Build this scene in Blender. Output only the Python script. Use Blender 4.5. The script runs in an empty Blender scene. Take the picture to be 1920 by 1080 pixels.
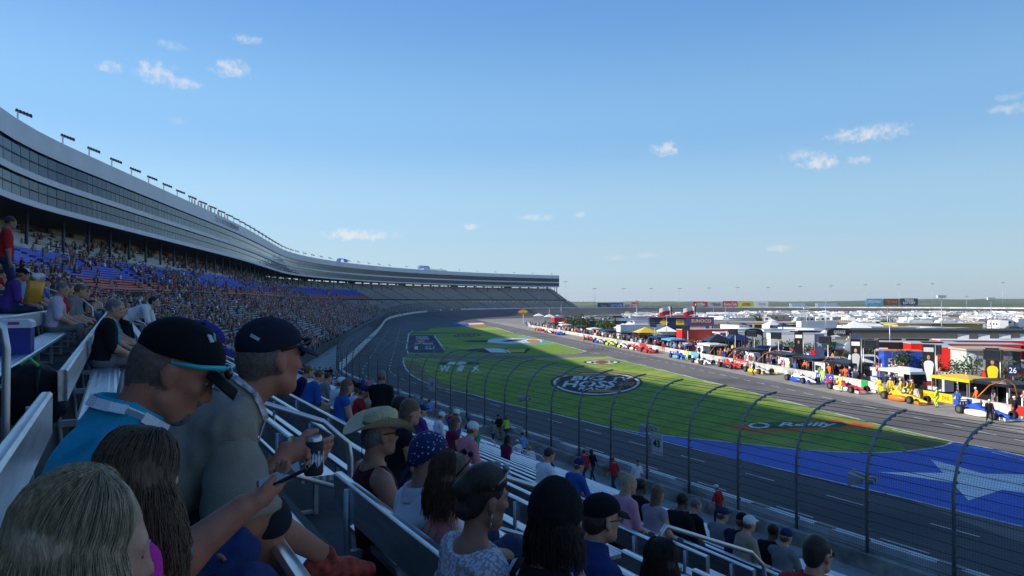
import bpy, bmesh, math, random
import numpy as np
from mathutils import Vector, Matrix
random.seed(7); RNG = np.random.default_rng(7)
sc = bpy.context.scene
COL = sc.collection
R = math.radians
PI = math.pi
# ------------------------------------------------------------------ camera
CAM_Z = 9.4; YAW = R(30.2); PITCH = R(1.12); F = 1280.0
cam_d = bpy.data.cameras.new('camera'); cam = bpy.data.objects.new('camera', cam_d); COL.objects.link(cam)
cam.location = (0, 0, CAM_Z); cam.rotation_euler = (PI/2 + PITCH, 0, -YAW)
cam_d.sensor_width = 36; cam_d.lens = 24; cam_d.clip_start = 0.05; cam_d.clip_end = 20000
sc.camera = cam
_fw = np.array([math.sin(YAW)*math.cos(PITCH), math.cos(YAW)*math.cos(PITCH), math.sin(PITCH)])
_rt = np.array([math.cos(YAW), -math.sin(YAW), 0])
_up = np.cross(_rt, _fw)
def ray(px, py): return _fw + _rt*((px-960)/F) - _up*((py-540)/F)
def G(px, py, z=0.0):                      # ground point seen at a pixel of the photo
    d = ray(px, py); t = (z-CAM_Z)/d[2]; return Vector((d[0]*t, d[1]*t, z))
def D(px, py, depth):                      # point at a distance along the view
    d = ray(px, py); return Vector((d[0]*depth, d[1]*depth, CAM_Z + d[2]*depth))
# ------------------------------------------------------------------ tags
def tag(o, label=None, cat=None, group=None, kind=None):
    if label: o['label'] = label
    if cat: o['category'] = cat
    if group: o['group'] = group
    if kind: o['kind'] = kind
    return o
def link(o, parent=None):
    COL.objects.link(o)
    if parent is not None: o.parent = parent
    return o
def empty(name, loc=(0,0,0), rz=0, label=None, cat=None, group=None):
    o = bpy.data.objects.new(name, None); link(o); o.empty_display_size = .2
    o.location = loc; o.rotation_euler = (0, 0, rz)
    return tag(o, label, cat, group)
_kids = {}
def kids(o):
    return [c for c in o.children]
def dup(o, parent=None, loc=None, rz=None, label=None, group=None, scale=None):
    c = o.copy(); COL.objects.link(c)
    if parent is not None: c.parent = parent
    for ch in o.children: dup(ch, c)
    if loc is not None: c.location = loc
    if rz is not None: c.rotation_euler = (0, 0, rz)
    if scale is not None: c.scale = scale
    if label: c['label'] = label
    if group: c['group'] = group
    return c
# ------------------------------------------------------------------ materials
_mats = {}
def M(name, col=(.5,.5,.5), rough=.6, metal=0., var=.12, scale=3., bump=0., bscale=40., spec=.4, objcol=False, stretch=None, emit=0, alpha=1.0, detail=5):
    if name in _mats: return _mats[name]
    m = bpy.data.materials.new(name); m.use_nodes = True; nt = m.node_tree; N = nt.nodes; L = nt.links
    b = N['Principled BSDF']; b.inputs['Roughness'].default_value = rough; b.inputs['Metallic'].default_value = metal
    b.inputs['Specular IOR Level'].default_value = spec
    tc = N.new('ShaderNodeTexCoord'); vec = tc.outputs['Object']
    if stretch:
        mp = N.new('ShaderNodeMapping'); mp.inputs['Scale'].default_value = stretch; L.new(vec, mp.inputs[0]); vec = mp.outputs[0]
    if objcol:
        oi = N.new('ShaderNodeObjectInfo'); base = oi.outputs['Color']
    else:
        rgb = N.new('ShaderNodeRGB'); rgb.outputs[0].default_value = (*col, 1); base = rgb.outputs[0]
    if var > 0:
        nz = N.new('ShaderNodeTexNoise'); nz.inputs['Scale'].default_value = scale; nz.inputs['Detail'].default_value = detail; L.new(vec, nz.inputs['Vector'])
        mr = N.new('ShaderNodeMapRange'); mr.inputs['From Min'].default_value = .3; mr.inputs['From Max'].default_value = .7
        mr.inputs['To Min'].default_value = 1-var; mr.inputs['To Max'].default_value = 1+var; L.new(nz.outputs['Fac'], mr.inputs['Value'])
        mx = N.new('ShaderNodeVectorMath'); mx.operation = 'SCALE'; L.new(base, mx.inputs[0]); L.new(mr.outputs[0], mx.inputs['Scale']); base = mx.outputs[0]
    L.new(base, b.inputs['Base Color'])
    if bump > 0:
        n2 = N.new('ShaderNodeTexNoise'); n2.inputs['Scale'].default_value = bscale; n2.inputs['Detail'].default_value = 4; L.new(vec, n2.inputs['Vector'])
        bp = N.new('ShaderNodeBump'); bp.inputs['Strength'].default_value = bump; bp.inputs['Distance'].default_value = .02; L.new(n2.outputs['Fac'], bp.inputs['Height']); L.new(bp.outputs[0], b.inputs['Normal'])
    if alpha < 1: b.inputs['Alpha'].default_value = alpha
    m['_c'] = 1; _mats[name] = m
    return m
def vcol_mat(name, rough=.8, attr='col'):
    if name in _mats: return _mats[name]
    m = bpy.data.materials.new(name); m.use_nodes = True; N = m.node_tree.nodes; b = N['Principled BSDF']
    b.inputs['Roughness'].default_value = rough
    a = N.new('ShaderNodeAttribute'); a.attribute_name = attr; m.node_tree.links.new(a.outputs['Color'], b.inputs['Base Color'])
    _mats[name] = m; return m
def C(h):                                     # sRGB hex to linear
    h = h.lstrip('#'); v = [int(h[i:i+2], 16)/255 for i in (0, 2, 4)]
    return tuple(x/12.92 if x <= .04045 else ((x+.055)/1.055)**2.4 for x in v)
# ------------------------------------------------------------------ mesh builder
class MB:
    def __init__(s): s.v = []; s.f = []; s.m = []; s.sm = []
    def add(s, vs, fs, mi=0, smooth=False):
        o = len(s.v); s.v.extend([tuple(p) for p in vs]); s.f.extend([tuple(i+o for i in f) for f in fs]); s.m.extend([mi]*len(fs)); s.sm.extend([smooth]*len(fs)); return s
    def box(s, c, size, rz=0, mi=0, rot=None):
        hx, hy, hz = size[0]/2, size[1]/2, size[2]/2
        vs = [Vector((x, y, z)) for x in (-hx, hx) for y in (-hy, hy) for z in (-hz, hz)]
        mt = rot if rot is not None else Matrix.Rotation(rz, 3, 'Z')
        c = Vector(c); vs = [mt @ p + c for p in vs]
        return s.add(vs, [(0,1,3,2),(4,6,7,5),(0,4,5,1),(2,3,7,6),(0,2,6,4),(1,5,7,3)], mi)
    def box2(s, a, b, mi=0):
        a = Vector(a); b = Vector(b); return s.box((a+b)/2, [abs(x) for x in (b-a)], 0, mi)
    def bar(s, a, b, w, h, mi=0, up=(0,0,1)):                # box from a to b
        a = Vector(a); b = Vector(b); d = b-a; l = d.length; d.normalize(); u = Vector(up)
        x = d.cross(u)
        if x.length < 1e-4: x = d.cross(Vector((1,0,0)))
        x.normalize(); u = x.cross(d)
        mt = Matrix((x, d, u)).transposed(); return s.box((a+b)/2, (w, l, h), 0, mi, rot=mt)
    def tube(s, pts, r, n=8, mi=0, cap=True, smooth=True):
        pts = [Vector(p) for p in pts]; rs = r if isinstance(r, (list, tuple)) else [r]*len(pts); vs = []; fs = []
        prev = None
        for i, p in enumerate(pts):
            t = (pts[min(i+1, len(pts)-1)] - pts[max(i-1, 0)]).normalized()
            if prev is None:
                a = t.cross(Vector((0,0,1)));
                if a.length < 1e-3: a = t.cross(Vector((1,0,0)))
            else: a = prev - t*prev.dot(t)
            a.normalize(); prev = a; b = t.cross(a)
            for k in range(n):
                an = 2*PI*k/n; vs.append(p + (a*math.cos(an) + b*math.sin(an))*rs[i])
        for i in range(len(pts)-1):
            for k in range(n):
                k2 = (k+1) % n; fs.append((i*n+k, i*n+k2, (i+1)*n+k2, (i+1)*n+k))
        s.add(vs, fs, mi, smooth)
        if cap and n > 2:
            o = len(s.v)-len(vs); s.f.append(tuple(o+k for k in range(n))[::-1]); s.f.append(tuple(o+(len(pts)-1)*n+k for k in range(n))); s.m += [mi, mi]; s.sm += [False, False]
        return s
    def ell(s, c, rad, mi=0, nu=12, nv=8, rot=None):
        vs = []; fs = []; c = Vector(c)
        for j in range(nv+1):
            th = PI*j/nv
            for i in range(nu):
                ph = 2*PI*i/nu; p = Vector((rad[0]*math.sin(th)*math.cos(ph), rad[1]*math.sin(th)*math.sin(ph), rad[2]*math.cos(th)))
                vs.append((rot @ p if rot is not None else p) + c)
        for j in range(nv):
            for i in range(nu):
                i2 = (i+1) % nu; fs.append((j*nu+i, (j+1)*nu+i, (j+1)*nu+i2, j*nu+i2))
        return s.add(vs, fs, mi, True)
    def grid(s, rows, mi=0, smooth=False, closed=False):     # rows of points, lofted
        n = len(rows[0]); vs = [p for r in rows for p in r]; fs = []
        for i in range(len(rows)-1):
            for k in range(n if closed else n-1):
                k2 = (k+1) % n; fs.append((i*n+k, i*n+k2, (i+1)*n+k2, (i+1)*n+k))
        return s.add(vs, fs, mi, smooth)
    def prism(s, poly, z0, z1, mi=0, top=True):
        n = len(poly); a = sum(poly[i][0]*poly[(i+1)%n][1]-poly[(i+1)%n][0]*poly[i][1] for i in range(n))
        if a < 0: poly = poly[::-1]
        vs = [(p[0], p[1], z0) for p in poly] + [(p[0], p[1], z1) for p in poly]
        fs = [(i, (i+1)%n, n+(i+1)%n, n+i) for i in range(n)] + [tuple(range(n, 2*n)), tuple(range(n))[::-1]]
        return s.add(vs, fs, mi)
    def flat(s, poly, z, mi=0):
        n = len(poly); a = sum(poly[i][0]*poly[(i+1)%n][1]-poly[(i+1)%n][0]*poly[i][1] for i in range(n))
        if a < 0: poly = poly[::-1]
        return s.add([(p[0], p[1], z) for p in poly], [tuple(range(n))], mi)
    def lathe(s, prof, c=(0,0,0), n=16, mi=0, smooth=True):
        c = Vector(c); rows = [[c + Vector((r*math.cos(2*PI*k/n), r*math.sin(2*PI*k/n), z)) for k in range(n)] for r, z in prof]
        return s.grid(rows, mi, smooth, True)
    def mesh(s, name, mats):
        me = bpy.data.meshes.new(name); me.from_pydata([tuple(p) for p in s.v], [], s.f)
        for m in (mats if isinstance(mats, (list, tuple)) else [mats]): me.materials.append(m)
        me.polygons.foreach_set('material_index', s.m); me.polygons.foreach_set('use_smooth', s.sm); me.update()
        return me
    def build(s, name, mats, parent=None, loc=None, rz=None):
        o = bpy.data.objects.new(name, s.mesh(name, mats)); link(o, parent)
        if loc is not None: o.location = loc
        if rz is not None: o.rotation_euler = (0, 0, rz)
        return o
def text_obj(name, txt, size, mat, parent, mtx, extrude=.01, sx=1.0, shear=0.0, bold=0.0, font_align='CENTER', fit=None):
    c = bpy.data.curves.new(name, 'FONT'); c.body = txt; c.size = size; c.extrude = extrude; c.align_x = font_align; c.align_y = 'CENTER'; c.shear = shear; c.offset = bold; c.resolution_u = 2
    t = bpy.data.objects.new('tmp', c); COL.objects.link(t); dg = bpy.context.evaluated_depsgraph_get(); me = bpy.data.meshes.new_from_object(t.evaluated_get(dg)); bpy.data.objects.remove(t)
    me.materials.clear(); me.materials.append(mat); me.name = name
    if fit:
        xs = [v.co.x for v in me.vertices]; w = max(xs)-min(xs); sx = fit/max(w, 1e-6)
    o = bpy.data.objects.new(name, me); link(o, parent); o.matrix_local = mtx @ Matrix.Diagonal((sx, 1, 1, 1)); return o
def frame_mtx(o, x, z):                     # matrix: local x along x, local y along z (up), normal = x cross z
    x = Vector(x).normalized(); y = Vector(z); y = (y - x*y.dot(x)).normalized(); n = x.cross(y)
    m = Matrix((x, y, n)).transposed().to_4x4(); m.translation = Vector(o); return m
# ------------------------------------------------------------------ plan of the race track: outer wall line W(s)
H2 = R(21.5); RB = 60.0
_corner = Vector((23.0, 84.0)); _tl = RB*math.tan(H2/2)
_d2 = Vector((math.sin(H2), math.cos(H2)))
S1 = _corner.y - _tl; S2 = S1 + RB*H2
RT = 236.0; LST = 190.7 - _tl; S3 = S2 + LST
_pt = _corner + _d2*190.7
CT = _pt + Vector((math.cos(H2), -math.sin(H2)))*RT
S4 = S3 + RT*PI*1.05
def _sm(a, b, x):
    t = min(1, max(0, (x-a)/(b-a))); return t*t*(3-2*t)
def W(s, w=0.0, z=0.0):                      # w metres outward (towards the stand) from the wall line
    if w > 18 and s > 50: w = w - 4.6*_sm(18, 40, w)*_sm(50, 82, s)*(1-_sm(170, 300, s))
    if s < S1: p = Vector((23.0, s)); h = 0
    elif s < S2:
        h = (s-S1)/RB; c = Vector((23.0+RB, S1)); p = c + Vector((-math.cos(h), math.sin(h)))*RB
    elif s < S3: h = H2; p = _corner + _d2*(_tl + s - S2)
    else:
        h = H2 + (s-S3)/RT; p = CT + Vector((-math.cos(h), math.sin(h)))*RT
    n = Vector((math.cos(h), -math.sin(h))); q = p - n*w
    return Vector((q.x, q.y, z))
def Whead(s):
    return 0 if s < S1 else (s-S1)/RB if s < S2 else H2 if s < S3 else H2 + (s-S3)/RT
def smooth(a, b, x):
    t = min(1, max(0, (x-a)/(b-a))); return t*t*(3-2*t)
def bank(s): return 4.2*smooth(S3-70, S3+150, s)
S_END = S3 + RT*R(88.6-21.5)               # where the grandstand stops
def srange(a, b):
    out = [a]; s = a
    while s < b:
        st = 4.0 if S1-8 < s < S2+8 else (6 if s < S3 else 7)
        if s < S1-8: st = 12
        s = min(b, s+st); out.append(s)
    return out
def strip(mb, ss, prof, mi=0, zb=None, smooth_=False):    # loft profile [(w,z)...] along the wall line
    mb.grid([[W(s, w, z + (zb(s) if zb else 0)) for w, z in prof] for s in ss], mi, smooth_)
# ------------------------------------------------------------------ light and sky
SUN = Vector((-63.5, 27.0, 29.5)).normalized()
SUN_EL = math.asin(SUN.z); SUN_AZ = math.atan2(SUN.x, SUN.y)
sl = bpy.data.lights.new('sun', 'SUN'); sl.energy = 5.0; sl.angle = R(.53); sl.color = (1, .93, .82)
so = bpy.data.objects.new('sun', sl); COL.objects.link(so); so.rotation_euler = (-SUN).to_track_quat('-Z', 'Y').to_euler()
wd = bpy.data.worlds.new('World'); sc.world = wd; wd.use_nodes = True
nt = wd.node_tree; N = nt.nodes; L = nt.links
bg = N['Background']; bg.inputs['Strength'].default_value = .07
sky = N.new('ShaderNodeTexSky'); sky.sky_type = 'NISHITA'; sky.sun_disc = False; sky.sun_elevation = SUN_EL; sky.sun_rotation = SUN_AZ
sky.altitude = 200; sky.air_density = 1.0; sky.dust_density = .6; sky.ozone_density = 2.2
hs = N.new('ShaderNodeHueSaturation'); hs.inputs['Saturation'].default_value = 1.0; L.new(sky.outputs[0], hs.inputs['Color'])
cur = hs.outputs[0]
tc0 = N.new('ShaderNodeTexCoord'); sz0 = N.new('ShaderNodeSeparateXYZ'); L.new(tc0.outputs['Generated'], sz0.inputs[0])
rmp = N.new('ShaderNodeValToRGB'); rmp.color_ramp.interpolation = 'EASE'
stops = [(0, '#b6cad6'), (.05, '#b2d0e2'), (.13, '#a6cfec'), (.24, '#88bceb'), (.42, '#669fde'), (1, '#2c5ca6')]
while len(rmp.color_ramp.elements) < len(stops): rmp.color_ramp.elements.new(.5)
for e_, (p_, h_) in zip(rmp.color_ramp.elements, stops): e_.position = p_; e_.color = (*C(h_), 1)
L.new(sz0.outputs[2], rmp.inputs[0])
dsun = N.new('ShaderNodeVectorMath'); dsun.operation = 'DOT_PRODUCT'; L.new(tc0.outputs['Generated'], dsun.inputs[0]); dsun.inputs[1].default_value = Vector((SUN.x, SUN.y, 0)).normalized()
gl = N.new('ShaderNodeMapRange'); L.new(dsun.outputs['Value'], gl.inputs['Value']); gl.inputs['From Min'].default_value = -1; gl.inputs['To Min'].default_value = 8.2; gl.inputs['To Max'].default_value = 12.4
sc0 = N.new('ShaderNodeVectorMath'); sc0.operation = 'SCALE'; L.new(rmp.outputs[0], sc0.inputs[0]); L.new(gl.outputs[0], sc0.inputs['Scale'])
mx0 = N.new('ShaderNodeMix'); mx0.data_type = 'RGBA'; mx0.inputs['Factor'].default_value = .85; L.new(cur, mx0.inputs['A']); L.new(sc0.outputs[0], mx0.inputs['B']); cur = mx0.outputs['Result']
tcw = N.new('ShaderNodeTexCoord'); nzw = N.new('ShaderNodeTexNoise'); nzw.inputs['Scale'].default_value = 95; nzw.inputs['Detail'].default_value = 6; nzw.inputs['Roughness'].default_value = .62
L.new(tcw.outputs['Generated'], nzw.inputs['Vector'])
def vdot(c, k):
    n = N.new('ShaderNodeVectorMath'); n.operation = 'DOT_PRODUCT'; n.inputs[1].default_value = [x*k for x in c]; L.new(tcw.outputs['Generated'], n.inputs[0]); return n.outputs['Value']
def mth(op, a, b):
    n = N.new('ShaderNodeMath'); n.operation = op
    for i, x in enumerate((a, b)):
        if isinstance(x, (int, float)): n.inputs[i].default_value = x
        else: L.new(x, n.inputs[i])
    return n.outputs[0]
clouds = [(205,121,19,10,.55),(293,128,30,19,.8),(338,150,34,12,.6),(433,122,31,16,.7),(463,70,26,8,.55),(325,82,30,8,.3),(665,437,64,11,.9),(745,437,13,7,.5),(883,423,19,6,.6),(1005,405,36,8,.45),(1085,400,17,6,.4),(1248,275,27,14,.85),(1625,245,66,14,.75),(1535,299,34,15,.9),(1503,287,34,11,.5),(1608,298,21,8,.6),(1460,463,24,6,.6),(1900,200,30,9,.5),(1895,177,24,7,.35),(1150,482,22,5,.35),(1213,477,24,5,.35),(330,222,20,8,.2)]
tot = None
for (px, py, a, b, st) in clouds:
    c = Vector(ray(px, py)); k = 1/c.length; c.normalize(); t = c.cross(Vector((0,0,1))).normalized(); u = t.cross(c)
    A = vdot(t, F/a/k*k); B = mth('ADD', vdot(u, F/b), .35)
    fr = mth('GREATER_THAN', vdot(c, 1), .5)
    r2 = mth('ADD', mth('MULTIPLY', A, A), mth('MULTIPLY', B, B))
    r2 = mth('ADD', r2, mth('MULTIPLY', mth('SUBTRACT', nzw.outputs['Fac'], .5), 4.2))
    mr = N.new('ShaderNodeMapRange'); mr.interpolation_type = 'SMOOTHSTEP'; L.new(r2, mr.inputs['Value'])
    mr.inputs['From Min'].default_value = 1.25; mr.inputs['From Max'].default_value = -.9; mr.inputs['To Max'].default_value = st*.92
    mk = mth('MULTIPLY', mr.outputs[0], fr)
    tot = mk if tot is None else mth('MAXIMUM', tot, mk)
mxw = N.new('ShaderNodeMix'); mxw.data_type = 'RGBA'; L.new(tot, mxw.inputs['Factor']); L.new(cur, mxw.inputs['A']); mxw.inputs['B'].default_value = (8.2, 7.9, 7.7, 1)
L.new(mxw.outputs['Result'], bg.inputs['Color'])
sc.view_settings.view_transform = 'Standard'; sc.view_settings.look = 'None'; sc.view_settings.exposure = .67; sc.view_settings.gamma = 1
# ------------------------------------------------------------------ materials of the place
def ground_mat(name, c1, c2, scale, c3=None, s3=.05, rough=.9, stretch=(1,1,1), rz=0, stripe=None, bump=.3):
    m = bpy.data.materials.new(name); m.use_nodes = True; n = m.node_tree.nodes; l = m.node_tree.links; b = n['Principled BSDF']; b.inputs['Roughness'].default_value = rough; b.inputs['Specular IOR Level'].default_value = .25
    g = n.new('ShaderNodeNewGeometry'); mp = n.new('ShaderNodeMapping'); mp.inputs['Rotation'].default_value = (0,0,rz); mp.inputs['Scale'].default_value = stretch; l.new(g.outputs['Position'], mp.inputs[0])
    nz = n.new('ShaderNodeTexNoise'); nz.inputs['Scale'].default_value = scale; nz.inputs['Detail'].default_value = 8; nz.inputs['Roughness'].default_value = .65; l.new(mp.outputs[0], nz.inputs['Vector'])
    cr = n.new('ShaderNodeValToRGB'); cr.color_ramp.elements[0].position = .3; cr.color_ramp.elements[1].position = .7; cr.color_ramp.elements[0].color = (*c1,1); cr.color_ramp.elements[1].color = (*c2,1); l.new(nz.outputs['Fac'], cr.inputs[0])
    out = cr.outputs[0]
    if c3:
        n3 = n.new('ShaderNodeTexNoise'); n3.inputs['Scale'].default_value = s3; n3.inputs['Detail'].default_value = 5; l.new(g.outputs['Position'], n3.inputs['Vector'])
        mr = n.new('ShaderNodeMapRange'); mr.inputs['From Min'].default_value = .5; mr.inputs['From Max'].default_value = .68; l.new(n3.outputs['Fac'], mr.inputs['Value'])
        mx = n.new('ShaderNodeMix'); mx.data_type = 'RGBA'; l.new(mr.outputs[0], mx.inputs['Factor']); l.new(out, mx.inputs['A']); mx.inputs['B'].default_value = (*c3,1); out = mx.outputs['Result']
    if stripe:
        wv = n.new('ShaderNodeTexWave'); wv.inputs['Scale'].default_value = stripe[0]; wv.inputs['Distortion'].default_value = 1.0; mp2 = n.new('ShaderNodeMapping'); mp2.inputs['Rotation'].default_value = (0,0,stripe[1]); l.new(g.outputs['Position'], mp2.inputs[0]); l.new(mp2.outputs[0], wv.inputs[0])
        mr2 = n.new('ShaderNodeMapRange'); mr2.inputs['To Min'].default_value = 1-stripe[2]; mr2.inputs['To Max'].default_value = 1+stripe[2]; l.new(wv.outputs['Fac'], mr2.inputs['Value'])
        vm = n.new('ShaderNodeVectorMath'); vm.operation = 'SCALE'; l.new(out, vm.inputs[0]); l.new(mr2.outputs[0], vm.inputs['Scale']); out = vm.outputs[0]
    l.new(out, b.inputs['Base Color'])
    if bump:
        bn = n.new('ShaderNodeTexNoise'); bn.inputs['Scale'].default_value = 8; bn.inputs['Detail'].default_value = 6; l.new(g.outputs['Position'], bn.inputs['Vector'])
        bp = n.new('ShaderNodeBump'); bp.inputs['Strength'].default_value = bump; bp.inputs['Distance'].default_value = .05; l.new(bn.outputs['Fac'], bp.inputs['Height']); l.new(bp.outputs[0], b.inputs['Normal'])
    _mats[name] = m; return m
asphalt = ground_mat('asphalt', (.062,.06,.062), (.1,.097,.098), .5, (.05,.049,.052), .08, .8, (6,.25,1), -H2, bump=.15)
pitroad = ground_mat('pit_road_asphalt', (.125,.114,.105), (.195,.178,.162), .5, (.1,.092,.086), .09, .85, (5,.3,1), H2, bump=.15)
grass = ground_mat('grass', (.11,.2,.02), (.23,.34,.04), 1.3, (.33,.36,.07), .06, .95, stripe=(.09, R(70), .08), bump=.12)
drygrass = ground_mat('dry_grass', (.16,.135,.05), (.26,.21,.09), .8, (.12,.15,.04), .25, .95)
field = ground_mat('field', (.055,.085,.025), (.12,.13,.055), .02, (.16,.14,.075), .004, .95)
pave = ground_mat('infield_pavement', (.2,.185,.165), (.3,.28,.25), .3, (.14,.13,.12), .03, .9)
concrete = ground_mat('concrete', (.24,.235,.22), (.38,.37,.345), 1.1, (.18,.175,.16), .5, .9)
boxc = ground_mat('pit_box_concrete', (.27,.24,.2), (.38,.34,.29), .6, (.2,.18,.15), .3, .9)
wallc = ground_mat('wall_concrete', (.27,.26,.23), (.42,.4,.35), 2.0, (.15,.14,.12), .7, .9)
bluep = ground_mat('blue_paint', (.008,.075,.4), (.012,.11,.55), .7, (.008,.06,.33), .1, .6, (4,.4,1), -R(8))
white = M('white_paint', (.78,.78,.76), .6, var=.08, scale=2)
roadwhite = ground_mat('road_marking', (.5,.5,.48), (.72,.72,.7), 2.0, (.4,.4,.38), 1.2, .7)
yellowp = ground_mat('yellow_line_paint', (.3,.22,.02), (.5,.38,.05), 3.0, (.2,.17,.08), 1.5, .8)
alu = M('aluminium', (.55,.56,.58), .38, .85, var=.08, scale=6)
steel = M('galvanised_steel', (.42,.44,.46), .45, .7, var=.1, scale=8)
dark = M('dark_metal', (.035,.04,.05), .5, .3, var=.1)
black = M('black', (.012,.012,.013), .6, var=.2, scale=5)
# ------------------------------------------------------------------ ground, track, pit road
STK = dict(kind='structure')
mb = MB()
rad = [0, 300, 700, 1200, 2500, 5000, 9000]; rows = []
for r in rad: rows.append([(r*math.cos(2*PI*k/48), r*math.sin(2*PI*k/48), -.06) for k in range(48)])
mb.grid(rows, 0, False, True); tag(mb.build('ground', field), **STK)
mb = MB(); poly = [W(s, -.2) for s in srange(-140, S4)] 
mb.flat([(p.x, p.y) for p in poly], 0.0); tag(mb.build('infield_pavement', pave), **STK)
PP0 = Vector((64.0, 27.0)); PD = Vector((144-64, 247-27)).normalized(); PQ = Vector((PD.y, -PD.x))   # pit wall line and its normal (away from us)
def P(p, q, z=0.0): v = PP0 + PD*p + PQ*q; return Vector((v.x, v.y, z))
PROT = -math.atan2(PD.x, PD.y)             # rotation that turns local +Y along the pit wall
def pq(px, py, z=0.0):
    g = G(px, py, z); d = Vector((g.x, g.y)) - PP0; return d.dot(PD), d.dot(PQ)
mb = MB(); poly = [W(s, -.3) for s in srange(-140, S3+330)]
poly = [(p.x, p.y) for p in poly] + [P(300, -7).xy, P(-170, -7).xy]
mb.flat(poly, .004); tag(mb.build('race_track', asphalt), **STK)
mb = MB(); mb.flat([P(-170, -28).xy, P(-170, -6.2).xy, P(245, -6.2).xy, P(262, -10).xy, P(262, -24).xy, P(60, -26).xy], .008)
# access roads between the lawns
mb.flat([G(x, y).xy for x, y in [(752,671),(818,672.5),(922,673.5),(1052,670.5),(1136,668.5),(1180,661),(1099,659),(1078,663.2),(974,667.3),(870,668.3),(826,666),(762,665)]], .0065)
tag(mb.build('pit_road', pitroad), **STK)
mb = MB(); mb.flat([P(-170, -6.4).xy, P(-170, .2).xy, P(250, .2).xy, P(250, -6.4).xy], .011); tag(mb.build('pit_box_strip', boxc), **STK)
# banked turn
mb = MB(); strip(mb, srange(S3-75, S4), [(-.9, 1), (-5, .75), (-9, .5), (-13, .25), (-17.5, .0)], 0, None)
vs = []; prof = [(-.9, 1), (-5, .76), (-9, .51), (-13, .26), (-17.5, 0)]
mb = MB(); ss = srange(S3-75, S4); mb.grid([[W(s, w, .012 + bank(s)*f) for w, f in prof] for s in ss], 0, True); tag(mb.build('banked_turn', asphalt), **STK)
# embankment and land outside the turn
mb = MB(); ss = srange(S_END-4, S4); mb.grid([[W(s, w, z) for w, z in ((.5, bank(s)+.3), (8, bank(s)+.1), (26, bank(s)-1.8), (120, 1.2), (260, 1.4))] for s in ss], 0, True); tag(mb.build('embankment', ground_mat('embankment_grass', (.05,.08,.025), (.13,.13,.05), .12, (.2,.17,.1), .03, .95)), **STK)
# markings
def dashes(mb, w, s0, s1, on, per, wid=.12):
    s = s0
    while s < s1:
        z = .02 + (bank(s)*max(0, 1+(w+.9)/16.6) if s > S3-75 else 0)
        mb.add([W(s, w-wid/2, z), W(s, w+wid/2, z), W(s+on, w+wid/2, z), W(s+on, w-wid/2, z)][::-1], [(0,1,2,3)]); s += per
mb = MB(); dashes(mb, -3.3, -20, S3+200, 1.9, 4.9); dashes(mb, -6.9, -20, S3+200, 1.9, 4.9)
def pline(mb, pts, wid, z, closed=False):
    pts = [Vector((p[0], p[1])) for p in pts]
    for a, b in zip(pts, pts[1:] + ([pts[0]] if closed else [])):
        d = (b-a); l = d.length
        if l < 1e-4: continue
        d /= l; n = Vector((-d.y, d.x))*wid/2; a2 = a - d*wid*.2; b2 = b + d*wid*.2
        mb.add([(*(a2-n), z), (*(b2-n), z), (*(b2+n), z), (*(a2+n), z)], [(0,1,2,3)])
pline(mb, [G(x, y).xy for x, y in [(2300,1085),(1920,989),(1786,956.5),(1660,926),(1530,896),(1400,866),(1300,842),(1200,816.5),(1126,798.5),(1050,779)]], .16, .026)
def pdash(mb, q, p0, p1, on, per, wid=.14, z=.026):
    p = p0
    while p < p1:
        a = P(p, q); b = P(p+on, q); pline(mb, [a.xy, b.xy], wid, z); p += per
pdash(mb, -9.0, -120, 245, 1.6, 3.0, .14)          # dotted line beside the pit boxes
pdash(mb, -14.0, -120, 230, 3.0, 7.6, .14)
pdash(mb, -14.6, -5, 120, 2.2, 15.2, .12)
pline(mb, [W(S2+62, -.8).xy, W(S2+62, -10.8).xy], .4, .021)   # start line
for (a, b) in (((1305,722.5),(1430,733)),((1440,733.5),(1520,731))): pass
tag(mb.build('road_markings', roadwhite), **STK)
# lawns
EDGE1 = [(1787,829),(1772,836),(1740,842),(1700,847),(1640,850),(1560,848),(1500,844),(1400,833),(1300,823),(1200,812),(1130,799),(1050,779),(938,755),(886,740),(826,728),(792,715),(773,705),(761,692),(756,680),(756.5,671)]
TOP1 = [(818,672.5),(922,673.5),(1052,670.5),(1136,668.5)]
PIT1 = [(1185,681),(1240,694),(1330,716),(1444,745),(1540,769.5),(1658,799),(1740,818)]
lawn1 = [G(x, y).xy for x, y in EDGE1+TOP1+PIT1]
lawn2 = [G(x, y).xy for x, y in [(764,640),(766,626.5),(956,625.5),(984,629.5),(1039,642.5),(1099,659),(1078,663),(974,667),(870,668),(826,665.5),(763,665)]]
lawn3 = [G(x, y).xy for x, y in [(768,623),(775,619.5),(792,616.5),(844,613.2),(907,611.8),(930,614),(962,624.2)]]
for k, (pl, nm) in enumerate(((lawn1, 'lawn'), (lawn2, 'lawn'), (lawn3, 'lawn'))):
    mb = MB(); mb.flat(pl, .016); tag(mb.build(nm, grass), **STK)
mb = MB(); wl = [G(x, y).xy for x, y in EDGE1]; pline(mb, wl, .2, .028); pline(mb, [G(x, y).xy for x, y in TOP1[-1:]+PIT1+EDGE1[:1]], .16, .028)
pline(mb, [G(x, y).xy for x, y in [(765,663),(762,650),(764,640),(766,626.5),(775,619.5),(792,616.5)]], .25, .028)
pline(mb, [G(x, y).xy for x, y in [(956,625.5),(984,629.5),(1039,642.5),(1099,659),(1085,662.5),(1060,664.5)]], .2, .028)
pline(mb, [G(x, y).xy for x, y in [(907,611.8),(930,614),(962,624.2)]], .25, .028)
pline(mb, [G(x, y).xy for x, y in [(814,629.5),(833,655.5)]], .3, .032)
pline(mb, [G(1787,829).xy, G(1840,838).xy, G(1990,872).xy], .16, .03)
tag(mb.build('lawn_edge_line', roadwhite), **STK)
def gbase(pts): return [G(x, y).xy for x, y in pts]
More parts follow.
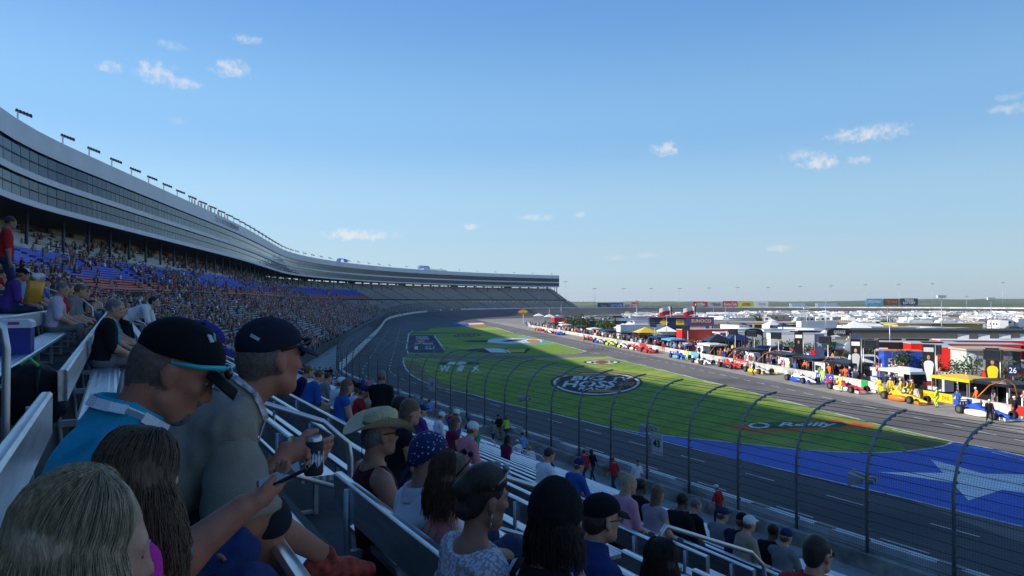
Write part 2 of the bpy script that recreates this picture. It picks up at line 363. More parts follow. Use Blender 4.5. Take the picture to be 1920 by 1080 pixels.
mb = MB(); mb.flat(gbase([(1787,829.6),(1740,822),(1690,813),(1600,806),(1610,812),(1660,822),(1690,834),(1700,846),(1745,841.5),(1774,835.5)]), .019); mb.flat(gbase([(757,684),(762,676),(785,680),(800,700),(850,726),(900,741),(960,758),(886,739.5),(826,727.5),(792,714.5),(774,704.5),(762,692)]), .019); tag(mb.build('dry_grass_patch', drygrass), **STK)
# blue painted apron with the white star
INNER = [(2300,1085),(1920,989),(1786,956.5),(1660,926),(1530,896),(1400,866),(1300,842),(1200,816.5),(1126,798.5)]
ap = [G(x, y).xy for x, y in INNER]
blue = ap + [G(x, y).xy for x, y in [(1130,798.5),(1200,811),(1300,822),(1400,832),(1500,843),(1560,847.5),(1640,849.5),(1700,846.5),(1740,841.5),(1772,835.5),(1787,828.5),(1840,837.5),(1990,871.5)]] + [P(-60,-28.5).xy]
mb = MB(); mb.flat(blue, .0125); tag(mb.build('blue_painted_apron', bluep), **STK)
A, B, Cc = [Vector(G(*p).xy) for p in ((1647,885.5),(1772,863),(1803,937))]
def circ(a, b, c):
    d = 2*(a.x*(b.y-c.y)+b.x*(c.y-a.y)+c.x*(a.y-b.y)); q = lambda p: p.x**2+p.y**2
    return Vector(((q(a)*(b.y-c.y)+q(b)*(c.y-a.y)+q(c)*(a.y-b.y))/d, (q(a)*(c.x-b.x)+q(b)*(a.x-c.x)+q(c)*(b.x-a.x))/d))
sc_ = circ(A, B, Cc); sr = (A-sc_).length; a0 = math.atan2(A.y-sc_.y, A.x-sc_.x)
def star(c, r, a0, k=.382): return [(c[0]+r*(1 if i % 2 == 0 else k)*math.cos(a0+PI*i/5), c[1]+r*(1 if i % 2 == 0 else k)*math.sin(a0+PI*i/5)) for i in range(10)]
def starmesh(mb, pts, z, mi=0):
    c = (sum(p[0] for p in pts)/10, sum(p[1] for p in pts)/10, z); mb.add([(*p, z) for p in pts]+[c], [(i, (i+1) % 10, 10) for i in range(10)], mi)
mb = MB(); starmesh(mb, star(sc_, sr, a0), .02); tag(mb.build('painted_star', ground_mat('star_paint', (.66,.66,.65), (.84,.84,.82), 1.4, (.55,.55,.55), .5, .6)), **STK)
# ------------------------------------------------------------------ painted emblems on the lawns (paint on the ground)
def lp(quad):                               # bilinear frame from four photo pixels: u right, v up
    q = [Vector(G(*p).xy) for p in quad]    # tl, tr, br, bl
    return lambda u, v: (q[3]*(1-u)+q[2]*u)*(1-v) + (q[0]*(1-u)+q[1]*u)*v
def epoly(f, cx, cy, rx, ry, n=40, a0=0, a1=2*PI): return [f(cx+rx*math.cos(a0+(a1-a0)*i/n), cy+ry*math.sin(a0+(a1-a0)*i/n)) for i in range(n)]
def flat_text(txt, f, u0, u1, v0, v1, mat, name, z, bold=.0, shear=.25):
    c = bpy.data.curves.new('t', 'FONT'); c.body = txt; c.size = 1; c.shear = shear; c.resolution_u = 2; c.offset = bold
    o = bpy.data.objects.new('t', c); COL.objects.link(o); dg = bpy.context.evaluated_depsgraph_get(); me = o.evaluated_get(dg).to_mesh()
    vv = [tuple(v.co) for v in me.vertices]; ff = [tuple(p.vertices) for p in me.polygons]; o.evaluated_get(dg).to_mesh_clear(); bpy.data.objects.remove(o)
    x0 = min(v[0] for v in vv); x1 = max(v[0] for v in vv); y0 = min(v[1] for v in vv); y1 = max(v[1] for v in vv)
    out = [(*f(u0+(u1-u0)*(v[0]-x0)/(x1-x0), v0+(v1-v0)*(v[1]-y0)/(y1-y0)), z) for v in vv]
    return out, ff
pw = ground_mat('lawn_paint_white', (.5,.52,.47), (.72,.72,.68), 2.0, None, .1, .9); pk = ground_mat('lawn_paint_black', (.015,.02,.015), (.035,.035,.03), 2.0); po = ground_mat('lawn_paint_orange', (.42,.17,.015), (.6,.28,.03), 2.0)
pr = ground_mat('lawn_paint_red', (.6,.1,.015), (.75,.15,.02), 1.5); pg = ground_mat('lawn_paint_green', (.01,.09,.03), (.02,.15,.05), 2.0); pt = ground_mat('lawn_paint_teal', (.03,.3,.34), (.06,.42,.46), 2.0); pb = ground_mat('lawn_paint_navy', (.012,.016,.05), (.025,.03,.08), 1.0); py_ = ground_mat('lawn_paint_yellow', (.45,.33,.03), (.6,.45,.05), 2.0); pbl = ground_mat('lawn_paint_blue', (.02,.05,.3), (.03,.08,.4), 2.0)
PM = [pw, pk, po, pr, pg, pt, pb, py_, pbl]
def emblem(name, build):
    mb = MB(); build(mb); tag(mb.build(name, PM), **STK)
def txt(mb, s, f, u0, u1, v0, v1, mi, z, **k): v, q = flat_text(s, f, u0, u1, v0, v1, None, '', z, **k); mb.add(v, q, mi)
def big_oval(mb):
    f = lp([(1030,698),(1207,698),(1207,743),(1030,743)])
    mb.flat(epoly(f, .5, .5, .49, .5), .022, 1); mb.flat(epoly(f, .5, .5, .46, .46), .026, 0); mb.flat(epoly(f, .5, .5, .43, .42), .030, 1)
    mb.flat([f(.02,.86),(f(.2,.92)),f(.5,.9),f(.78,.86),f(.7,.8),f(.4,.78),f(.15,.82)], .033, 2)
    txt(mb, 'BIG', f, .22, .6, .58, .80, 0, .034, bold=.03); txt(mb, 'HOSS', f, .13, .72, .3, .56, 0, .034, bold=.03); txt(mb, 'TV', f, .66, .88, .58, .74, 0, .034, bold=.03)
    txt(mb, '200', f, .72, .9, .36, .52, 2, .034, bold=.03); mb.flat([f(.4,.12),f(.75,.14),f(.8,.2),f(.42,.19)], .034, 2); txt(mb, 'RACE', f, .3, .66, .2, .3, 0, .034, bold=.02)
emblem('painted_oval_emblem', big_oval)
def small_oval(mb):
    f = lp([(1094,675.5),(1163,675.5),(1163,683.5),(1094,683.5)]); mb.flat(epoly(f, .5, .5, .5, .5), .022, 1); mb.flat(epoly(f, .5, .5, .43, .4), .026, 0)
    mb.flat(epoly(f, .5, .5, .2, .36), .029, 6); txt(mb, 'TEXAS', f, .3, .72, .35, .65, 3, .032, bold=.03); mb.flat(epoly(f, .25, .45, .05, .2), .03, 6); mb.flat(epoly(f, .77, .55, .06, .2), .03, 6)
emblem('painted_small_oval', small_oval)
def orange_arrow(mb):
    f = lp([(1355,787),(1645,787),(1645,812),(1355,812)])
    mb.flat([f(0,.5),f(.25,.7),f(.52,.92),f(.76,.98),f(1.02,.5),f(.75,.22),f(.5,.12),f(.18,.02)], .022, 3)
    mb.flat([f(.14,.5),f(.18,.7),f(.3,.78),f(.62,.82),f(.77,.8),f(.82,.55),f(.76,.4),f(.5,.32),f(.2,.26)], .026, 4)
    txt(mb, "O", f, .16, .31, .3, .74, 0, .030, bold=.02, shear=0); txt(mb, "Reilly", f, .36, .74, .38, .76, 0, .030, bold=.03)
    mb.flat([f(.76,.86),f(.83,.6),f(.85,.62),f(.8,.84)], .031, 7)
emblem('painted_orange_emblem', orange_arrow)
def teal_emblem(mb):
    f = lp([(866,632),(1015,632),(1030,647),(866,647)])
    mb.flat([f(.3,.55),f(.42,.95),f(.9,1.02),f(.8,.82),f(1.0,.62),f(.97,.3),f(1.08,.1),f(.5,.05),f(.3,.3)], .022, 5); mb.flat([f(.25,.45),f(.4,.75),f(.6,.85),f(.85,.72),f(.97,.6),f(.95,.32),f(.55,.14),f(.3,.28)], .026, 0)
    mb.flat([f(0,.42),f(.1,.55),f(.32,.56),f(.3,.3),f(.1,.3)], .027, 1); mb.flat(epoly(f, .86, .45, .08, .2), .03, 3); mb.flat(epoly(f, .86, .45, .05, .1), .033, 2); mb.flat([f(.45,.42),f(.6,.62),f(.75,.6),f(.7,.5),f(.55,.35)], .03, 1)
    mb.flat([f(.62,.7),f(.8,.7),f(.78,.62),f(.64,.62)], .031, 3)
emblem('painted_teal_emblem', teal_emblem)
def bar_emblem(mb):
    f = lp([(866,653),(996,653),(996,662.5),(866,662.5)])
    mb.flat([f(0,.55),f(.2,.9),f(.5,1.0),f(.96,.95),f(1,.9),f(.97,.5),f(.93,.05),f(.5,.0),f(.2,.2)], .022, 1); mb.flat([f(.32,.95),f(.55,.95),f(.66,.1),f(.42,.15)], .026, 0)
    mb.flat([f(.62,.5),f(.66,.9),f(.92,.85),f(.9,.2),f(.7,.2)], .026, 7); mb.flat([f(.66,.6),f(.7,.8),f(.88,.75),f(.86,.6)], .03, 2); mb.flat(epoly(f, .17, .52, .08, .22), .026, 6); mb.flat([f(.56,.9),f(.6,.9),f(.72,.1),f(.68,.1)], .029, 0)
emblem('painted_banner_emblem', bar_emblem)
def tan_emblem(mb):
    f = lp([(846,626.5),(903,626.5),(903,632),(846,632)]); mb.flat([f(.05,.5),f(.2,.95),f(.9,.9),f(1,.5),f(.8,.1),f(.1,.1)], .022, 1); txt(mb, 'TEXAS', f, .1, .9, .25, .75, 2, .026, bold=.03)
emblem('painted_tan_emblem', tan_emblem)
def navy_panel(mb):
    f = lp([(768,628.3),(813,628.6),(834,661.5),(763,661.5)]); mb.flat([f(0,0),f(1,0),f(1,1),f(0,1)], .022, 6)
    txt(mb, 'THE NEW', f, .25, .75, .80, .9, 0, .027, bold=.02); txt(mb, 'CAMARO', f, .25, .75, .66, .77, 0, .027, bold=.02)
    mb.flat([f(.3,.5),f(.55,.5),f(.55,.6),f(.3,.6)], .027, 7); mb.flat([f(.08,.54),f(.92,.54),f(.92,.56),f(.08,.56)], .03, 3); txt(mb, 'CHEVROLET', f, .2, .82, .36, .46, 0, .027, bold=.02)
    mb.flat([f(.2,.12),f(.3,.12),f(.3,.28),f(.2,.28)], .027, 0); txt(mb, 'ZL1', f, .5, .8, .14, .28, 0, .027, bold=.03)
emblem('painted_navy_panel', navy_panel)
def mint_emblem(mb):
    f = lp([(820,678),(898,678),(912,698),(820,698)])
    mb.flat([f(.0,.95),f(.95,.95),f(1,.7),f(.05,.66)], .022, 1); mb.flat([f(.2,.7),f(.3,.95),f(.65,.95),f(.7,.8),f(.55,.68)], .026, 0)
    for i in range(3): txt(mb, 'WIX'[i], f, .06+.32*i, .3+.32*i, .05, .58, 0, .026, bold=.05)
emblem('painted_pale_lettering', mint_emblem)
def flagp(mb):
    f = lp([(842,608.4),(905,605.2),(912,610.5),(842,611.5)]); mb.flat([f(0,0),f(.55,0),f(.55,1),f(0,1)], .022, 8); mb.flat([f(.55,.5),f(1,.5),f(1,1),f(.55,1)], .022, 0); mb.flat([f(.55,0),f(1,0),f(1,.5),f(.55,.5)], .022, 3)
emblem('painted_flag', flagp)
# ------------------------------------------------------------------ far hills
mb = MB(); rows = []
def hn(a, f, p): return math.sin(a*f+p)
for r in (900, 1300, 1800, 2400, 3000, 3300, 4200):
    row = []
    for i in range(181):
        a = R(-40 + i*1.0); h = {900: .2, 1300: 3, 1800: 8, 2400: 14, 3000: 21, 3300: 20, 4200: 0}[r]
        m = (.75 + .25*hn(a, 5, 1) + .12*hn(a, 17, 2) + .1*hn(a, 41, r)) * (.55 + .45*smooth(.55, 1.2, a)) ; z = -.2 + h*max(.1, m) + (hn(a, 130, r*1.7)*.8 + hn(a, 71, r) if 1000 < r < 4000 else 0)
        row.append((r*math.sin(a), r*math.cos(a), z))
    rows.append(row)
mb.grid(rows, 0, True); tag(mb.build('hills', ground_mat('wooded_hills', (.035,.06,.025), (.085,.12,.05), .012, (.19,.19,.09), .0035, .95, bump=0)), **STK)
# ------------------------------------------------------------------ grandstand
S0 = -60.0
def wb(k): return 23.33 - .84*k + (1.6 if k <= -6 else 0)          # distance of the backrest of row k from the wall
def zr(k): return 8.07 - .33*k if k > -6 else 10.35 + .37*(-6-k)   # floor of row k
K0, K1 = 20, -29
AISLES = [-15.4, 4.8, 24.8, 44.8] + [64.8 + 20*i for i in range(26)]; AW = 1.3
prof = [(wb(K0)-.84+.06, 0.0)]
for k in range(K0, K1-1, -1):
    f = wb(k) - .84 + .06; b = wb(k) + .06
    if k == -5: b = wb(-6) - .84 + .06
    prof += [(f, zr(k)), (b, zr(k))]
prof += [(prof[-1][0]+1.6, prof[-1][1]), (prof[-1][0]+1.6, prof[-1][1]+1.0), (prof[-1][0]+1.9, prof[-1][1]+1.0), (prof[-1][0]+1.9, 0)]
WBACK = prof[-1][0]
gst = empty('grandstand', W(60, 25), 0, 'huge curved concrete grandstand with grey, red and blue bench rows below the suites', 'grandstand')
def gpart(mb, name, mats, kind=None, parent=None):
    o = mb.build(name, mats, parent or gst); o.matrix_parent_inverse = Matrix.Translation(-gst.location) if (parent is None or parent is gst) else Matrix(); 
    if kind: o['kind'] = kind
    return o
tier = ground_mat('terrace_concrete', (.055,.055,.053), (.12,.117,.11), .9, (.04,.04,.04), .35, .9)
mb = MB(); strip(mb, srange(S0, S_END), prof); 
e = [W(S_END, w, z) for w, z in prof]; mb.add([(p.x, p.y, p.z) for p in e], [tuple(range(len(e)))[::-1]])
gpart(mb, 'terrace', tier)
# bench rows further off, as seen in the mass: seat and backrest planks of every row
seatg = M('bench_grey', (.33,.35,.37), .45, .5, var=.12, scale=.4); seatr = M('bench_red', (.6,.13,.12), .5, .1, var=.12, scale=.4); seatb = M('bench_blue', (.05,.11,.62), .5, .1, var=.12, scale=.4)
S_NEAR = 44.8
S_COL = S3 + 78
def far_bench(mb, k, s0, s1, mi):
    n = max(1, int((s1-s0)/7)); w = wb(k); z = zr(k)
    for (wa, wb_, za, zb_) in ((w-.40, w-.10, z+.40, z+.44), (w-.03, w+.03, z+.60, z+.82)):
        rows = []
        for i in range(n+1):
            s = s0 + (s1-s0)*i/n; rows.append([W(s, wa, za), W(s, wa, zb_), W(s, wb_, zb_), W(s, wb_, za)])
        mb.grid(rows, mi, False, True); o = len(mb.v)-4*(n+1)
        mb.f += [(o, o+1, o+2, o+3), (o+4*n+3, o+4*n+2, o+4*n+1, o+4*n)]; mb.m += [mi, mi]; mb.sm += [False, False]
mb = MB()
for i, a in enumerate(AISLES):
    if a < S_NEAR-1: continue
    s1 = min(AISLES[i+1] if i+1 < len(AISLES) else S_END, S_END-.3)
    if s1 - a < 3: continue
    for k in range(K0, K1-1, -1):
        if k in (-5, -4): continue
        c = 0 if (k > -6 or k < -18 or a > S_COL) else (1 if k >= -9 else 2)
        far_bench(mb, k, a+AW, s1, c)
for k in range(-12, K1-1, -1): far_bench(mb, k, 6.1, 44, 2 if k >= -18 else 0)
gpart(mb, 'bench_rows', [seatg, seatr, seatb], 'stuff')
# aisle rails of the far stand (thin posts and a bar)
mb = MB()
for a in AISLES:
    if a < 60 or a > S_END-6: continue
    for k in list(range(K0-1, -3, -3)) + list(range(-7, K1, -3)):
        p = W(a+AW/2, wb(k)-.3, zr(k)); q = W(a+AW/2, wb(k-2)-.3, zr(k-2)); u = Vector((0,0,.95))
        mb.bar(p, p+u, .05, .05); mb.bar(p+u, q+u, .05, .05)
gpart(mb, 'aisle_rails', steel, 'stuff')
# rail along the cross aisle
mb = MB(); ss = srange(10, S_END)
for s in ss: mb.bar(W(s, wb(-6)-.95, zr(-6)-.4), W(s, wb(-6)-.95, zr(-6)+.8), .05, .05)
for zz in (.4, .8):
    for a, b in zip(ss, ss[1:]): mb.bar(W(a, wb(-6)-.95, zr(-6)+zz), W(b, wb(-6)-.95, zr(-6)+zz), .04, .04)
gpart(mb, 'cross_aisle_rail', steel)
# columns under the suites, one by one, and rear piers
colm = M('column_paint', (.06,.065,.09), .5, .2, var=.1)
ZB, ZT = 20.7, 30.0; WF = 40.0
i = 0; s = -58.0; ncol = 0
while s < S_END-1 and ncol < 99:
    if s > 60:
        m_ = MB(); k = -20; m_.tube([W(s, 42.2, zr(-18)), W(s, 42.2, ZB)], .2, 8); gpart(m_, 'column', colm); ncol += 1
    s += 7.5 if s < S3+60 else 9.5
mb = MB(); rw = WBACK-.6
s = -60.0; j = 0
while s < S_END-1:
    z0 = prof[-2][1]
    if j % 6 == 4: mb.bar(W(s+2, rw, (z0+ZB)/2+.1), W(s+7.5, rw, (z0+ZB)/2+.1), .5, ZB-z0+.2)
    mb.bar(W(s-.45, rw, (z0+ZB)/2), W(s+.45, rw, (z0+ZB)/2), .9, ZB-z0)
    s += 7.5; j += 1
gpart(mb, 'rear_piers', tier, 'stuff')
mb = MB(); rr = srange(60, S_END)
for zz in (.35, .7):
    for a, b in zip(rr, rr[1:]): mb.bar(W(a, WBACK-.2, prof[-2][1]+zz*.8), W(b, WBACK-.2, prof[-2][1]+zz*.8), .04, .04)
gpart(mb, 'rear_rail', dark)
# ------------------------------------------------------------------ suite building above the stand
sui = empty('suite_building', W(100, 45, ZB), 0, 'long curved two storey glass suite building with white bands above the grandstand', 'building')
def spart(mb, name, mats, kind=None):
    o = mb.build(name, mats, sui); o.matrix_parent_inverse = Matrix.Translation(-sui.location)
    if kind: o['kind'] = kind
    return o
fas = M('white_cladding', (.66,.68,.7), .5, 0, var=.05, scale=.3)
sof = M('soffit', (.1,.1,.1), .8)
G1 = (21.4, 23.95); G2 = (24.7, 27.5)
SS0, SS1 = -130.0, S_END
ss = srange(SS0, SS1)
mb = MB(); strip(mb, ss, [(WF-.2, ZB), (WF-.2, G1[0]), (WF+.1, G1[0]), (WF+.1, G1[0]-.2)]); spart(mb, 'lower_band', fas)
mb = MB(); strip(mb, ss, [(WF+.1, G1[1]+.1), (WF-.2, G1[1]), (WF-.2, G2[0]), (WF+.1, G2[0])]); spart(mb, 'middle_band', fas)
mb = MB(); strip(mb, ss, [(WF+.1, G2[1]+.1), (WF-.2, G2[1]), (WF-.2, ZT), (WF+.4, ZT), (WF+.4, ZT-.7), (56, ZT-.7), (56, ZB)]); spart(mb, 'roof_fascia', fas)
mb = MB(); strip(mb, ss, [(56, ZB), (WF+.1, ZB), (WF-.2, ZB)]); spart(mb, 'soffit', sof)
mb = MB(); e = [W(SS1, w, z) for w, z in ((WF-.2, ZB), (56, ZB), (56, ZT-.1), (WF-.2, ZT-.1))]; mb.add(e, [(0,1,2,3)]); spart(mb, 'end_wall', M('end_wall_sky_tint', (.25,.36,.46), .5))  # blue skylight on the white end face is painted into its colour
glass = bpy.data.materials.new('suite_glass'); glass.use_nodes = True; b_ = glass.node_tree.nodes['Principled BSDF']; b_.inputs['Base Color'].default_value = (.008,.014,.03,1); b_.inputs['Roughness'].default_value = .03; b_.inputs['Specular IOR Level'].default_value = .5; b_.inputs['IOR'].default_value = 1.45; b_.inputs['Specular Tint'].default_value = (.5,.68,1,1)
mul = M('mullion', (.05,.055,.06), .5, .5)
for nm, (za, zb_) in (('lower_glass', G1), ('upper_glass', G2)):
    mb = MB(); s = 55.0
    while s < SS1-1.2:
        st = 1.55
        for (a, b) in ((za, (za+zb_)/2), ((za+zb_)/2, zb_)):
            t1 = RNG.normal(0, .006); t2 = RNG.normal(0, .006); lean = .16
            f = lambda z: WF + .02 + lean*((z-za)/(zb_-za))*.6
            p = [W(s+.04, f(a)+t1, a+.03), W(s+st-.04, f(a)-t1+t2, a+.03), W(s+st-.04, f(b)-t1-t2, b-.03), W(s+.04, f(b)+t1-t2, b-.03)]
            mb.add(p, [(0,1,2,3)])
        s += st
    spart(mb, nm, glass)
    mb = MB(); strip(mb, srange(-130, SS1), [(WF+.16, za), (WF+.16, zb_)]); 
    mb2 = srange(55, SS1)
    for a, b in zip(mb2, mb2[1:]): mb.bar(W(a, WF-.05, (za+zb_)/2), W(b, WF-.05, (za+zb_)/2), .05, .04)
    spart(mb, 'glazing_frame', mul)
# lettering on the fascia
def facade_mtx(s, z, w): 
    h = Whead(s); p = W(s, w, z); return frame_mtx(p, (math.sin(h), math.cos(h), 0), (0,0,1))
letm = M('grey_lettering', (.16,.17,.22), .5)
def px_of(p):
    d = Vector(p) - Vector((0,0,CAM_Z)); z = d.dot(Vector(_fw)); return 960+F*d.dot(Vector(_rt))/z, 540-F*d.dot(Vector(_up))/z
def s_at(px, w, z, lo=60, hi=None):
    best = min(((abs(px_of(W(s, w, z))[0]-px), s) for s in np.arange(lo, hi or S_END, .5))); return float(best[1])
sA, sB = s_at(398, WF, 28.6), s_at(447, WF, 28.6)
text_obj('lettering', 'TEXAS MOTOR SPEEDWAY', 1.7, letm, sui, Matrix.Translation(-sui.location) @ facade_mtx((sA+sB)/2, 28.7, WF-.23), .02, bold=.01, fit=(sB-sA)*.9)
# floodlights along the roof edge
headm = M('lamp_housing', (.05,.05,.055), .5, .3); lensm = M('lamp_lens', (.75,.75,.75), .15)
def make_flood():
    r = empty('roof_floodlight', label='roof floodlight on a short post along the suite roof edge, lamps aimed at the track', cat='floodlight', group='floodlights along the suite roof edge')
    m = MB(); m.bar((0,0,-.3), (0,0,1.7), .2, .2); m.build('post', steel, r)
    m = MB(); m.bar((-.3,-.1,1.85), (1.9,-.1,1.1), .12, .12); m.build('crossbar', dark, r)
    for q in range(5):
        x = -.2 + q*.5; z = 1.9 - q*.17
        m = MB(); m.ell((x, .12, z), (.27,.36,.27), 0, 10, 6); h = m.build('lamp_head', headm, r)
        m = MB(); m.ell((x+.04, .3, z-.14), (.2,.16,.2), 0, 8, 6); m.build('lens', lensm, h)
    return r
fl0 = make_flood()
first = True; s = s_at(52, WF, ZT, 62) - 16; spots = []
while s < S_END-2:
    spots.append(s); s += 7.6 if s < S3+20 else (10 if s < S3+120 else 16)
for i, s in enumerate(spots):
    h = Whead(s); o = fl0 if i == 0 else dup(fl0)
    o.scale = (.7,.7,.78)
    o.location = W(s, WF+.5, ZT); o.rotation_euler = (0, 0, -h)
# rooftop tents
for (px, label, colr, sz) in ((641, 'blue box tent on the suite roof between floodlights', (.05,.22,.6), (5,4,2.4)), (794, 'pale blue arched tent on the suite roof', (.35,.55,.8), (7,5,3.0))):
    s = s_at(px, WF+4, ZT+1); r = empty('roof_tent', W(s, WF+4, ZT), -Whead(s), label, 'tent')
    m = MB()
    for x in (-1, 1):
        for y in (-1, 1): m.bar((x*sz[1]/2, y*sz[0]/2, -.7), (x*sz[1]/2, y*sz[0]/2, sz[2]*.7), .1, .1)
    m.build('frame', white, r); m = MB(); n = 8
    m.grid([[(sz[1]/2*math.cos(PI*i/n), y, sz[2]*.55+sz[2]*.5*math.sin(PI*i/n)) for i in range(n+1)] for y in (-sz[0]/2, sz[0]/2)], 0, True)
    m.box((-sz[1]/2, 0, sz[2]*.45), (.05, sz[0], sz[2]*.5)); m.box((sz[1]/2, 0, sz[2]*.45), (.05, sz[0], sz[2]*.5)); m.build('canopy', M('tent_'+label[:9].strip().replace(' ', '_'), colr, .6), r)
m = MB(); s = s_at(800, WF+9, ZT+1); m.bar(W(s-8, WF+7, ZT+.3), W(s+14, WF+7, ZT+.3), 3, 1.6); m.bar(W(s-9, WF+7, ZT+1.14), W(s+15, WF+7, ZT+1.14), 3.6, .08); tag(m.build('roof_plant_room', white), 'low white box room on the suite roof beside the arched tent', 'rooftop room')
# end support of the suite block
m = MB(); m.tube([W(S_END-1, WF+1.5, 0), W(S_END-1, WF+1.5, ZB)], .35, 8); gpart(m, 'column', colm)
# ------------------------------------------------------------------ walkway, wall, barrier, fence
mb = MB(); strip(mb, srange(-60, S3-20), [(.25, .006), (5.9, .006)]); tag(mb.build('walkway', concrete), **STK)
mb = MB(); strip(mb, srange(-40, 70), [(1.62, .012), (1.75, .012)]); tag(mb.build('yellow_walkway_line', yellowp), **STK)
mb = MB()
for i in range(34):
    s = -14 + i*3.05; mb.add([W(s, .32, .012), W(s, 5.7, .012), W(s+.035, 5.7, .012), W(s+.035, .32, .012)], [(0,1,2,3)])
mb.grid([[W(s, 1.22, .0125), W(s, 1.27, .0125)] for s in srange(-30, 60)])
tag(mb.build('walkway_joints', M('joint_dirt', (.05,.05,.045), .9)), **STK)
mb = MB(); strip(mb, srange(-60, S4), [(.3, 0), (.3, .58), (-.12, .58), (-.12, 0)], 0, bank); tag(mb.build('retaining_wall', wallc), 'low bare concrete wall between walkway and track carrying the catch fence', 'wall')
bar_ = MB(); strip(bar_, srange(-60, S4), [(-.14, .0), (-.14, .92), (-.5, .92), (-.5, .0)], 0, bank)
safer = ground_mat('barrier_white', (.5,.52,.52), (.76,.77,.76), 1.2, (.42,.42,.4), .35, .5)
sb = bar_.build('crash_barrier', [safer]); tag(sb, 'white steel crash barrier lining the outer edge of the track', 'barrier')
# grey scuffs: brace plates visible from above
mb = MB()
for i in range(60):
    s = -12 + i*1.5; 
    if i % 5 in (1, 4): mb.box(W(s, -.32, .93), (.3, .75, .05), -Whead(s))
o = mb.build('brace_plate', M('weathered_plate', (.3,.29,.26), .8), sb)
# dark banners along the far wall
bm = M('dark_green_banner', (.02,.1,.06), .6)
for i, (a, b) in enumerate(((801,825),(828,845),(848,864))):
    sa, sb_ = s_at(a, -.5, 1, 100), s_at(b, -.5, 1, 100); m = MB(); rr_ = [sa+(sb_-sa)*j/4 for j in range(5)]; m.grid([[W(s, -.53, bank(s)+.1), W(s, -.53, bank(s)+.85), W(s, -.51, bank(s)+.85), W(s, -.51, bank(s)+.1)] for s in rr_], 0, False, True)
    tag(m.build('wall_banner', bm), 'dark green banner on the far white barrier, the %s one' % ('longest', 'middle', 'farthest')[i], 'banner', 'dark banners on the far barrier')
sg = s_at(722, -.5, .6, 60); m = MB(); tag(text_obj('barrier_lettering', 'TEXAS', 1.0, black, None, frame_mtx(W(sg, -.52, .5), W(sg+1, 0).xy.to_3d()-W(sg, 0).xy.to_3d(), (0,0,1)), .01, sx=3.0), 'black lettering on the white barrier before the bend', 'sign')
FP = [(.08, .5), (.06, 3.2), (-.02, 3.7), (-.22, 4.25), (-.58, 4.72), (-1.1, 5.08), (-1.75, 5.3), (-2.4, 5.38)]
def fz(t):                                   # point on the post profile at 0..1 of its length
    seg = [math.dist(a, b) for a, b in zip(FP, FP[1:])]; tot_ = sum(seg); d = t*tot_
    for (a, b), l in zip(zip(FP, FP[1:]), seg):
        if d <= l or (a, b) == (FP[-2], FP[-1]): k = d/l; return a[0]+(b[0]-a[0])*k, a[1]+(b[1]-a[1])*k
        d -= l
CAB = [.03 + i*.052 for i in range(19)]
fen = empty('catch_fence', W(20, 0, .5), 0, 'tall steel catch fence with inward curved posts and dark cables beside the track', 'fence')
postm = M('post_paint', (.2,.22,.24), .45, .6, var=.2, scale=4); cabm = M('cable_steel', (.03,.03,.032), .6, .2, var=0)
inv = Matrix.Translation(-fen.location)
def post_mb(s, n):
    m = MB(); m.tube([W(s, w, z+bank(s)) for w, z in FP], [.06, .056, .053, .05, .048, .046, .043, .04], n)
    if s < 130:
        for t in CAB[1:]:
            w, z = fz(t); m.box(W(s, w-.07, z+bank(s)), (.07, .12, .09), -Whead(s))
    return m
s = -8.37; npost = 0
while npost < 98:
    o = post_mb(s, 8 if s < 60 else 6).build('post', postm, fen); o.matrix_parent_inverse = inv; npost += 1; s += 2.87
S_POST = s; mb = MB()
while s < S_END+60:
    mb.tube([W(s, w, z+bank(s)) for w, z in FP], .08, 4); s += 5
o = mb.build('far_posts', postm, fen); o.matrix_parent_inverse = inv; o['kind'] = 'stuff'
mb = MB()
for t in CAB:
    w, z = fz(t); ss_ = [-14.11 + i*2.87 for i in range(40)] + [102+5*i for i in range(40)]
    mb.tube([W(s, w-.1, z+bank(s)) for s in ss_], .0095, 4, cap=False, smooth=False)
o = mb.build('cables', cabm, fen); o.matrix_parent_inverse = inv
mesh_m = bpy.data.materials.new('wire_mesh'); mesh_m.use_nodes = True; n = mesh_m.node_tree.nodes; l = mesh_m.node_tree.links; b_ = n['Principled BSDF']; b_.inputs['Base Color'].default_value = (.06,.06,.06,1); b_.inputs['Roughness'].default_value = .6
uv = n.new('ShaderNodeUVMap'); sx = n.new('ShaderNodeSeparateXYZ'); l.new(uv.outputs[0], sx.inputs[0]); res = None
def nm(op, a, b):
    x = n.new('ShaderNodeMath'); x.operation = op
    for i, q in enumerate((a, b)):
        if q is None: continue
        if isinstance(q, (int, float)): x.inputs[i].default_value = q
        else: l.new(q, x.inputs[i])
    return x.outputs[0]
gx = nm('LESS_THAN', nm('FRACT', nm('MULTIPLY', sx.outputs[0], 1/.08), None), .07); gy = nm('LESS_THAN', nm('FRACT', nm('MULTIPLY', sx.outputs[1], 1/.08), None), .07)
l.new(nm('MAXIMUM', gx, gy), b_.inputs['Alpha'])
me = bpy.data.meshes.new('mesh_panel'); ss_ = [-14.11 + i*2.87 for i in range(40)] + [102+5*i for i in range(66)]; tt = [0, .35, .5, .6, .7, .8, .9, .97]
vs = []; uvs = []
for s in ss_:
    for t in tt: w, z = fz(t); vs.append(W(s, w-.06, z+bank(s))); uvs.append((s, t*6.6))
fs = [(i*8+k, i*8+k+1, (i+1)*8+k+1, (i+1)*8+k) for i in range(len(ss_)-1) for k in range(7)]
me.from_pydata(vs, [], fs); ul = me.uv_layers.new(name='uv')
for lp_ in me.loops: ul.data[lp_.index].uv = uvs[lp_.vertex_index]
me.materials.append(mesh_m); o = bpy.data.objects.new('wire_mesh', me); link(o, fen); o.matrix_parent_inverse = inv
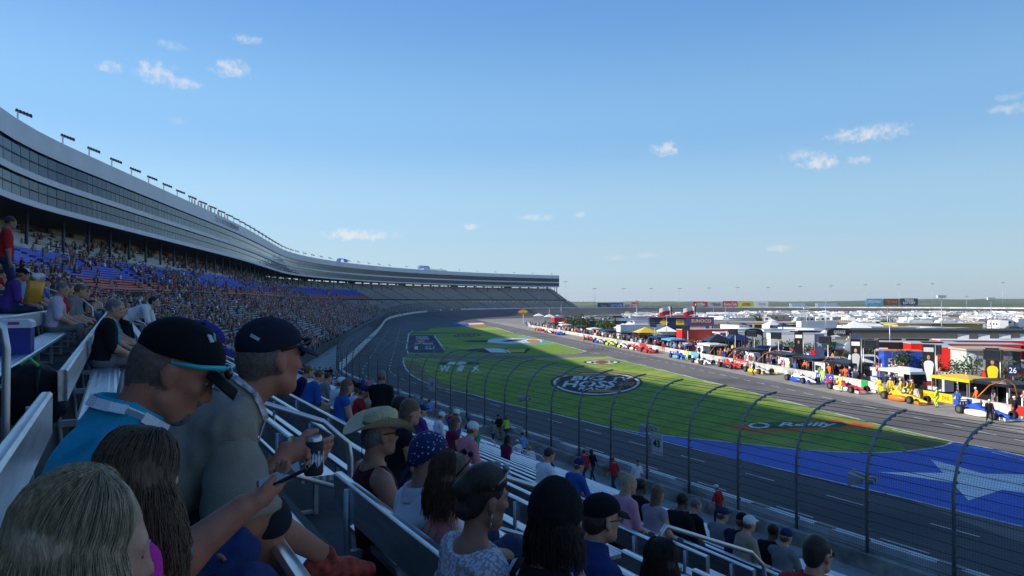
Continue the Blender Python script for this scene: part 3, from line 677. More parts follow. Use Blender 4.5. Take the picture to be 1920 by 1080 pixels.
# horn speakers and number boards hung on the fence
hornm = M('horn_grey', (.3,.31,.32), .6)
def on_fence(px, py):
    best = None
    for s in np.arange(-10, 140, .25):
        for t in (.3, .4, .5, .6):
            w, z = fz(t); x, y = px_of(W(s, w, z)); e_ = (x-px)**2+(y-py)**2
            if best is None or e_ < best[0]: best = (e_, s, w, z)
    return best[1:]
for (px, py, sc_k, lab) in ((1610,884,1.15,'largest pair of grey horn loudspeakers, on the post before the white star'), (1207,801,1.0,'grey horn loudspeakers on a fence post in front of the blue paint tip'), (976,749,1.0,'small grey horn loudspeakers on a far fence post against the lawn')):
    s, w, z = on_fence(px, py); r = empty('horn_speaker', W(s, w-.25, z), -Whead(s), lab, 'loudspeaker')
    for j in (-1, 1):
        m = MB(); x = j*.2
        a = [(x-.03, .3, -.03), (x+.03, .3, -.03), (x+.03, .3, .03), (x-.03, .3, .03)]; b2 = [(x-.18, -.28, -.2), (x+.18, -.28, -.2), (x+.18, -.28, .2), (x-.18, -.28, .2)]
        m.grid([a, b2, [(p[0]*1, p[1]+.03, p[2]*.9) for p in b2], [(p[0], p[1], p[2]*.5) for p in a]], 0, False, True); m.box((x, .36, 0), (.14, .14, .14)); m.build('horn', hornm, r)
    m = MB(); m.bar((-.45, .2, 0), (.45, .2, 0), .05, .05); m.build('bracket', steel, r); r.scale = (sc_k,)*3; r.rotation_euler.z = -Whead(s)+R(200)
for (px, py, tx, lab) in ((1218,868,'43','white number board reading 43 hung on the fence'), (800,747,'19','white number board reading 19 on the fence before the far track')):
    s, w, z = on_fence(px, py); r = empty('number_board', W(s, w-.14, z), 0, lab, 'board'); hh = Whead(s)
    m = MB(); m.box((0,0,0), (.03,.75 if tx != '19' else 1.3,1.05), -hh); m.build('panel', white, r)
    if tx: text_obj('number', tx, .5, black, r, frame_mtx(Vector((-.025,0,0)), (-math.sin(hh), -math.cos(hh), 0), (0,0,1)), .002, bold=.01)
# ------------------------------------------------------------------ figures: smooth implicit surfaces meshed with surface nets
def V3(*a): return np.array(a, float)
def cone(a, b, ra, rb, tag, k=None): return ('c', V3(*a), V3(*b), ra, rb, tag, k)
def ell(c, r, tag, rot=None, k=None): return ('e', V3(*c), V3(*r), (np.eye(3) if rot is None else np.array(rot)), None, tag, k)
def prim_sdf(p, X, Y, Z):
    if p[0] == 'c':
        a, b, ra, rb = p[1:5]; d = b-a; L2 = d@d + 1e-12
        px, py, pz = X-a[0], Y-a[1], Z-a[2]; t = np.clip((px*d[0]+py*d[1]+pz*d[2])/L2, 0, 1)
        return np.sqrt((px-t*d[0])**2+(py-t*d[1])**2+(pz-t*d[2])**2) - (ra+(rb-ra)*t)
    c, r, rot = p[1:4]; qx, qy, qz = X-c[0], Y-c[1], Z-c[2]
    q = [rot[0,i]*qx+rot[1,i]*qy+rot[2,i]*qz for i in range(3)]
    k0 = np.sqrt((q[0]/r[0])**2+(q[1]/r[1])**2+(q[2]/r[2])**2); k1 = np.sqrt((q[0]/r[0]**2)**2+(q[1]/r[1]**2)**2+(q[2]/r[2]**2)**2)
    return k0*(k0-1)/np.maximum(k1, 1e-6)
def prim_bb(p, m):
    if p[0] == 'c':
        r = max(p[3], p[4]); return np.minimum(p[1], p[2])-r-m, np.maximum(p[1], p[2])+r+m
    r = max(p[2]); e = np.abs(p[3]) @ p[2]; return p[1]-e-m, p[1]+e+m
def surface_nets(f, org, h):
    s = f < 0
    nx, ny, nz = f.shape
    cnt = np.zeros((nx-1, ny-1, nz-1), np.int8); acc = np.zeros((nx-1, ny-1, nz-1, 3), np.float32)
    cs = [(i, j, k) for i in (0,1) for j in (0,1) for k in (0,1)]
    sl = lambda c: (slice(c[0], nx-1+c[0]), slice(c[1], ny-1+c[1]), slice(c[2], nz-1+c[2]))
    tot = sum(s[sl(c)].astype(np.int8) for c in cs); act = (tot > 0) & (tot < 8)
    ids = np.argwhere(act); n = len(ids)
    vi = np.full(act.shape, -1, np.int32); vi[act] = np.arange(n)
    P = np.zeros((n, 3)); C_ = np.zeros(n)
    I, J, K = ids.T
    val = {c: f[I+c[0], J+c[1], K+c[2]] for c in cs}
    for a in cs:
        for ax in range(3):
            if a[ax]: continue
            b = list(a); b[ax] = 1; b = tuple(b); fa, fb = val[a], val[b]; x = (fa < 0) != (fb < 0)
            t = np.where(x, fa/(np.where(fa-fb == 0, 1, fa-fb)), 0)
            q = np.tile(np.array(a, float), (n, 1)); q[:, ax] += t; P[x] += q[x]; C_[x] += 1
    P = (P/C_[:, None] + ids)*h + org
    F_ = []
    for ax in range(3):
        sa = [slice(None)]*3; sb = [slice(None)]*3; sa[ax] = slice(0, -1); sb[ax] = slice(1, None)
        x = s[tuple(sa)] != s[tuple(sb)]; e = np.argwhere(x)
        o1, o2 = [(1, 2), (2, 0), (0, 1)][ax]
        e = e[(e[:, o1] > 0) & (e[:, o2] > 0) & (e[:, o1] < f.shape[o1]-1) & (e[:, o2] < f.shape[o2]-1)]
        inside = s[tuple(e.T)]
        def g(d1, d2):
            q = e.copy(); q[:, o1] -= d1; q[:, o2] -= d2; return vi[tuple(q.T)]
        quad = np.stack([g(1,1), g(0,1), g(0,0), g(1,0)], 1); quad[~inside] = quad[~inside][:, ::-1]; F_.append(quad)
    F_ = np.concatenate(F_); F_ = F_[(F_ >= 0).all(1)]
    return P, F_
def sdf_field(prims, X, Y, Z, k):            # small dense evaluation, no culling
    d = None
    for p in prims:
        q = prim_sdf(p, X, Y, Z); kk = p[6] or k
        if d is None: d = q
        else: hh = np.maximum(kk-np.abs(d-q), 0)/kk; d = np.minimum(d, q) - hh*hh*kk*.25
    return d
def sdf_mesh(name, prims, vox, k=.035, mats=None, tags=None, cut=None, wrinkle=0, seed=0, sub=None):
    lo = np.min([prim_bb(p, 0)[0] for p in prims], 0) - 3*vox - .01; hi = np.max([prim_bb(p, 0)[1] for p in prims], 0) + 3*vox + .01
    n = np.ceil((hi-lo)/vox).astype(int)+1
    ax = [lo[i]+vox*np.arange(n[i]) for i in range(3)]
    f = np.full(n, .5, np.float32)
    for p in prims:
        kk = p[6] or k; b0, b1 = prim_bb(p, kk+3*vox)
        i0 = np.clip(np.floor((b0-lo)/vox).astype(int), 0, n-1); i1 = np.clip(np.ceil((b1-lo)/vox).astype(int)+1, 1, n)
        sl = tuple(slice(a, b) for a, b in zip(i0, i1)); X, Y, Z = np.meshgrid(*[ax[i][sl[i]] for i in range(3)], indexing='ij', sparse=True)
        q = prim_sdf(p, X, Y, Z).astype(np.float32); g = f[sl]; hh = np.maximum(kk-np.abs(g-q), 0)/kk; f[sl] = np.minimum(g, q) - hh*hh*kk*.25
    X, Y, Z = np.meshgrid(*ax, indexing='ij', sparse=True)
    if wrinkle:
        r = np.random.default_rng(seed); w = 0
        for i in range(5):
            d = r.normal(size=3); d[2] *= 1.3; d /= np.linalg.norm(d); e = r.normal(size=3); e /= np.linalg.norm(e); L_ = r.uniform(.05, .16)
            w = w + np.sin((X*d[0]+Y*d[1]+Z*d[2])*2*PI/L_ + 1.6*np.sin((X*e[0]+Y*e[1]+Z*e[2])*2*PI/(L_*2.2)+r.uniform(0, 6)) + r.uniform(0, 6))
        f += (w*wrinkle*.4).astype(np.float32)
    if sub:
        for p in sub: f = np.maximum(f, -prim_sdf(p, X, Y, Z).astype(np.float32))
    if cut:
        for (pt, nr) in cut: f = np.maximum(f, ((X-pt[0])*nr[0]+(Y-pt[1])*nr[1]+(Z-pt[2])*nr[2]).astype(np.float32))
    f[0] = f[-1] = .5; f[:, 0] = f[:, -1] = .5; f[:, :, 0] = f[:, :, -1] = .5
    P, F_ = surface_nets(f, lo, vox)
    me = bpy.data.meshes.new(name); me.vertices.add(len(P)); me.vertices.foreach_set('co', P.astype(np.float32).ravel())
    me.loops.add(F_.size); me.loops.foreach_set('vertex_index', F_.ravel().astype(np.int32)); me.polygons.add(len(F_)); me.polygons.foreach_set('loop_start', np.arange(0, F_.size, 4, dtype=np.int32))
    me.polygons.foreach_set('use_smooth', np.ones(len(F_), bool))
    for m in mats: me.materials.append(m)
    if tags:
        c = P[F_].mean(1); best = np.full(len(F_), 9.); mi = np.zeros(len(F_), np.int32)
        for p in prims:
            q = prim_sdf(p, c[:, 0], c[:, 1], c[:, 2]); b = q < best; best[b] = q[b]; mi[b] = tags.get(p[5], 0)
        me.polygons.foreach_set('material_index', mi)
    me.update(); me.validate(); return me
def rotm(yaw=0, pitch=0, roll=0):             # yaw left(+) about z, pitch down(+) about x, roll about y
    cz, sz = math.cos(yaw), math.sin(yaw); cx, sx_ = math.cos(-pitch), math.sin(-pitch); cy, sy = math.cos(roll), math.sin(roll)
    return np.array([[cz,-sz,0],[sz,cz,0],[0,0,1]]) @ np.array([[1,0,0],[0,cx,-sx_],[0,sx_,cx]]) @ np.array([[cy,0,sy],[0,1,0],[-sy,0,cy]])
def ik(a, t, l1, l2, pole):
    d = t-a; L_ = np.linalg.norm(d); L2 = min(L_, (l1+l2)*.999); u = d/max(L_, 1e-6); t = a+u*L2
    x = (l1*l1-l2*l2+L2*L2)/(2*L2); h = math.sqrt(max(l1*l1-x*x, 0)); pl = pole-u*(pole@u); pl /= max(np.linalg.norm(pl), 1e-6)
    return a+u*x+pl*h, t
def hand_prims(w, d, pal, side, S, curl=.5, tag='skin', thumb_out=1.0):
    # w wrist, d direction of the palm, pal palm normal (out of the palm), side +1 right hand / -1 left hand
    d = d/np.linalg.norm(d); pal = pal-d*(pal@d); pal /= max(np.linalg.norm(pal), 1e-6); x = np.cross(d, pal)*side   # towards the thumb
    out = [cone(w, w+d*.055*S, .024*S, .027*S, tag, .02)]
    for j, (o, ln) in enumerate(((.03, .07), (.01, .078), (-.01, .072), (-.029, .058))):
        k0 = w + d*.085*S + x*o*S; out.append(cone(w+d*.03*S+x*o*.6*S, k0, .016*S, .0115*S, tag, .012))
        a = curl; p = k0; dd = d
        for seg, l in enumerate((.46, .32, .24)):
            a_ = curl*(.55+.5*seg) + .05*j; dd2 = d*math.cos(a_)+pal*math.sin(a_); q = p+dd2*ln*l*S*1.08; out.append(cone(p, q, (.0098-.0008*seg)*S, (.0092-.0009*seg)*S, tag, .006)); p = q
    t0 = w+d*.028*S+x*.026*S; t1 = t0+(d*.6+x*.62*thumb_out+pal*.42)*.042*S; t2 = t1+(d*.9+x*.12+pal*.4)*.032*S
    out += [cone(w+d*.02*S, t0, .018*S, .0145*S, tag, .015), cone(t0, t1, .0135*S, .0115*S, tag, .008), cone(t1, t2, .011*S, .0092*S, tag, .006)]
    return out
def human(pose):
    g = pose.get; S = g('S', 1.0); fat = g('fat', 1.0); fem = g('fem', 0); fine = g('fine', 0)
    lean = R(g('lean', 8)); side = R(g('side', 0)); tw = R(g('twist', 0))
    hip = V3(*g('hip', (0, 0, .53)))
    sp = np.array([math.sin(side), math.sin(lean)*math.cos(side), math.cos(lean)*math.cos(side)])       # spine direction
    up2 = V3(sp[0]*1.1, sp[1]*(1+.25*(lean > .35)), sp[2]); up2 /= np.linalg.norm(up2)
    Rt = V3(math.cos(tw), math.sin(tw), 0); Rt = Rt - sp*(Rt@sp); Rt /= np.linalg.norm(Rt); fwd = np.cross(sp, Rt)*1.0
    fwd = np.cross(up2, Rt); fwd /= np.linalg.norm(fwd)
    rot = np.stack([Rt, fwd, up2], 1)
    waist = hip+sp*.17*S; chest = waist+up2*.20*S; neck = chest+up2*.155*S; sw = (.148 if fem else .17)*S*g('shoulder', 1.0)
    P = {'body': [], 'top': [], 'legs': [], 'head': [], 'hands': [], 'sleeveR': [], 'sleeveL': []}
    hw = (.17 if fem else .158)*S
    P['top'] += [ell(hip, (hw*fat, .118*S*fat, .125*S), 'top', rot, .06), ell(waist, (.138*S*fat*(.92 if fem else 1), .108*S*fat, .15*S), 'top', rot, .07), ell(waist+fwd*.03*S*(fat-.9)*3-up2*.03*S, (.125*S*fat, .105*S*fat, .12*S), 'top', rot, .07),
        ell(chest-up2*.01, (.168*S*(.5+.5*fat)*(.92 if fem else 1), .113*S*(.5+.5*fat), .17*S), 'top', rot, .07)]
    if fem:
        for q in (-1, 1): P['top'].append(ell(chest+Rt*q*.075*S+fwd*.085*S-up2*.02*S, (.062*S, .055*S, .06*S), 'top', rot, .05))
    sh = {}
    for q, nm in ((1, 'R'), (-1, 'L')):
        s_ = neck+Rt*q*sw-up2*(.062 if not g('shrug') else .02)*S+fwd*g('shfwd', .0); sh[nm] = s_
        P['top'] += [cone(neck-up2*.025*S+Rt*q*.03*S, s_, .058*S, .056*S, 'top', .06)]
        tgt = g('hand'+nm); l1, l2 = .285*S, .25*S
        tgt = V3(*tgt) if tgt is not None else s_+V3(0, .08, -.5)*S
        pole = V3(*g('pole'+nm, (q*.45, -.5, -.6))); e, w = ik(s_, tgt, l1, l2, pole)
        mf = fat**.5*(.86 if fem else 1.04)
        P['sleeve'+nm] += [cone(s_, e, .053*S*mf, .042*S*mf, 'sleeve', .045)]
        fm = e+(w-e)*.3
        P['body'] += [cone(s_, e, .052*S*mf, .041*S*mf, 'arm', .04), cone(e, fm, .041*S*mf, .042*S*mf, 'arm', .03), cone(fm, w, .042*S*mf, .027*S*mf, 'arm', .03)]
        hd = V3(*g('hdir'+nm, tuple(w-e))); pal = V3(*g('palm'+nm, (-q, 0, -.3)))
        if fine: P['hands'] += hand_prims(w, hd, pal, q, S*(.93 if fem else 1.04), g('curl'+nm, .55), 'hand', g('thumb'+nm, 1.0))
        else:
            hd = hd/np.linalg.norm(hd); P['hands'] += [cone(w, w+hd*.09*S, .03*S, .034*S, 'hand', .02), cone(w+hd*.09*S, w+hd*.155*S+pal*.03*S, .03*S, .02*S, 'hand', .02)]
        P['e'+nm] = e; P['w'+nm] = w
    for q, nm in ((1, 'R'), (-1, 'L')):
        h_ = hip+Rt*q*.09*S-sp*.02*S; f_ = V3(*g('foot'+nm, (q*.13, .45, .09))); pole = V3(*g('kpole'+nm, (q*.15, .6, .8)))
        kn, an = ik(h_, f_, .43*S, .42*S, pole); lf = fat**.6
        P['legs'] += [cone(h_, kn, .088*S*lf, .06*S*lf, 'thigh', .05), cone(kn, kn+(an-kn)*.32, .056*S, .056*S*lf, 'shin', .04), cone(kn+(an-kn)*.32, an, .056*S*lf, .036*S, 'shin', .03)]
        fd = V3(*g('fdir'+nm, (q*.2, 1, -.12))); fd /= np.linalg.norm(fd); ft = an+V3(0, 0, -.045)*S
        P['legs'] += [cone(ft-fd*.045*S, ft+fd*.09*S+V3(0,0,-.005), .042*S, .042*S, 'shoe', .02), cone(ft+fd*.09*S+V3(0,0,-.008), ft+fd*.17*S+V3(0,0,-.015), .042*S, .03*S, 'shoe', .02), cone(an, ft, .042*S, .044*S, 'shoe', .02)]
        P['k'+nm] = kn; P['a'+nm] = an; P['h'+nm] = h_
    # neck and head
    hy, hp, hr = R(g('yaw', 0)), R(g('pitch', 10)), R(g('roll', 0)); hrot = rotm(hy, hp, hr); HS = S*g('HS', 1.0)
    nk = neck+up2*.085*S+fwd*.025*S; hc = nk + hrot @ V3(0, .028, .105)*HS + V3(*g('hoff', (0, 0, 0)))
    P['body'] += [cone(neck-up2*.04*S, nk+(hc-nk)*.25, (.052 if fem else .062)*S, (.047 if fem else .057)*S, 'neck', .05)]
    T = lambda *p: hc + hrot @ V3(*p)*HS
    E = lambda c, r, t, k=.02, rot=None: ell(T(*c), V3(*r)*HS, t, hrot if rot is None else hrot@rot, k)
    hd = [E((0,-.012,.022), (.075,.096,.092), 'skin', .03), E((0,.04,-.045), (.058,.056,.078), 'skin', .04)]
    hd += [E((0,.058,-.098), (.03,.028,.024), 'skin', .03), cone(T(-.052,.012,-.075), T(-.02,.062,-.1), .018*HS, .02*HS, 'skin', .03), cone(T(.052,.012,-.075), T(.02,.062,-.1), .018*HS, .02*HS, 'skin', .03)]
    hd += [cone(T(0,.088,.012), T(0,.112,-.032), .009*HS, .0125*HS, 'skin', .014), E((-.013,.098,-.036), (.009,.01,.008), 'skin', .01), E((.013,.098,-.036), (.009,.01,.008), 'skin', .01)]
    hd += [cone(T(-.04,.076,.022), T(.04,.076,.022), .012*HS, .012*HS, 'skin', .02), E((-.044,.06,-.022), (.02,.022,.018), 'skin', .02), E((.044,.06,-.022), (.02,.022,.018), 'skin', .02)]
    hd += [E((0,.09,-.062), (.021,.011,.006), 'lip', .008), E((0,.088,-.074), (.019,.011,.007), 'lip', .008)]
    for q in (-1, 1):
        hd += [E((q*.077,-.004,-.014), (.01,.022,.031), 'skin', .01, rotm(q*.35, 0, 0)), E((q*.074,.002,-.04), (.009,.012,.012), 'skin', .01)]
        hd += [E((q*.031,.0835,.004), (.0115,.008,.0055), 'eye', .003)]
    P['head'] = hd; P['T'] = T; P['E'] = E; P['hrot'] = hrot; P['hc'] = hc; P['HS'] = HS; P['S'] = S; P['neck'] = neck; P['chest'] = chest; P['waist'] = waist; P['hip'] = hip; P['up'] = up2; P['fwd'] = fwd; P['rt'] = Rt; P['rot'] = rot; P['sh'] = sh; P['fat'] = fat; P['sp'] = sp
    return P
def inflate(prims, r, tag=None):
    out = []
    for p in prims:
        if p[0] == 'c': out.append(('c', p[1], p[2], p[3]+r, p[4]+r, tag or p[5], p[6]))
        else: out.append(('e', p[1], p[2]+r, p[3], None, tag or p[5], p[6]))
    return out
def skinmat(nm, c): 
    m = M('skin_'+nm, c, .55, var=.1, scale=22, bump=.12, bscale=160, spec=.3)
    b = m.node_tree.nodes['Principled BSDF']; b.inputs['Subsurface Weight'].default_value = .0
    return m
SK = {'light': skinmat('light', (.52,.27,.18)), 'tan': skinmat('tan', (.36,.17,.11)), 'red': skinmat('red', (.46,.17,.10)), 'brown': skinmat('brown', (.13,.065,.04)), 'dark': skinmat('dark', (.055,.03,.02))}
LIP = M('lips', (.32,.11,.09), .5); EYE = M('eye', (.03,.025,.02), .2)
def hairmat(nm, c): return M('hair_'+nm, c, .5, var=.45, scale=14, stretch=(9, 9, 1.2), bump=.5, bscale=40, spec=.35)
HR = {'black': hairmat('black', (.012,.01,.009)), 'brown': hairmat('brown', (.14,.08,.047)), 'dark': hairmat('dark', (.036,.024,.017)), 'blonde': hairmat('blonde', (.42,.3,.18)), 'grey': hairmat('grey', (.16,.15,.14)), 'red': hairmat('redhead', (.16,.055,.025))}
def cloth(nm, c, **k): 
    a = dict(rough=.9, var=.14, scale=9, bump=.35, bscale=220, spec=.15); a.update(k); return M('cloth_'+nm, c, **a)
# materials of the small figures: the shirt takes the object's own colour
SHIRT = M('cloth_own_colour', (.5,.5,.5), .9, var=.12, scale=8, objcol=True, spec=.1)
JEANS = cloth('denim', (.035,.05,.1)); KHAKI = cloth('khaki', (.28,.22,.14)); BLK = cloth('black', (.015,.015,.017)); GREYC = cloth('grey', (.16,.16,.165)); SHOE = M('shoe', (.06,.06,.06), .6); SHOEW = M('pale_shoe', (.5,.5,.5), .6)
HEADTAGS = {'skin': 0, 'neck': 0, 'arm': 0, 'hand': 0, 'lip': 1, 'eye': 2}
def whole(name, pose, vox, skin='light', hair='brown', pants=None, shorts=False, sleeves='short', hairk='short', suit=False, shirt=None, shoe=None, cap=None):
    """small figure: body, clothes and hair regions in one continuous mesh"""
    H = human(pose); pr = []
    pr += inflate(H['top'], .012, 'top')
    for nm in 'RL':
        pr += inflate(H['sleeve'+nm], .012 if sleeves != 'none' else -.002, 'top' if sleeves != 'none' else 'arm')
    for p in H['body']: pr.append(p if not (sleeves == 'long' and p[5] == 'arm') else (*p[:3], p[3]+.01, p[4]+.01, 'top', p[6]))
    pr += H['hands']
    for p in H['legs']: pr.append(p[:5] + (({'thigh': 'pants', 'shin': 'arm' if shorts else 'pants', 'shoe': 'shoe'}[p[5]]), p[6]))
    if not suit: pr.append(ell(H['hip']-H['sp']*.03, (.172*H['S']*H['fat'], .128*H['S']*H['fat'], .115*H['S']), 'pants', H['rot'], .05))
    pr += H['head']; E = H['E']
    if hairk != 'none' and not cap: pr += [E((0,-.022,.036), (.082,.1,.094), 'hair', .015)]
    if hairk == 'long': pr += [E((0,-.06,-.06), (.08,.055,.13), 'hair', .03), E((0,-.07,-.16), (.07,.045,.09), 'hair', .03)]
    if cap: pr += [E((0,-.008,.045), (.086,.106,.082), 'cap', .01), E((0,.115,.05), (.06,.07,.012), 'cap', .02), E((0,-.05,-.03), (.074,.05,.06), 'hair', .015)]
    mats = [SK[skin], shirt or SHIRT, pants or JEANS, HR.get(hair, HR['brown']), shoe or SHOE, LIP if vox < .012 else SK[skin], EYE, cap or SHIRT]
    return sdf_mesh(name, pr, vox, .035, mats, {'skin': 0, 'neck': 0, 'arm': 0, 'hand': 0, 'top': 1, 'pants': 1 if suit else 2, 'hair': 3, 'shoe': 4, 'lip': 5, 'eye': 6, 'cap': 7})
SIT = dict(hip=(0, 0, .53), lean=6)
def sit(**k): d = dict(SIT); d.update(k); return d
def stand(**k):
    d = dict(hip=(0, 0, .93), lean=2, footR=(.1, 0, .09), footL=(-.1, .02, .09), kpoleR=(.1, 1, 0), kpoleL=(-.1, 1, 0), handR=(.27, .06, .80), handL=(-.27, .06, .80), poleR=(.6, -1, 0), poleL=(-.6, -1, 0)); d.update(k); return d
def walk(**k):
    d = stand(lean=4, footR=(.09, .24, .1), footL=(-.09, -.3, .15), handR=(.27, -.14, .82), handL=(-.27, .24, .86), hip=(0, 0, .91)); d.update(k); return d
COLW = dict(white=(.72,.72,.74), black=(.014,.014,.016), red=(.4,.025,.03), blue=(.03,.09,.33), navy=(.015,.02,.06), grey=(.2,.2,.21), green=(.03,.3,.12), pink=(.6,.2,.25), orange=(.65,.14,.03), yellow=(.65,.45,.03), teal=(.04,.3,.36), maroon=(.14,.02,.05), purple=(.1,.04,.22), tan=(.35,.27,.18), lime=(.5,.7,.08), sky=(.15,.33,.6))
# ------------------------------------------------------------------ things of the pit lane and the infield
def depth_of(p): return (Vector(p)-Vector((0,0,CAM_Z))).dot(Vector(_fw))
def paint(nm, c, rough=.35, **k): return M('paint_'+nm, c, rough, var=.06, scale=3, spec=.5, **k)
PAINTS = {k: paint(k, v) for k, v in dict(white=(.74,.74,.73), red=(.55,.02,.015), blue=(.02,.07,.42), yellow=(.72,.46,.01), black=(.012,.012,.014), silver=(.45,.46,.48), navy=(.012,.02,.09), orange=(.65,.17,.02), green=(.02,.3,.06), lime=(.5,.65,.05), tan=(.4,.33,.24), purple=(.06,.04,.2), sky=(.08,.35,.62), maroon=(.2,.015,.02)).items()}
OWN = M('paint_own_colour', (.5,.5,.5), .35, var=.06, scale=3, objcol=True)
TYRE = M('tyre_rubber', (.015,.015,.015), .8, var=.2); GLS = M('vehicle_glass', (.015,.02,.025), .05, var=0, spec=.8); RIM = M('rim', (.2,.2,.21), .35, .7)
# --- open wheel race car, nose towards -Y local
def make_race_car(c1, c2, label, group='open wheel race cars along the pit wall'):
    r = empty('race_car', label=label, cat='race car', group=group)
    m = MB()
    def sec(y, hw, z0, z1, n=10): return [(hw*(abs(math.cos(2*PI*i/n))**.6)*(1 if math.cos(2*PI*i/n) >= 0 else -1), y, (z0+z1)/2 + (z1-z0)/2*(abs(math.sin(2*PI*i/n))**.7)*(1 if math.sin(2*PI*i/n) >= 0 else -1)) for i in range(n)]
    m.grid([sec(-2.6,.05,.2,.28), sec(-2.3,.12,.18,.34), sec(-1.6,.2,.14,.48), sec(-.8,.28,.1,.62), sec(-.3,.34,.08,.68), sec(.2,.34,.08,.62), sec(.7,.3,.08,.95), sec(1.2,.24,.08,.8), sec(1.9,.16,.12,.5), sec(2.2,.1,.2,.4)], 0, True, True)
    m.build('body', PAINTS[c1], r)
    for q in (-1, 1):
        m = MB(); m.grid([[(q*x, y, z) for x, z in ((.3,.06),(w,.06),(w,.06+h*.8),(w-.1,.06+h),(.3,.06+h))] for y, w, h in ((-.7,.62,.3),(-.3,.9,.44),(.6,.92,.42),(1.4,.7,.3),(1.8,.4,.2))], 0, True, True); m.build('sidepod', PAINTS[c2], r)
        for (y, rad, wd, tx) in ((-1.55,.33,.3,.84),(1.5,.35,.4,.8)):
            w_ = MB(); n = 18; x0, x1 = q*tx-wd/2, q*tx+wd/2
            w_.grid([[(x, y+rr*math.cos(2*PI*i/n), rad+rr*math.sin(2*PI*i/n)) for i in range(n)] for x, rr in ((x0,rad*.6),(x0,rad*.94),(x0+.04,rad),(x1-.04,rad),(x1,rad*.94),(x1,rad*.6))], 0, False, True); t = w_.build('wheel', TYRE, r)
            w_ = MB(); xx = q*tx+q*(wd/2-.02); w_.add([(xx, y+rad*.6*math.cos(2*PI*i/n), rad+rad*.6*math.sin(2*PI*i/n)) for i in range(n)], [tuple(range(n))[::q]]); w_.build('rim', RIM, t)
            m = MB(); m.bar((q*.2, y, .3), (q*tx, y, .33), .05, .03); m.build('suspension', PAINTS['black'], r)
    m = MB(); m.box((0,-2.45,.14), (1.8,.32,.03)); m.box((0,-2.3,.2), (1.7,.16,.03))
    for q in (-1,1): m.box((q*.9,-2.4,.22), (.03,.5,.22))
    m.build('front_wing', PAINTS[c2], r)
    m = MB(); m.box((0,2.15,.82), (1.2,.26,.04)); m.box((0,2.25,.95), (1.2,.16,.04))
    for q in (-1,1): m.box((q*.6,2.15,.78), (.03,.5,.45)); m.box((q*.12,2.1,.6), (.03,.2,.45))
    m.build('rear_wing', PAINTS[c1], r)
    m = MB(); m.ell((0,-.05,.68), (.2,.42,.1), 0, 10, 6); m.build('cockpit', PAINTS['black'], r)
    m = MB(); m.ell((0,.1,.82), (.13,.15,.14), 0, 10, 8); m.build('helmet', PAINTS['white'], r)
    return r
cars = [((1697,752),'yellow','orange','bright yellow race car with red cockpit surround in the yellow pit box'), ((1848,781),'blue','white','blue and white race car in the nearest pit box'), ((1590,733),'red','white','red race car with white tail beside the yellow suited crew member'), ((1504,716),'white','blue','white and blue race car by the blue wall banners'), ((1422,699),'silver','yellow','grey and gold race car behind a dark suited crew member'), ((1371,690),'red','black','red and black race car by the red wall banners'), ((1318,682),'white','silver','white race car beside the silver pit cart'), ((1275,672),'blue','sky','bright blue race car under the blue canopy'), ((1217,661),'red','red','all red race car among red crew'), ((1192,656),'red','white','red and white race car just beyond the all red one'), ((1168,652),'white','lime','white race car with lime sidepods'), ((1145,647),'lime','lime','lime green race car far along the pit wall'), ((1124,643),'silver','blue','silver and blue race car far along the pit wall'), ((1106,638),'red','navy','red race car with navy sidepods far along the pit wall'), ((1050,628),'blue','blue','all blue race car near the far end of the pit wall'), ((1030,625),'white','red','white race car with red sidepods near the far pit end'), ((1012,620.5),'red','orange','small red race car at the far pit end')]
for (px, py), a, b, lab in cars:
    o = make_race_car(a, b, lab); p, q = pq(px, py); o.location = P(p, max(-4.6, min(-2.2, q)), .012); o.rotation_euler = (0,0,PROT + random.uniform(-.04,.04)); o.scale = (1.08,)*3
# --- pit wall with its team banners
pw_ = empty('pit_wall', P(40, 0), PROT, 'long low white concrete pit wall between the race cars and the crews', 'wall')
m = MB(); m.grid([[(x, y, z) for x, z in ((-.12,0),(-.12,.82),(.15,.82),(.15,0))] for y in [-170+i*10-40 for i in range(38)]], 0, False); m.build('wall', ground_mat('pit_wall_paint', (.3,.29,.27), (.55,.54,.51), .8, (.2,.19,.18), .3, .7), pw_)
def wall_banner(pxa, pxb, col, lab, words=None, tc=None):
    def pat(px):
        best = min((abs(px_of(P(t, -.13, .5))[0]-px), t) for t in np.arange(-60, 215, .25)); return float(best[1])
    a, b = pat(pxa), pat(pxb); r = empty('pit_wall_banner', P((a+b)/2, -.14, -.05), PROT, lab, 'banner'); L_ = abs(a-b)
    m = MB(); m.box((-.02, 0, .48), (.03, L_, .8)); m.build('cloth', PAINTS[col], r)
    if words: text_obj('lettering', words, .5, PAINTS[tc or 'white'], r, frame_mtx((-.045, 0, .48), (0,-1,0), (0,0,1)), .004, fit=L_*.85)
for a in [(1722,1786,'yellow','yellow wall banners with dark marks beside the yellow car','DHL   DHL   DHL','red'), (1530,1562,'blue','blue and white wall banner beside the white and blue car','O   O   O','white'), (1374,1404,'red','red wall banner with white marks','TARGET','white'), (1296,1310,'sky','pale blue wall banner by the blue car',None,None), (1895,1922,'red','red edged banner at the nearest end of the wall',None,None), (1200,1212,'red','small red wall banner far along the wall',None,None), (1615,1628,'green','green and red wall banner behind the red race car',None,None)]: wall_banner(*a)
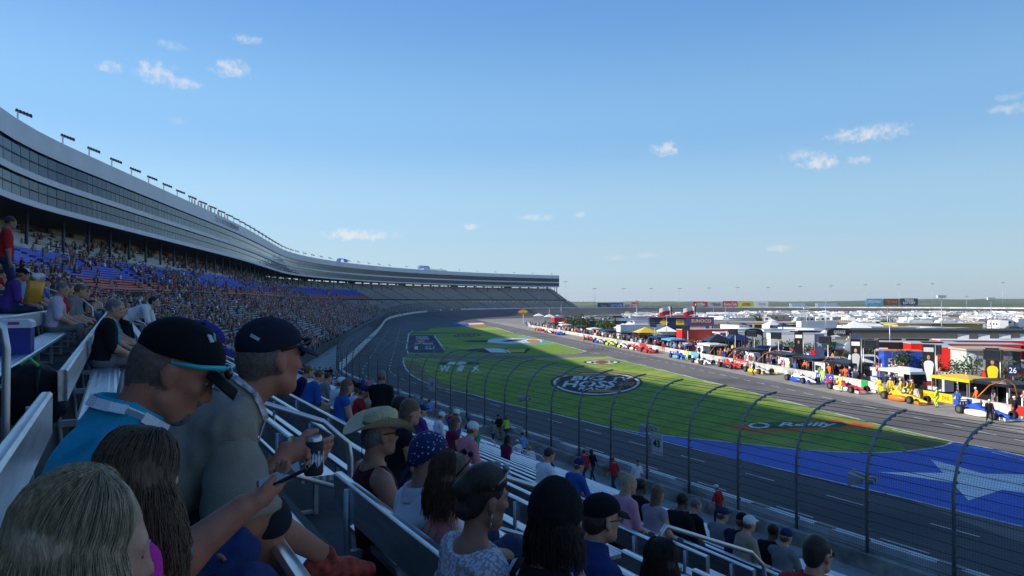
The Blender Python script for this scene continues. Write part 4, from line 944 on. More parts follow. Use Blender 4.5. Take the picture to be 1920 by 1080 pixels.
# --- canopies
def make_canopy(c, label, w=4.2, d=3.2, h=2.15, side=True):
    r = empty('pit_canopy', label=label, cat='canopy', group='crew canopies behind the pit wall')
    for x in (-d/2+.1, d/2-.1):
        for y in (-w/2+.1, w/2-.1): m = MB(); m.bar((x,y,0),(x,y,h), .07, .07); m.build('pole', steel, r)
    m = MB(); m.add([(-d/2,-w/2,h),(d/2,-w/2,h),(d/2,w/2,h),(-d/2,w/2,h),(0,-w*.1,h+.3),(0,w*.1,h+.3)], [(0,1,4),(1,2,5,4),(2,3,5),(3,0,4,5),(0,3,2,1)], 0)
    for a, b in (((-d/2,-w/2),(d/2,-w/2)),((d/2,-w/2),(d/2,w/2)),((d/2,w/2),(-d/2,w/2)),((-d/2,w/2),(-d/2,-w/2))): m.bar((*a,h-.12),(*b,h-.12), .04, .26)
    m.build('roof', PAINTS[c] if c in PAINTS else c, r)
    if side: m = MB(); m.box((d/2-.05,0,h/2), (.04,w-.2,h-.1)); m.build('back_cloth', PAINTS['black'], r)
    return r
def px_on_p(px, q, z=0, lo=-80, hi=240):
    return float(min((abs(px_of(P(t, q, z))[0]-px), t) for t in np.arange(lo, hi, .25))[1])
for px, q, c, lab in ((1880,3.6,'black','black crew canopy nearest along the pit wall'), (1806,3.2,'yellow','yellow crew canopy with a dark inside'), (1700,3.2,'white','flat white crew canopy over the yellow suited crew'), (1590,3.4,'black','black crew canopy by orange suited crew'), (1525,3.3,'black','black canopy beside the white pit cart'), (1470,3.4,'black','wide black canopy behind white wall blocks'), (1405,3.4,'black','black canopy behind the red wall banner'), (1335,3.4,'white','pale striped canopy behind the white race car'), (1264,3.2,'sky','bright blue crew canopy'), (1238,3.4,'navy','navy crew canopy with a peaked top'), (1204,3.3,'black','black canopy among red crew'), (1172,3.3,'black','small black canopy far along the wall'), (1140,3.3,'navy','small navy canopy far along the wall'), (1115,3.3,'white','small white canopy far along the wall'), (1085,3.3,'black','tiny black canopy near the far pit end'), (1060,3.3,'white','tiny white canopy near the far pit end'), (1038,3.3,'black','tiny dark canopy at the far pit end')):
    o = make_canopy(c, lab, w=4.6 if px != 1470 else 6); o.location = P(px_on_p(px, q), q); o.rotation_euler = (0,0,PROT)
# --- pit carts, timing screens, tyre stacks, hose booms
def make_cart(c, label):
    r = empty('pit_cart', label=label, cat='cart', group='pit carts behind the wall')
    m = MB(); m.box((0,0,.95), (1.1,2.2,1.5)); m.build('cabinet', PAINTS[c], r)
    m = MB(); m.box((0,0,1.74), (1.2,2.3,.08)); m.build('top', PAINTS['silver'], r)
    m = MB(); m.box((-.57,.3,1.05), (.03,1.2,.7)); m.build('screen', GLS, r)
    for y in (-.8,.8): m = MB(); n = 12; m.grid([[(x, y+.2*math.cos(2*PI*i/n), .2+.2*math.sin(2*PI*i/n)) for i in range(n)] for x in (-.5,.5)], 0, True, True); m.build('wheel', TYRE, r)
    return r
for px, q, c, lab in ((1920,4.2,'white','white pit cart with a screen at the near end'), (1763,5.2,'silver','silver pit cart with a screen behind the yellow car'), (1640,4.8,'silver','grey pit cart behind the white wall end'), (1545,2.6,'white','white pit cart under an orange hose'), (1478,2.4,'white','white pit cart before the wide black canopy'), (1412,2.4,'white','white pit cart behind the grey and gold race car'), (1318,2.2,'white','tall white cart behind the white race car'), (1290,3,'sky','pale blue pit cart by the bright blue car')):
    o = make_cart(c, lab); o.location = P(px_on_p(px, q), q); o.rotation_euler = (0,0,PROT)
def make_monitor(label):
    r = empty('timing_screen', label=label, cat='screen', group='timing screens on posts behind the pit wall')
    m = MB(); m.bar((0,0,0),(0,0,3.9), .1, .1); m.build('post', steel, r); m = MB(); m.box((-.1,.35,4.35), (.5,1.5,1.0)); m.build('casing', PAINTS['black'], r); m = MB(); m.box((-.36,.35,4.35), (.03,1.35,.85)); m.build('screen', GLS, r); return r
mon = make_monitor('black timing screen on a grey post behind the pit wall'); 
for i, px in enumerate((1873,1758,1640,1620,1552,1460,1415,1378,1290,1228)):
    o = mon if i == 0 else dup(mon, label='black timing screen on a post, %s from the near pit end' % ('first second third fourth fifth sixth seventh eighth ninth tenth'.split()[i])); q = 5.5; o.location = P(px_on_p(px, q, 4), q); o.rotation_euler = (0,0,PROT+.4)
def make_tyres(label):
    r = empty('tyre_stack', label=label, cat='tyres', group='tyre stacks by the pit wall')
    for z in (0,.34,.68): m = MB(); m.lathe([(.18,z),(.33,z),(.36,z+.06),(.36,z+.28),(.33,z+.34),(.18,z+.34),(.18,z)], n=16); m.build('tyre', TYRE, r)
    return r
ty = make_tyres('black tyre stack standing behind the pit wall')
for i in range(16): o = ty if i == 0 else dup(ty); o.location = P(-14+i*9.5+random.uniform(-2,2), 1.2+random.random(), .0)
def make_boom(label):
    r = empty('hose_boom', label=label, cat='hose', group='refuelling hose booms'); m = MB(); m.tube([(1,0,.9),(.7,0,2.2),(0,0,2.7),(-1.4,0,2.2),(-2.4,0,1.2)], .04, 6); m.build('hose', PAINTS['orange'], r); m = MB(); m.bar((1,0,0),(1,0,1.2), .3, .3); m.build('stand', PAINTS['black'], r); return r
bo = make_boom('orange refuelling hose arching over the pit wall')
for i, px in enumerate((1885,1555,1455,1395,1352,1300)): o = bo if i == 0 else dup(bo); o.location = P(px_on_p(px, 1.2), 1.2); o.rotation_euler = (0,0,PROT+random.uniform(-.5,.5))
def make_cabinet(c, label):
    r = empty('tool_cabinet', label=label, cat='cabinet', group='tool cabinets behind the pit wall'); m = MB(); m.box((0,0,.65), (.8,1.4,1.1)); m.build('case', PAINTS[c], r)
    for z in (.35,.65,.95): m = MB(); m.box((-.41,0,z), (.03,1.3,.26)); m.build('drawer', PAINTS['silver' if c != 'silver' else 'black'], r)
    m = MB(); m.bar((.3,.6,1.2),(.3,.6,3.0), .04, .04); m.build('aerial', steel, r); return r
cbs = {c: make_cabinet(c, '%s tool cabinet standing behind the pit wall' % nm_) for c, nm_ in (('black','black'),('red','red'),('silver','silver'),('white','white'),('blue','blue'))}
for i in range(44):
    c = random.choice(list(cbs)); src = cbs[c]; o = src if src.get('u') is None else dup(src); src['u'] = 1
    o.location = P(-16+i*5.2+random.uniform(-1.5,1.5), random.choice((1.9,2.4,5.6,6.4,8)), 0); o.rotation_euler = (0,0,PROT+random.uniform(-.2,.2)); o['group'] = '%s tool cabinets behind the pit wall' % c
for i, (p, q, c, nm_) in enumerate(((70,8.4,'maroon','dark red canopy in the second row'),(92,8.2,'black','black canopy in the second row near mid pit'),(112,8.5,'silver','grey canopy in the second row'),(135,8.3,'black','black canopy in the far second row'),(158,8.3,'navy','navy canopy in the far second row'),(180,8.3,'white','white canopy in the far second row'))):
    o = make_canopy(c, nm_, 4, 3); o.location = P(p, q); o.rotation_euler = (0,0,PROT)
# --- banner wall behind the pits, shrubs and feather banners
def q_at(px, py, z=0): return pq(px, py, z)
bw_a, bw_b = G(1262,640), G(1990,751)
r = empty('perimeter_wall', bw_a, 0, 'long low wall wrapped in pale pink and white banners behind the pit walkway', 'wall')
d = (bw_b-bw_a); L_ = d.length; d.normalize(); ang = math.atan2(d.y, d.x)
wrap = ground_mat('pink_banner_wrap', (.55,.36,.36), (.68,.6,.6), .6, (.3,.12,.16), .25, .6)
m = MB(); n = 30
for i in range(n): m.box((d.x*(i+.5)*L_/n, d.y*(i+.5)*L_/n, .62), (L_/n-.03, .18, 1.24), ang)
m.build('wall_panels', wrap, r)
m = MB(); m.bar((0,0,1.27), d*L_, .24, .06); 
leafm = M('shrub_leaves', (.045,.085,.02), .8, var=.5, scale=2.5); leafm2 = M('tree_leaves', (.035,.065,.018), .8, var=.5, scale=1.5); bark = M('bark', (.1,.075,.05), .9, var=.3)
def leaf_cloud(mb, c, rad, n, size, rng):
    for i in range(n):
        v = rng.normal(size=3); v /= np.linalg.norm(v); rr = rng.uniform(.35, 1)**.5*(1+.22*math.sin(v[0]*7+c[0]*3)+.15*math.sin(v[1]*9+v[2]*5)); p = np.array(c)+v*np.array(rad)*rr
        a = rng.normal(size=3); a /= np.linalg.norm(a); b = np.cross(a, rng.normal(size=3)); b /= np.linalg.norm(b); s = size*rng.uniform(.6, 1.4)
        mb.add([p-a*s, p-b*s*.5, p+a*s, p+b*s*.5], [(0,1,2,3)])
def make_shrub(seed, label, name='shrub', group='round shrubs behind the banner wall', rad=1.1, h=2.3, mat=None, n=420):
    rng = np.random.default_rng(seed); r = empty(name, label=label, cat='shrub' if name == 'shrub' else 'tree', group=group)
    m = MB()
    for j in range(4): a = j*1.6; m.tube([(.06*math.cos(a),.06*math.sin(a),0),(.2*math.cos(a),.2*math.sin(a),h*.4),(.5*rad*math.cos(a),.5*rad*math.sin(a),h*.75)], [.05,.04,.02], 5)
    m.build('trunk', bark, r); m = MB()
    for j in range(7): v = rng.normal(size=3)*rad*.45; leaf_cloud(m, (v[0], v[1], h*.68+v[2]*.8), (rad*.6, rad*.6, rad*.5), n//7, .13*rad/1.1, rng)
    m.build('crown', mat or leafm, r); return r
protos = [make_shrub(i, 'round green shrub behind the pale banner wall') for i in range(3)]
for i, px in enumerate((1300,1330,1352,1397,1418,1441,1461,1487,1520,1553,1592,1638,1692,1745,1808,1882,1215,1240,1190)):
    o = protos[i] if i < 3 else dup(protos[i % 3]); py = 640+(751-640)*(px-1262)/728 - 2 - (6 if i % 2 else 0); o.location = G(px, py if px > 1262 else 634); k = 1.0+random.random()*.4; o.scale = (k,k,k); o.rotation_euler = (0,0,random.random()*6)
def make_feather(top, suit, face, label, h=6.0, w=1.5):
    r = empty('portrait_banner', label=label, cat='banner', group='tall portrait banners behind the pits')
    m = MB(); m.tube([(0,-w/2-.05,0),(0,-w/2-.05,h)], .05, 6); m.build('pole', steel, r)
    m = MB(); m.box((0,0,h/2+.4), (.03,w,h-.8)); m.build('cloth', PAINTS['black'], r)
    m = MB(); m.box((-.02,0,h-.55), (.02,w*.8,.45)); m.build('lettering_band', PAINTS['white'] if top == 'white' else PAINTS[top], r)
    m = MB(); m.grid([[(-.025, y, z) for y, z in ((-ww,zz),(ww,zz))] for ww, zz in ((w*.2,1.2),(w*.24,1.8),(w*.3,h*.42),(w*.36,h*.52),(w*.4,h*.6),(w*.3,h*.645),(w*.1,h*.665))], 0); m.build('printed_suit', PAINTS[suit], r)
    m = MB(); m.ell((-.03,0,h*.73), (.012,.15,.24), 0, 12, 8); m.build('printed_face', SK[face], r)
    m = MB(); m.box((-.02,0,1.0), (.02,w*.8,.5)); m.build('lower_band', PAINTS['maroon'], r)
    return r
for px, py, t_, s_, f_, lab in ((1862,752,'white','yellow','tan','tall black banner printed with a figure in yellow overalls'), (1742,737,'silver','white','tan','tall black banner printed with a figure in white overalls'), (1605,716,'white','silver','light','tall black banner printed with a pale figure beside the mural'), (1498,690,'white','black','tan','tall dark banner printed with a figure in black'), (1370,660,'white','maroon','light','small tall banner with a red patch farther along')):
    o = make_feather(t_, s_, f_, lab, 5.0 if px != 1370 else 4, 1.1); o.location = P(*pq(px, py)); o.rotation_euler = (0,0,math.atan2(o.location.y,o.location.x)-.1)
# red and orange sign boards, number 26 board
def board(px, py, w, h, zc, col, lab, txt_=None, tcol='white', name='sign_board'):
    g_ = G(px, py); r = empty(name, g_, math.atan2(g_.y, g_.x), lab, 'sign'); m = MB(); m.bar((0,0,0),(0,0,zc), .08, .08); m.build('post', steel, r); m = MB(); m.box((-.06,0,zc), (.05,w,h)); m.build('panel', PAINTS[col], r)
    if txt_: text_obj('lettering', txt_, h*.7, PAINTS[tcol], r, frame_mtx((-.09,0,zc), (0,-1,0), (0,0,1)), .004, fit=w*.75)
board(1743,726,.6,.95,2.4,'orange','orange menu board on a post behind the white canopy'); board(1524,697,.6,1.1,2.4,'red','red upright sign before the banner wall'); board(1900,762,.7,1.0,3.2,'navy','navy pit sign reading 26 on a post','26'); board(1398,664,.8,1.2,2.4,'red','red sign with a white ring far along the walkway','O'); board(1646,722,.4,.9,2.0,'red','small red and white sign by the grey cart','M')
# --- hauler trucks
def make_hauler(c, label, tractor=None, L_=14.0, name='hauler_truck', roof='silver', stripe=None):
    r = empty(name, label=label, cat='truck', group='team haulers in the infield')       # along local X, tractor at +X
    m = MB(); m.box((0,0,2.3), (L_,2.6,2.7)); m.build('trailer', PAINTS[c], r)
    m = MB(); m.box((0,0,3.7), (L_+.1,2.7,.1)); m.build('trailer_roof', PAINTS[roof], r)
    if stripe: 
        for k in range(3): m = MB(); m.box((-L_*.3+k*L_*.3,-1.32,2.6), (L_*.13,.03,.5)); m.build('panel_mark', PAINTS[stripe], r)
    for x in (-L_*.4,-L_*.32,L_*.3):
        for y in (-1.1,1.1): m = MB(); n = 12; m.grid([[(x+.5*math.cos(2*PI*i/n), yy, .5+.5*math.sin(2*PI*i/n)) for i in range(n)] for yy in (y-.15,y+.15)], 0, True, True); m.f.append(tuple(range(n))); m.m.append(0); m.sm.append(False); m.f.append(tuple(range(n,2*n))); m.m.append(0); m.sm.append(False); m.build('wheel', TYRE, r)
    m = MB(); m.box((0,-1.15,.9), (L_*.8,.1,.5)); m.build('skirt', PAINTS['black'], r)
    if tractor:
        x0 = L_/2+.6; m = MB(); m.grid([[(x, y, z) for y in (-1.2,1.2)] for x, z in ((x0,.6),(x0,3.7),(x0+1.4,3.6),(x0+2.4,2.2),(x0+4.2,1.9),(x0+4.5,1.6),(x0+4.5,.6))]); 
        for y in (-1.2,1.2): m.add([(x, y, z) for x, z in ((x0,.6),(x0,3.7),(x0+1.4,3.6),(x0+2.4,2.2),(x0+4.2,1.9),(x0+4.5,1.6),(x0+4.5,.6))], [tuple(range(7))])
        m.build('cab', PAINTS[tractor], r); m = MB(); m.add([(x0+1.48,-1.0,3.45),(x0+1.48,1.0,3.45),(x0+2.36,1.0,2.32),(x0+2.36,-1.0,2.32)], [(0,1,2,3)]); m.box((x0+.9,-1.21,2.8), (.9,.03,.8)); m.build('window', GLS, r)
        for x in (x0+.5,x0+3.6):
            m = MB(); n = 12; m.grid([[(x+.52*math.cos(2*PI*i/n), yy, .52+.52*math.sin(2*PI*i/n)) for i in range(n)] for yy in (-1.3,-1.0)], 0, True, True); m.f.append(tuple(range(n))); m.m.append(0); m.sm.append(False); m.build('wheel', TYRE, r)
    return r
def put(o, pa, za=0, rz=None): o.location = pa if isinstance(pa, Vector) else G(*pa); o.rotation_euler = (0,0,rz if rz is not None else 0); return o
def face_ang(): return -YAW               # local X along the picture's width
A_ = face_ang()
def at(px, depth): v = D(px, 565, depth); return Vector((v.x, v.y, 0))
put(make_hauler('red','long red hauler with a red cab, nearest of the red haulers','red',13.5,stripe='white'), at(1800, 93), rz=A_-.16)
put(make_hauler('red','red hauler trailer parked behind the longest red hauler',None,12,stripe='white'), at(1752, 91), rz=A_+1.1)
put(make_hauler('red','red hauler with a white roof farthest of the red ones','red',14,roof='white'), at(1850, 101), rz=A_-.14)
put(make_hauler('black','black hauler with a white panel at its end','black',12,roof='silver',stripe='white'), at(1700, 97), rz=A_-.25)
h_ = put(make_hauler('blue','blue hauler end with orange stripe and yellow 50',None,4.6,roof='orange'), at(1688, 89), rz=A_-.25); h_.scale = (1,1,.82)
h_h = [c for c in h_.children if c.name.startswith('trailer')][0]; text_obj('number', '50', 1.5, PAINTS['yellow'], h_, frame_mtx((-1.2,-1.33,1.9), (1,0,0), (0,0,1)), .01)
put(make_hauler('navy','dark blue hauler with dark cab at the right edge','navy',12), at(1925, 104), rz=A_+.3)
for px, dp, c, t_, lab, an in ((1065,262,'blue',None,'long blue roofed hauler far beyond the pit end',.1),(1098,235,'silver',None,'grey hauler beside the blue roofed one',-.1),(1062,245,'red',None,'red hauler end below the blue roofed one',.4),(1090,222,'red','red','red hauler by the trees far along the pit',.3),(1140,205,'navy',None,'navy hauler with rainbow awning',-.1),(1200,165,'white',None,'plain white box trailer behind the far pits',.2),(1225,190,'white',None,'white hauler behind the plain box trailer',0),(1320,140,'red','red','red tractor and trailer beside the beige tower',.2),(1420,128,'silver',None,'grey hauler before the low grey building',-.1),(1500,122,'white',None,'white hauler left of the star banner',-.1),(1535,135,'black',None,'black hauler end left of the white tent',.2),(1160,230,'white',None,'white hauler among far tents',.1),(1120,250,'white',None,'white trailer beside the blue roofed hauler',.3)):
    put(make_hauler(c, lab, t_, 11), at(px, dp), rz=A_+an)
# --- cars
def make_suv(c, label, name='parked_car', h=1.75, L_=4.8):
    r = empty(name, label=label, cat='car', group='cars parked in the infield')
    side = [(-L_/2,.35),(-L_/2,.95),(-L_/2+.1,1.05),(-L_/2+.25,h-.08),(-L_/2+.6,h),(L_*.08,h),(L_*.24,1.08),(L_/2-.15,.95),(L_/2,.7),(L_/2,.35)]
    m = MB(); m.grid([[(x, y*(1 if z < 1.06 else .86), z) for x, z in side] for y in (-.92,-.9,.9,.92)], 0, False); n = len(side)
    for y in (-.92,.92): m.add([(x, y*(1 if z < 1.06 else .86), z) for x, z in side], [tuple(range(n))])
    m.build('body', PAINTS[c], r)
    for q in (-1,1):
        m = MB(); m.add([(-L_/2+.45,q*.86,1.12),(-L_/2+.6,q*.8,h-.15),(L_*.06,q*.8,h-.15),(L_*.2,q*.86,1.12)], [(0,1,2,3)]); m.build('side_window', GLS, r)
    m = MB(); m.add([(L_*.225,-.75,1.13),(L_*.225,.75,1.13),(L_*.105,.68,h-.1),(L_*.105,-.68,h-.1)], [(0,1,2,3)]); m.build('windscreen', GLS, r)
    for x in (-L_*.3,L_*.31):
        for q in (-1,1): m = MB(); k = 14; m.grid([[(x+rr*math.cos(2*PI*i/k), y, .35+rr*math.sin(2*PI*i/k)) for i in range(k)] for y, rr in ((q*.75,.35),(q*.95,.35),(q*.955,.2))], 0, False, True); t = m.build('wheel', TYRE, r)
    for q in (-1,1): m = MB(); m.box((L_/2-.03,q*.65,.75), (.1,.35,.16)); m.build('headlight', M('headlight', (.8,.8,.8), .1), r)
    return r
for px, dp, c, h, an, lab in ((1914,88,'white',1.85,.15,'white off road car at the right edge behind the wall'), (1842,86,'navy',1.55,-.35,'dark blue car parked behind the banner wall'), (1896,84,'maroon',1.45,.2,'dark red car nose on beside the shrub'), (1880,80,'red',1.4,.3,'red low car half hidden by the end shrub'), (1780,88,'navy',1.5,.3,'dark car left of the dark blue one'), (1625,100,'red',1.5,.2,'red car in front of the open garage bay'), (1540,105,'blue',1.7,.2,'blue car below the star banner'), (1440,118,'navy',1.8,0,'dark blue van like car by the low building'), (1468,116,'navy',1.8,0,'dark blue car right of its twin'), (1575,96,'silver',1.6,0,'silver car behind the mural shrubs'), (1655,97,'white',1.7,.1,'white car left of the blue hauler end')):
    put(make_suv(c, lab, h=h), at(px, dp), rz=A_+an)
put(make_suv('white','white van parked left of the blue hauler end',h=2.2,L_=5.6), at(1632, 92), rz=A_-.2)
# --- buildings
def bld(name, label, loc, rz, cat='building'): return empty(name, loc, rz, label, cat)
gar = bld('garage_building', 'long tan garage building with a black roof edge and open bays', at(1590, 118), A_-.06)
BEI = M('beige_panel', (.42,.34,.25), .8, var=.08, scale=.5); GRYW = M('grey_wall', (.3,.3,.31), .8, var=.1, scale=.6); ROOFB = M('dark_roof', (.03,.03,.035), .7)
Lg = 46
m = MB(); m.box((Lg/2,0,3.55), (Lg,.5,1.1)); m.build('beam', BEI, gar); m = MB(); m.box((Lg/2,4,4.3), (Lg+1,9.4,.35)); m.build('roof', ROOFB, gar); m = MB(); m.box((Lg/2,6,1.5), (Lg,.3,3)); m.build('rear_wall', GRYW, gar)
for i in range(11): m = MB(); m.box((i*Lg/10,-.0,1.5), (.6,.55,3.0)); m.build('column', BEI, gar)
for i in range(8): m = MB(); m.add([(18+i*3.4,-.3,3.9),(19.8+i*3.4,-.5,3.75),(19.7+i*3.4,-.6,2.75),(18+i*3.4,-.3,2.9)], [(0,1,2,3)]); fl = m.build('garage_flag', PAINTS['white'], None); fl.matrix_world = gar.matrix_basis.copy(); tag(fl, 'small white flag hanging from the tan garage beam', 'flag', 'white flags along the garage beam')
r = bld('far_garage_building', 'beige garage row with upright piers in front of the parked motorhomes', at(1235, 205), A_-.2)
Lf = 60
m = MB(); m.box((Lf/2,0,2.9), (Lf,.6,.5)); m.box((Lf/2,3,3.3), (Lf,7,.3)); m.build('roof', BEI, r); m = MB(); m.box((Lf/2,2.5,1.4), (Lf,.3,2.8)); m.build('rear_wall', M('dark_bay_wall', (.2,.18,.15), .9), r)  # rear wall in a darker brown than the beige piers
for i in range(21): m = MB(); m.box((i*Lf/20,-.05,1.35), (.5,.5,2.7)); m.build('pier', BEI, r)
r = bld('low_building', 'low flat roofed grey building with red trim lines', at(1460, 140), A_-.03)
RTRIM = M('red_trim', (.35,.05,.06), .6); GRF = M('grey_flat_roof', (.42,.42,.44), .85, var=.08, scale=.4)
m = MB(); m.box((0,0,1.5), (27,14,3.0)); m.build('wall', M('pale_wall', (.5,.47,.45), .8), r); m = MB(); m.box((0,0,3.15), (28,15,.3)); m.build('roof', GRF, r); m = MB(); m.box((0,-7.55,3.15), (28,.1,.2)); m.box((0,7.4,3.36), (28,.2,.12)); m.build('trim', RTRIM, r)
for x in (-9,-3,4,9): m = MB(); m.box((x,-7.02,1.3), (2.2,.06,2.4)); m.build('door', PAINTS['black'], r)
m = MB(); m.box((3,-8.2,2.5), (6,2.4,.15)); m.build('awning', PAINTS['blue'], r)
tw = bld('sponsor_building', 'blue and purple sign fronted building with yellow emblems and beige block', at(1262, 172), A_-.1)
m = MB(); m.box((-1.5,0,4.1), (9,3,2.5)); m.build('sign_panel', PAINTS['navy'], tw); m = MB(); m.box((6.2,-.3,4.3), (7,3.2,2.0)); m.build('sign_panel', PAINTS['purple'], tw)
m = MB(); m.box((5.0,-.2,1.7), (5.4,3,3.4)); m.build('wall', M('beige_block', (.55,.47,.37), .8, var=.1, scale=.8), tw); m = MB(); m.box((-1.5,.3,1.4), (8.6,2.6,2.8)); m.build('black_base', PAINTS['black'], tw)  # base block under the left sign is plain black
m = MB(); m.box((2,-.2,5.42), (16.4,3.6,.14)); m.build('roof_edge', PAINTS['red'], tw)
for x in (9.4,): m = MB(); m.bar((x,-1.4,0),(x,-1.4,3.3), .25, .25); m.build('post', PAINTS['maroon'], tw)
m = MB(); m.add([(-3.6,-1.53,4.1),(-2.5,-1.53,5.1),(-1.4,-1.53,4.1),(-2.5,-1.53,3.1)], [(0,1,2,3)]); m.box((1.5,-1.53,4.2), (2.0,.03,1.4)); m.build('emblem', PAINTS['yellow'], tw)
text_obj('lettering', 'SUNOCO', 1.1, PAINTS['yellow'], tw, frame_mtx((6.6,-1.93,4.5), (1,0,0), (0,0,1)), .02, fit=4.8, bold=.02); text_obj('lettering', 'SUN', .7, PAINTS['blue'], tw, frame_mtx((1.5,-1.57,4.3), (1,0,0), (0,0,1)), .01, fit=1.5)
ys = bld('yellow_building', 'bright yellow walled low building before the motorhomes', at(1745, 162), A_)
m = MB(); m.box((-5.6,0,2.1), (8,6,4.0)); m.build('wall', PAINTS['yellow'], ys); m = MB(); m.box((4.5,.4,2.0), (12.0,6,3.9)); m.build('wall', M('dull_yellow', (.5,.38,.03), .6), ys); m = MB(); m.box((.5,.2,4.2), (21,7,.2)); m.build('roof', PAINTS['tan'], ys)
for x in (-5,5.5): m = MB(); m.ell((x,-2.95,2.4), (.9,.05,.4)); m.build('emblem', PAINTS['maroon'], ys)
sb2 = bld('stone_building', 'grey stone faced low building with a dark side and white sign panel', at(1832, 84), A_-.08)
STONE = M('grey_stone', (.2,.2,.2), .9, var=.35, scale=3.5, bump=.6, bscale=6)
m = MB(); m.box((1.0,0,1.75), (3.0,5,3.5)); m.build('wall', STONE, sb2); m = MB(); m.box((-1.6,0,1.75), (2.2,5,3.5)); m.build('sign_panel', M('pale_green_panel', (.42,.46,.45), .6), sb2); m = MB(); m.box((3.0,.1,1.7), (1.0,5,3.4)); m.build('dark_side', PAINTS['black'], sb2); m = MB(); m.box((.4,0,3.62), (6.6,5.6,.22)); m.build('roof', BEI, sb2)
m = MB(); m.ell((-2.0,-2.52,2.5), (.6,.04,.7), 0, 14, 8); m.build('round_emblem', PAINTS['white'], sb2); m = MB(); m.box((-1.5,-2.52,1.3), (1.6,.04,.35)); m.build('sign_band', PAINTS['white'], sb2)
mu = bld('mural_wall', 'red, white and cream painted mural wall under the garage arch', at(1574, 108), A_)
m = MB(); m.box((0,0,.9), (6.2,.3,1.8)); m.build('red_band', M('mural_red', (.45,.06,.07), .7, var=.15, scale=1), mu); m = MB(); m.box((0,0,2.55), (6.2,.3,1.5)); m.build('pale_band', M('mural_pale', (.6,.62,.55), .7, var=.2, scale=1), mu)
m = MB(); m.ell((1.4,-.17,2.1), (.9,.03,.9)); m.build('round_emblem', PAINTS['white'], mu); m = MB(); m.box((-1.3,-.17,2.7), (1.3,.04,.6)); m.build('green_patch', PAINTS['green'], mu); m = MB(); m.box((-1.1,-.17,.95), (.7,.04,1.7)); m.build('door', PAINTS['black'], mu)
def arch(px, dp, w, h, lab, txt_=None):
    r = empty('gateway_arch', at(px, dp), A_, lab, 'gateway')
    for q in (-1,1): m = MB(); m.bar((q*w/2,0,0),(q*w/2,0,h), .18, .18); m.build('post', dark, r)
    m = MB(); m.grid([[(w/2*math.cos(a)*1.03, y, h-.4+z+.55*math.sin(a)) for y, z in ((-.1,0),(-.1,1.0),(.1,1.0),(.1,0))] for a in np.linspace(PI, 0, 9)], 0, False, True); m.build('arch_panel', PAINTS['black'], r)
    if txt_: text_obj('lettering', txt_, .75, PAINTS['white'], r, frame_mtx((0,-.14,h+.45), (1,0,0), (0,0,1)), .01, fit=w*.5, bold=.01)
arch(1573, 100, 3.4, 4.4, 'black curved gateway arch reading GARAGE in white', 'GARAGE'); arch(1413, 118, 3.0, 3.6, 'dark plain gateway arch before the low grey building')
def starban(px, dp, lab):
    r = empty('star_banner', at(px, dp), A_, lab, 'banner'); m = MB(); m.box((0,0,3.0), (1.35,.05,3.2)); m.build('cloth', M('faded_blue_cloth', (.12,.16,.3), .8, var=.2, scale=1.5), r)
    m = MB(); pts = star((0,3.2), .6, PI/2); m.add([(x,-.035,z) for x, z in pts]+[(0,-.035,3.2)], [(i,(i+1)%10,10) for i in range(10)]); m.build('star', PAINTS['white'], r); m = MB(); m.bar((-.72,0,0),(-.72,0,4.8), .08, .08); m.build('pole', steel, r)
starban(1536, 100, 'blue banner with one white star left of the garage arch'); starban(1603, 98, 'blue banner with one white star right of the garage arch')
tn = empty('marquee_tent', at(1607, 146), A_, 'large white peaked marquee tent beside the low building', 'tent')
m = MB(); m.add([(-4.4,-4,2.4),(4.8,-4,2.4),(4.8,4,2.4),(-4.4,4,2.4),(-.6,0,5.2)], [(0,1,4),(1,2,4),(2,3,4),(3,0,4)]); m.build('canopy', M('tent_white', (.8,.8,.8), .6, var=.05), tn); m = MB(); m.box((.2,-3.9,1.8), (9,.05,1.2)); m.build('valance', PAINTS['white'], tn)
for x in (-4.2,4.6):
    for y in (-3.8,3.8): m = MB(); m.bar((x,y,0),(x,y,2.4), .1, .1); m.build('pole', steel, tn)
for x in (-1.0,1.6): m = MB(); m.ell((x,-2.3,3.05), (.3,.15,.3), 0, 8, 6); m.build('tent_vent', PAINTS['black'], tn)
# small white and grey tents in the far pits
def make_tent(c, label, w=5, h=2.6):
    r = empty('event_tent', label=label, cat='tent', group='event tents in the far infield'); m = MB(); m.add([(-w/2,-w/2,h),(w/2,-w/2,h),(w/2,w/2,h),(-w/2,w/2,h),(0,0,h+1.2)], [(0,1,4),(1,2,4),(2,3,4),(3,0,4)]); m.build('canopy', PAINTS[c], r)
    for x in (-1,1):
        for y in (-1,1): m = MB(); m.bar((x*w*.48,y*w*.48,0),(x*w*.48,y*w*.48,h), .09, .09); m.build('pole', steel, r)
    m = MB(); m.box((0,w*.48,h*.5), (w*.9,.05,h)); m.build('side_cloth', PAINTS[c], r); return r
for i, (px, dp, c, lab) in enumerate(((1180,190,'white','white peaked tent beside the white box trailer'),(1168,175,'white','second white peaked tent farther along'),(1130,215,'white','white tent with a rainbow awning beside it'),(1110,225,'silver','grey tent near the grey hauler'),(1030,300,'white','white tent near the far pit end'),(1045,290,'silver','pale grey tent near the far pit end'),(1080,270,'navy','navy tent in front of the blue roofed hauler'),(1210,150,'yellow','yellow tent by the far pit crews'),(1145,190,'yellow','yellow and blue awning tent'),(1250,155,'white','white tent below the sponsor building'),(1345,118,'black','black tent by the walkway shrubs'),(1380,122,'navy','navy peaked tent by the dark cars'),(1010,320,'white','farthest white tent beside the pit entry'),(1310,150,'orange','orange tent beside the red tractor'))): put(make_tent(c, lab, 4.5), at(px, dp), rz=A_+random.uniform(-.3,.3))
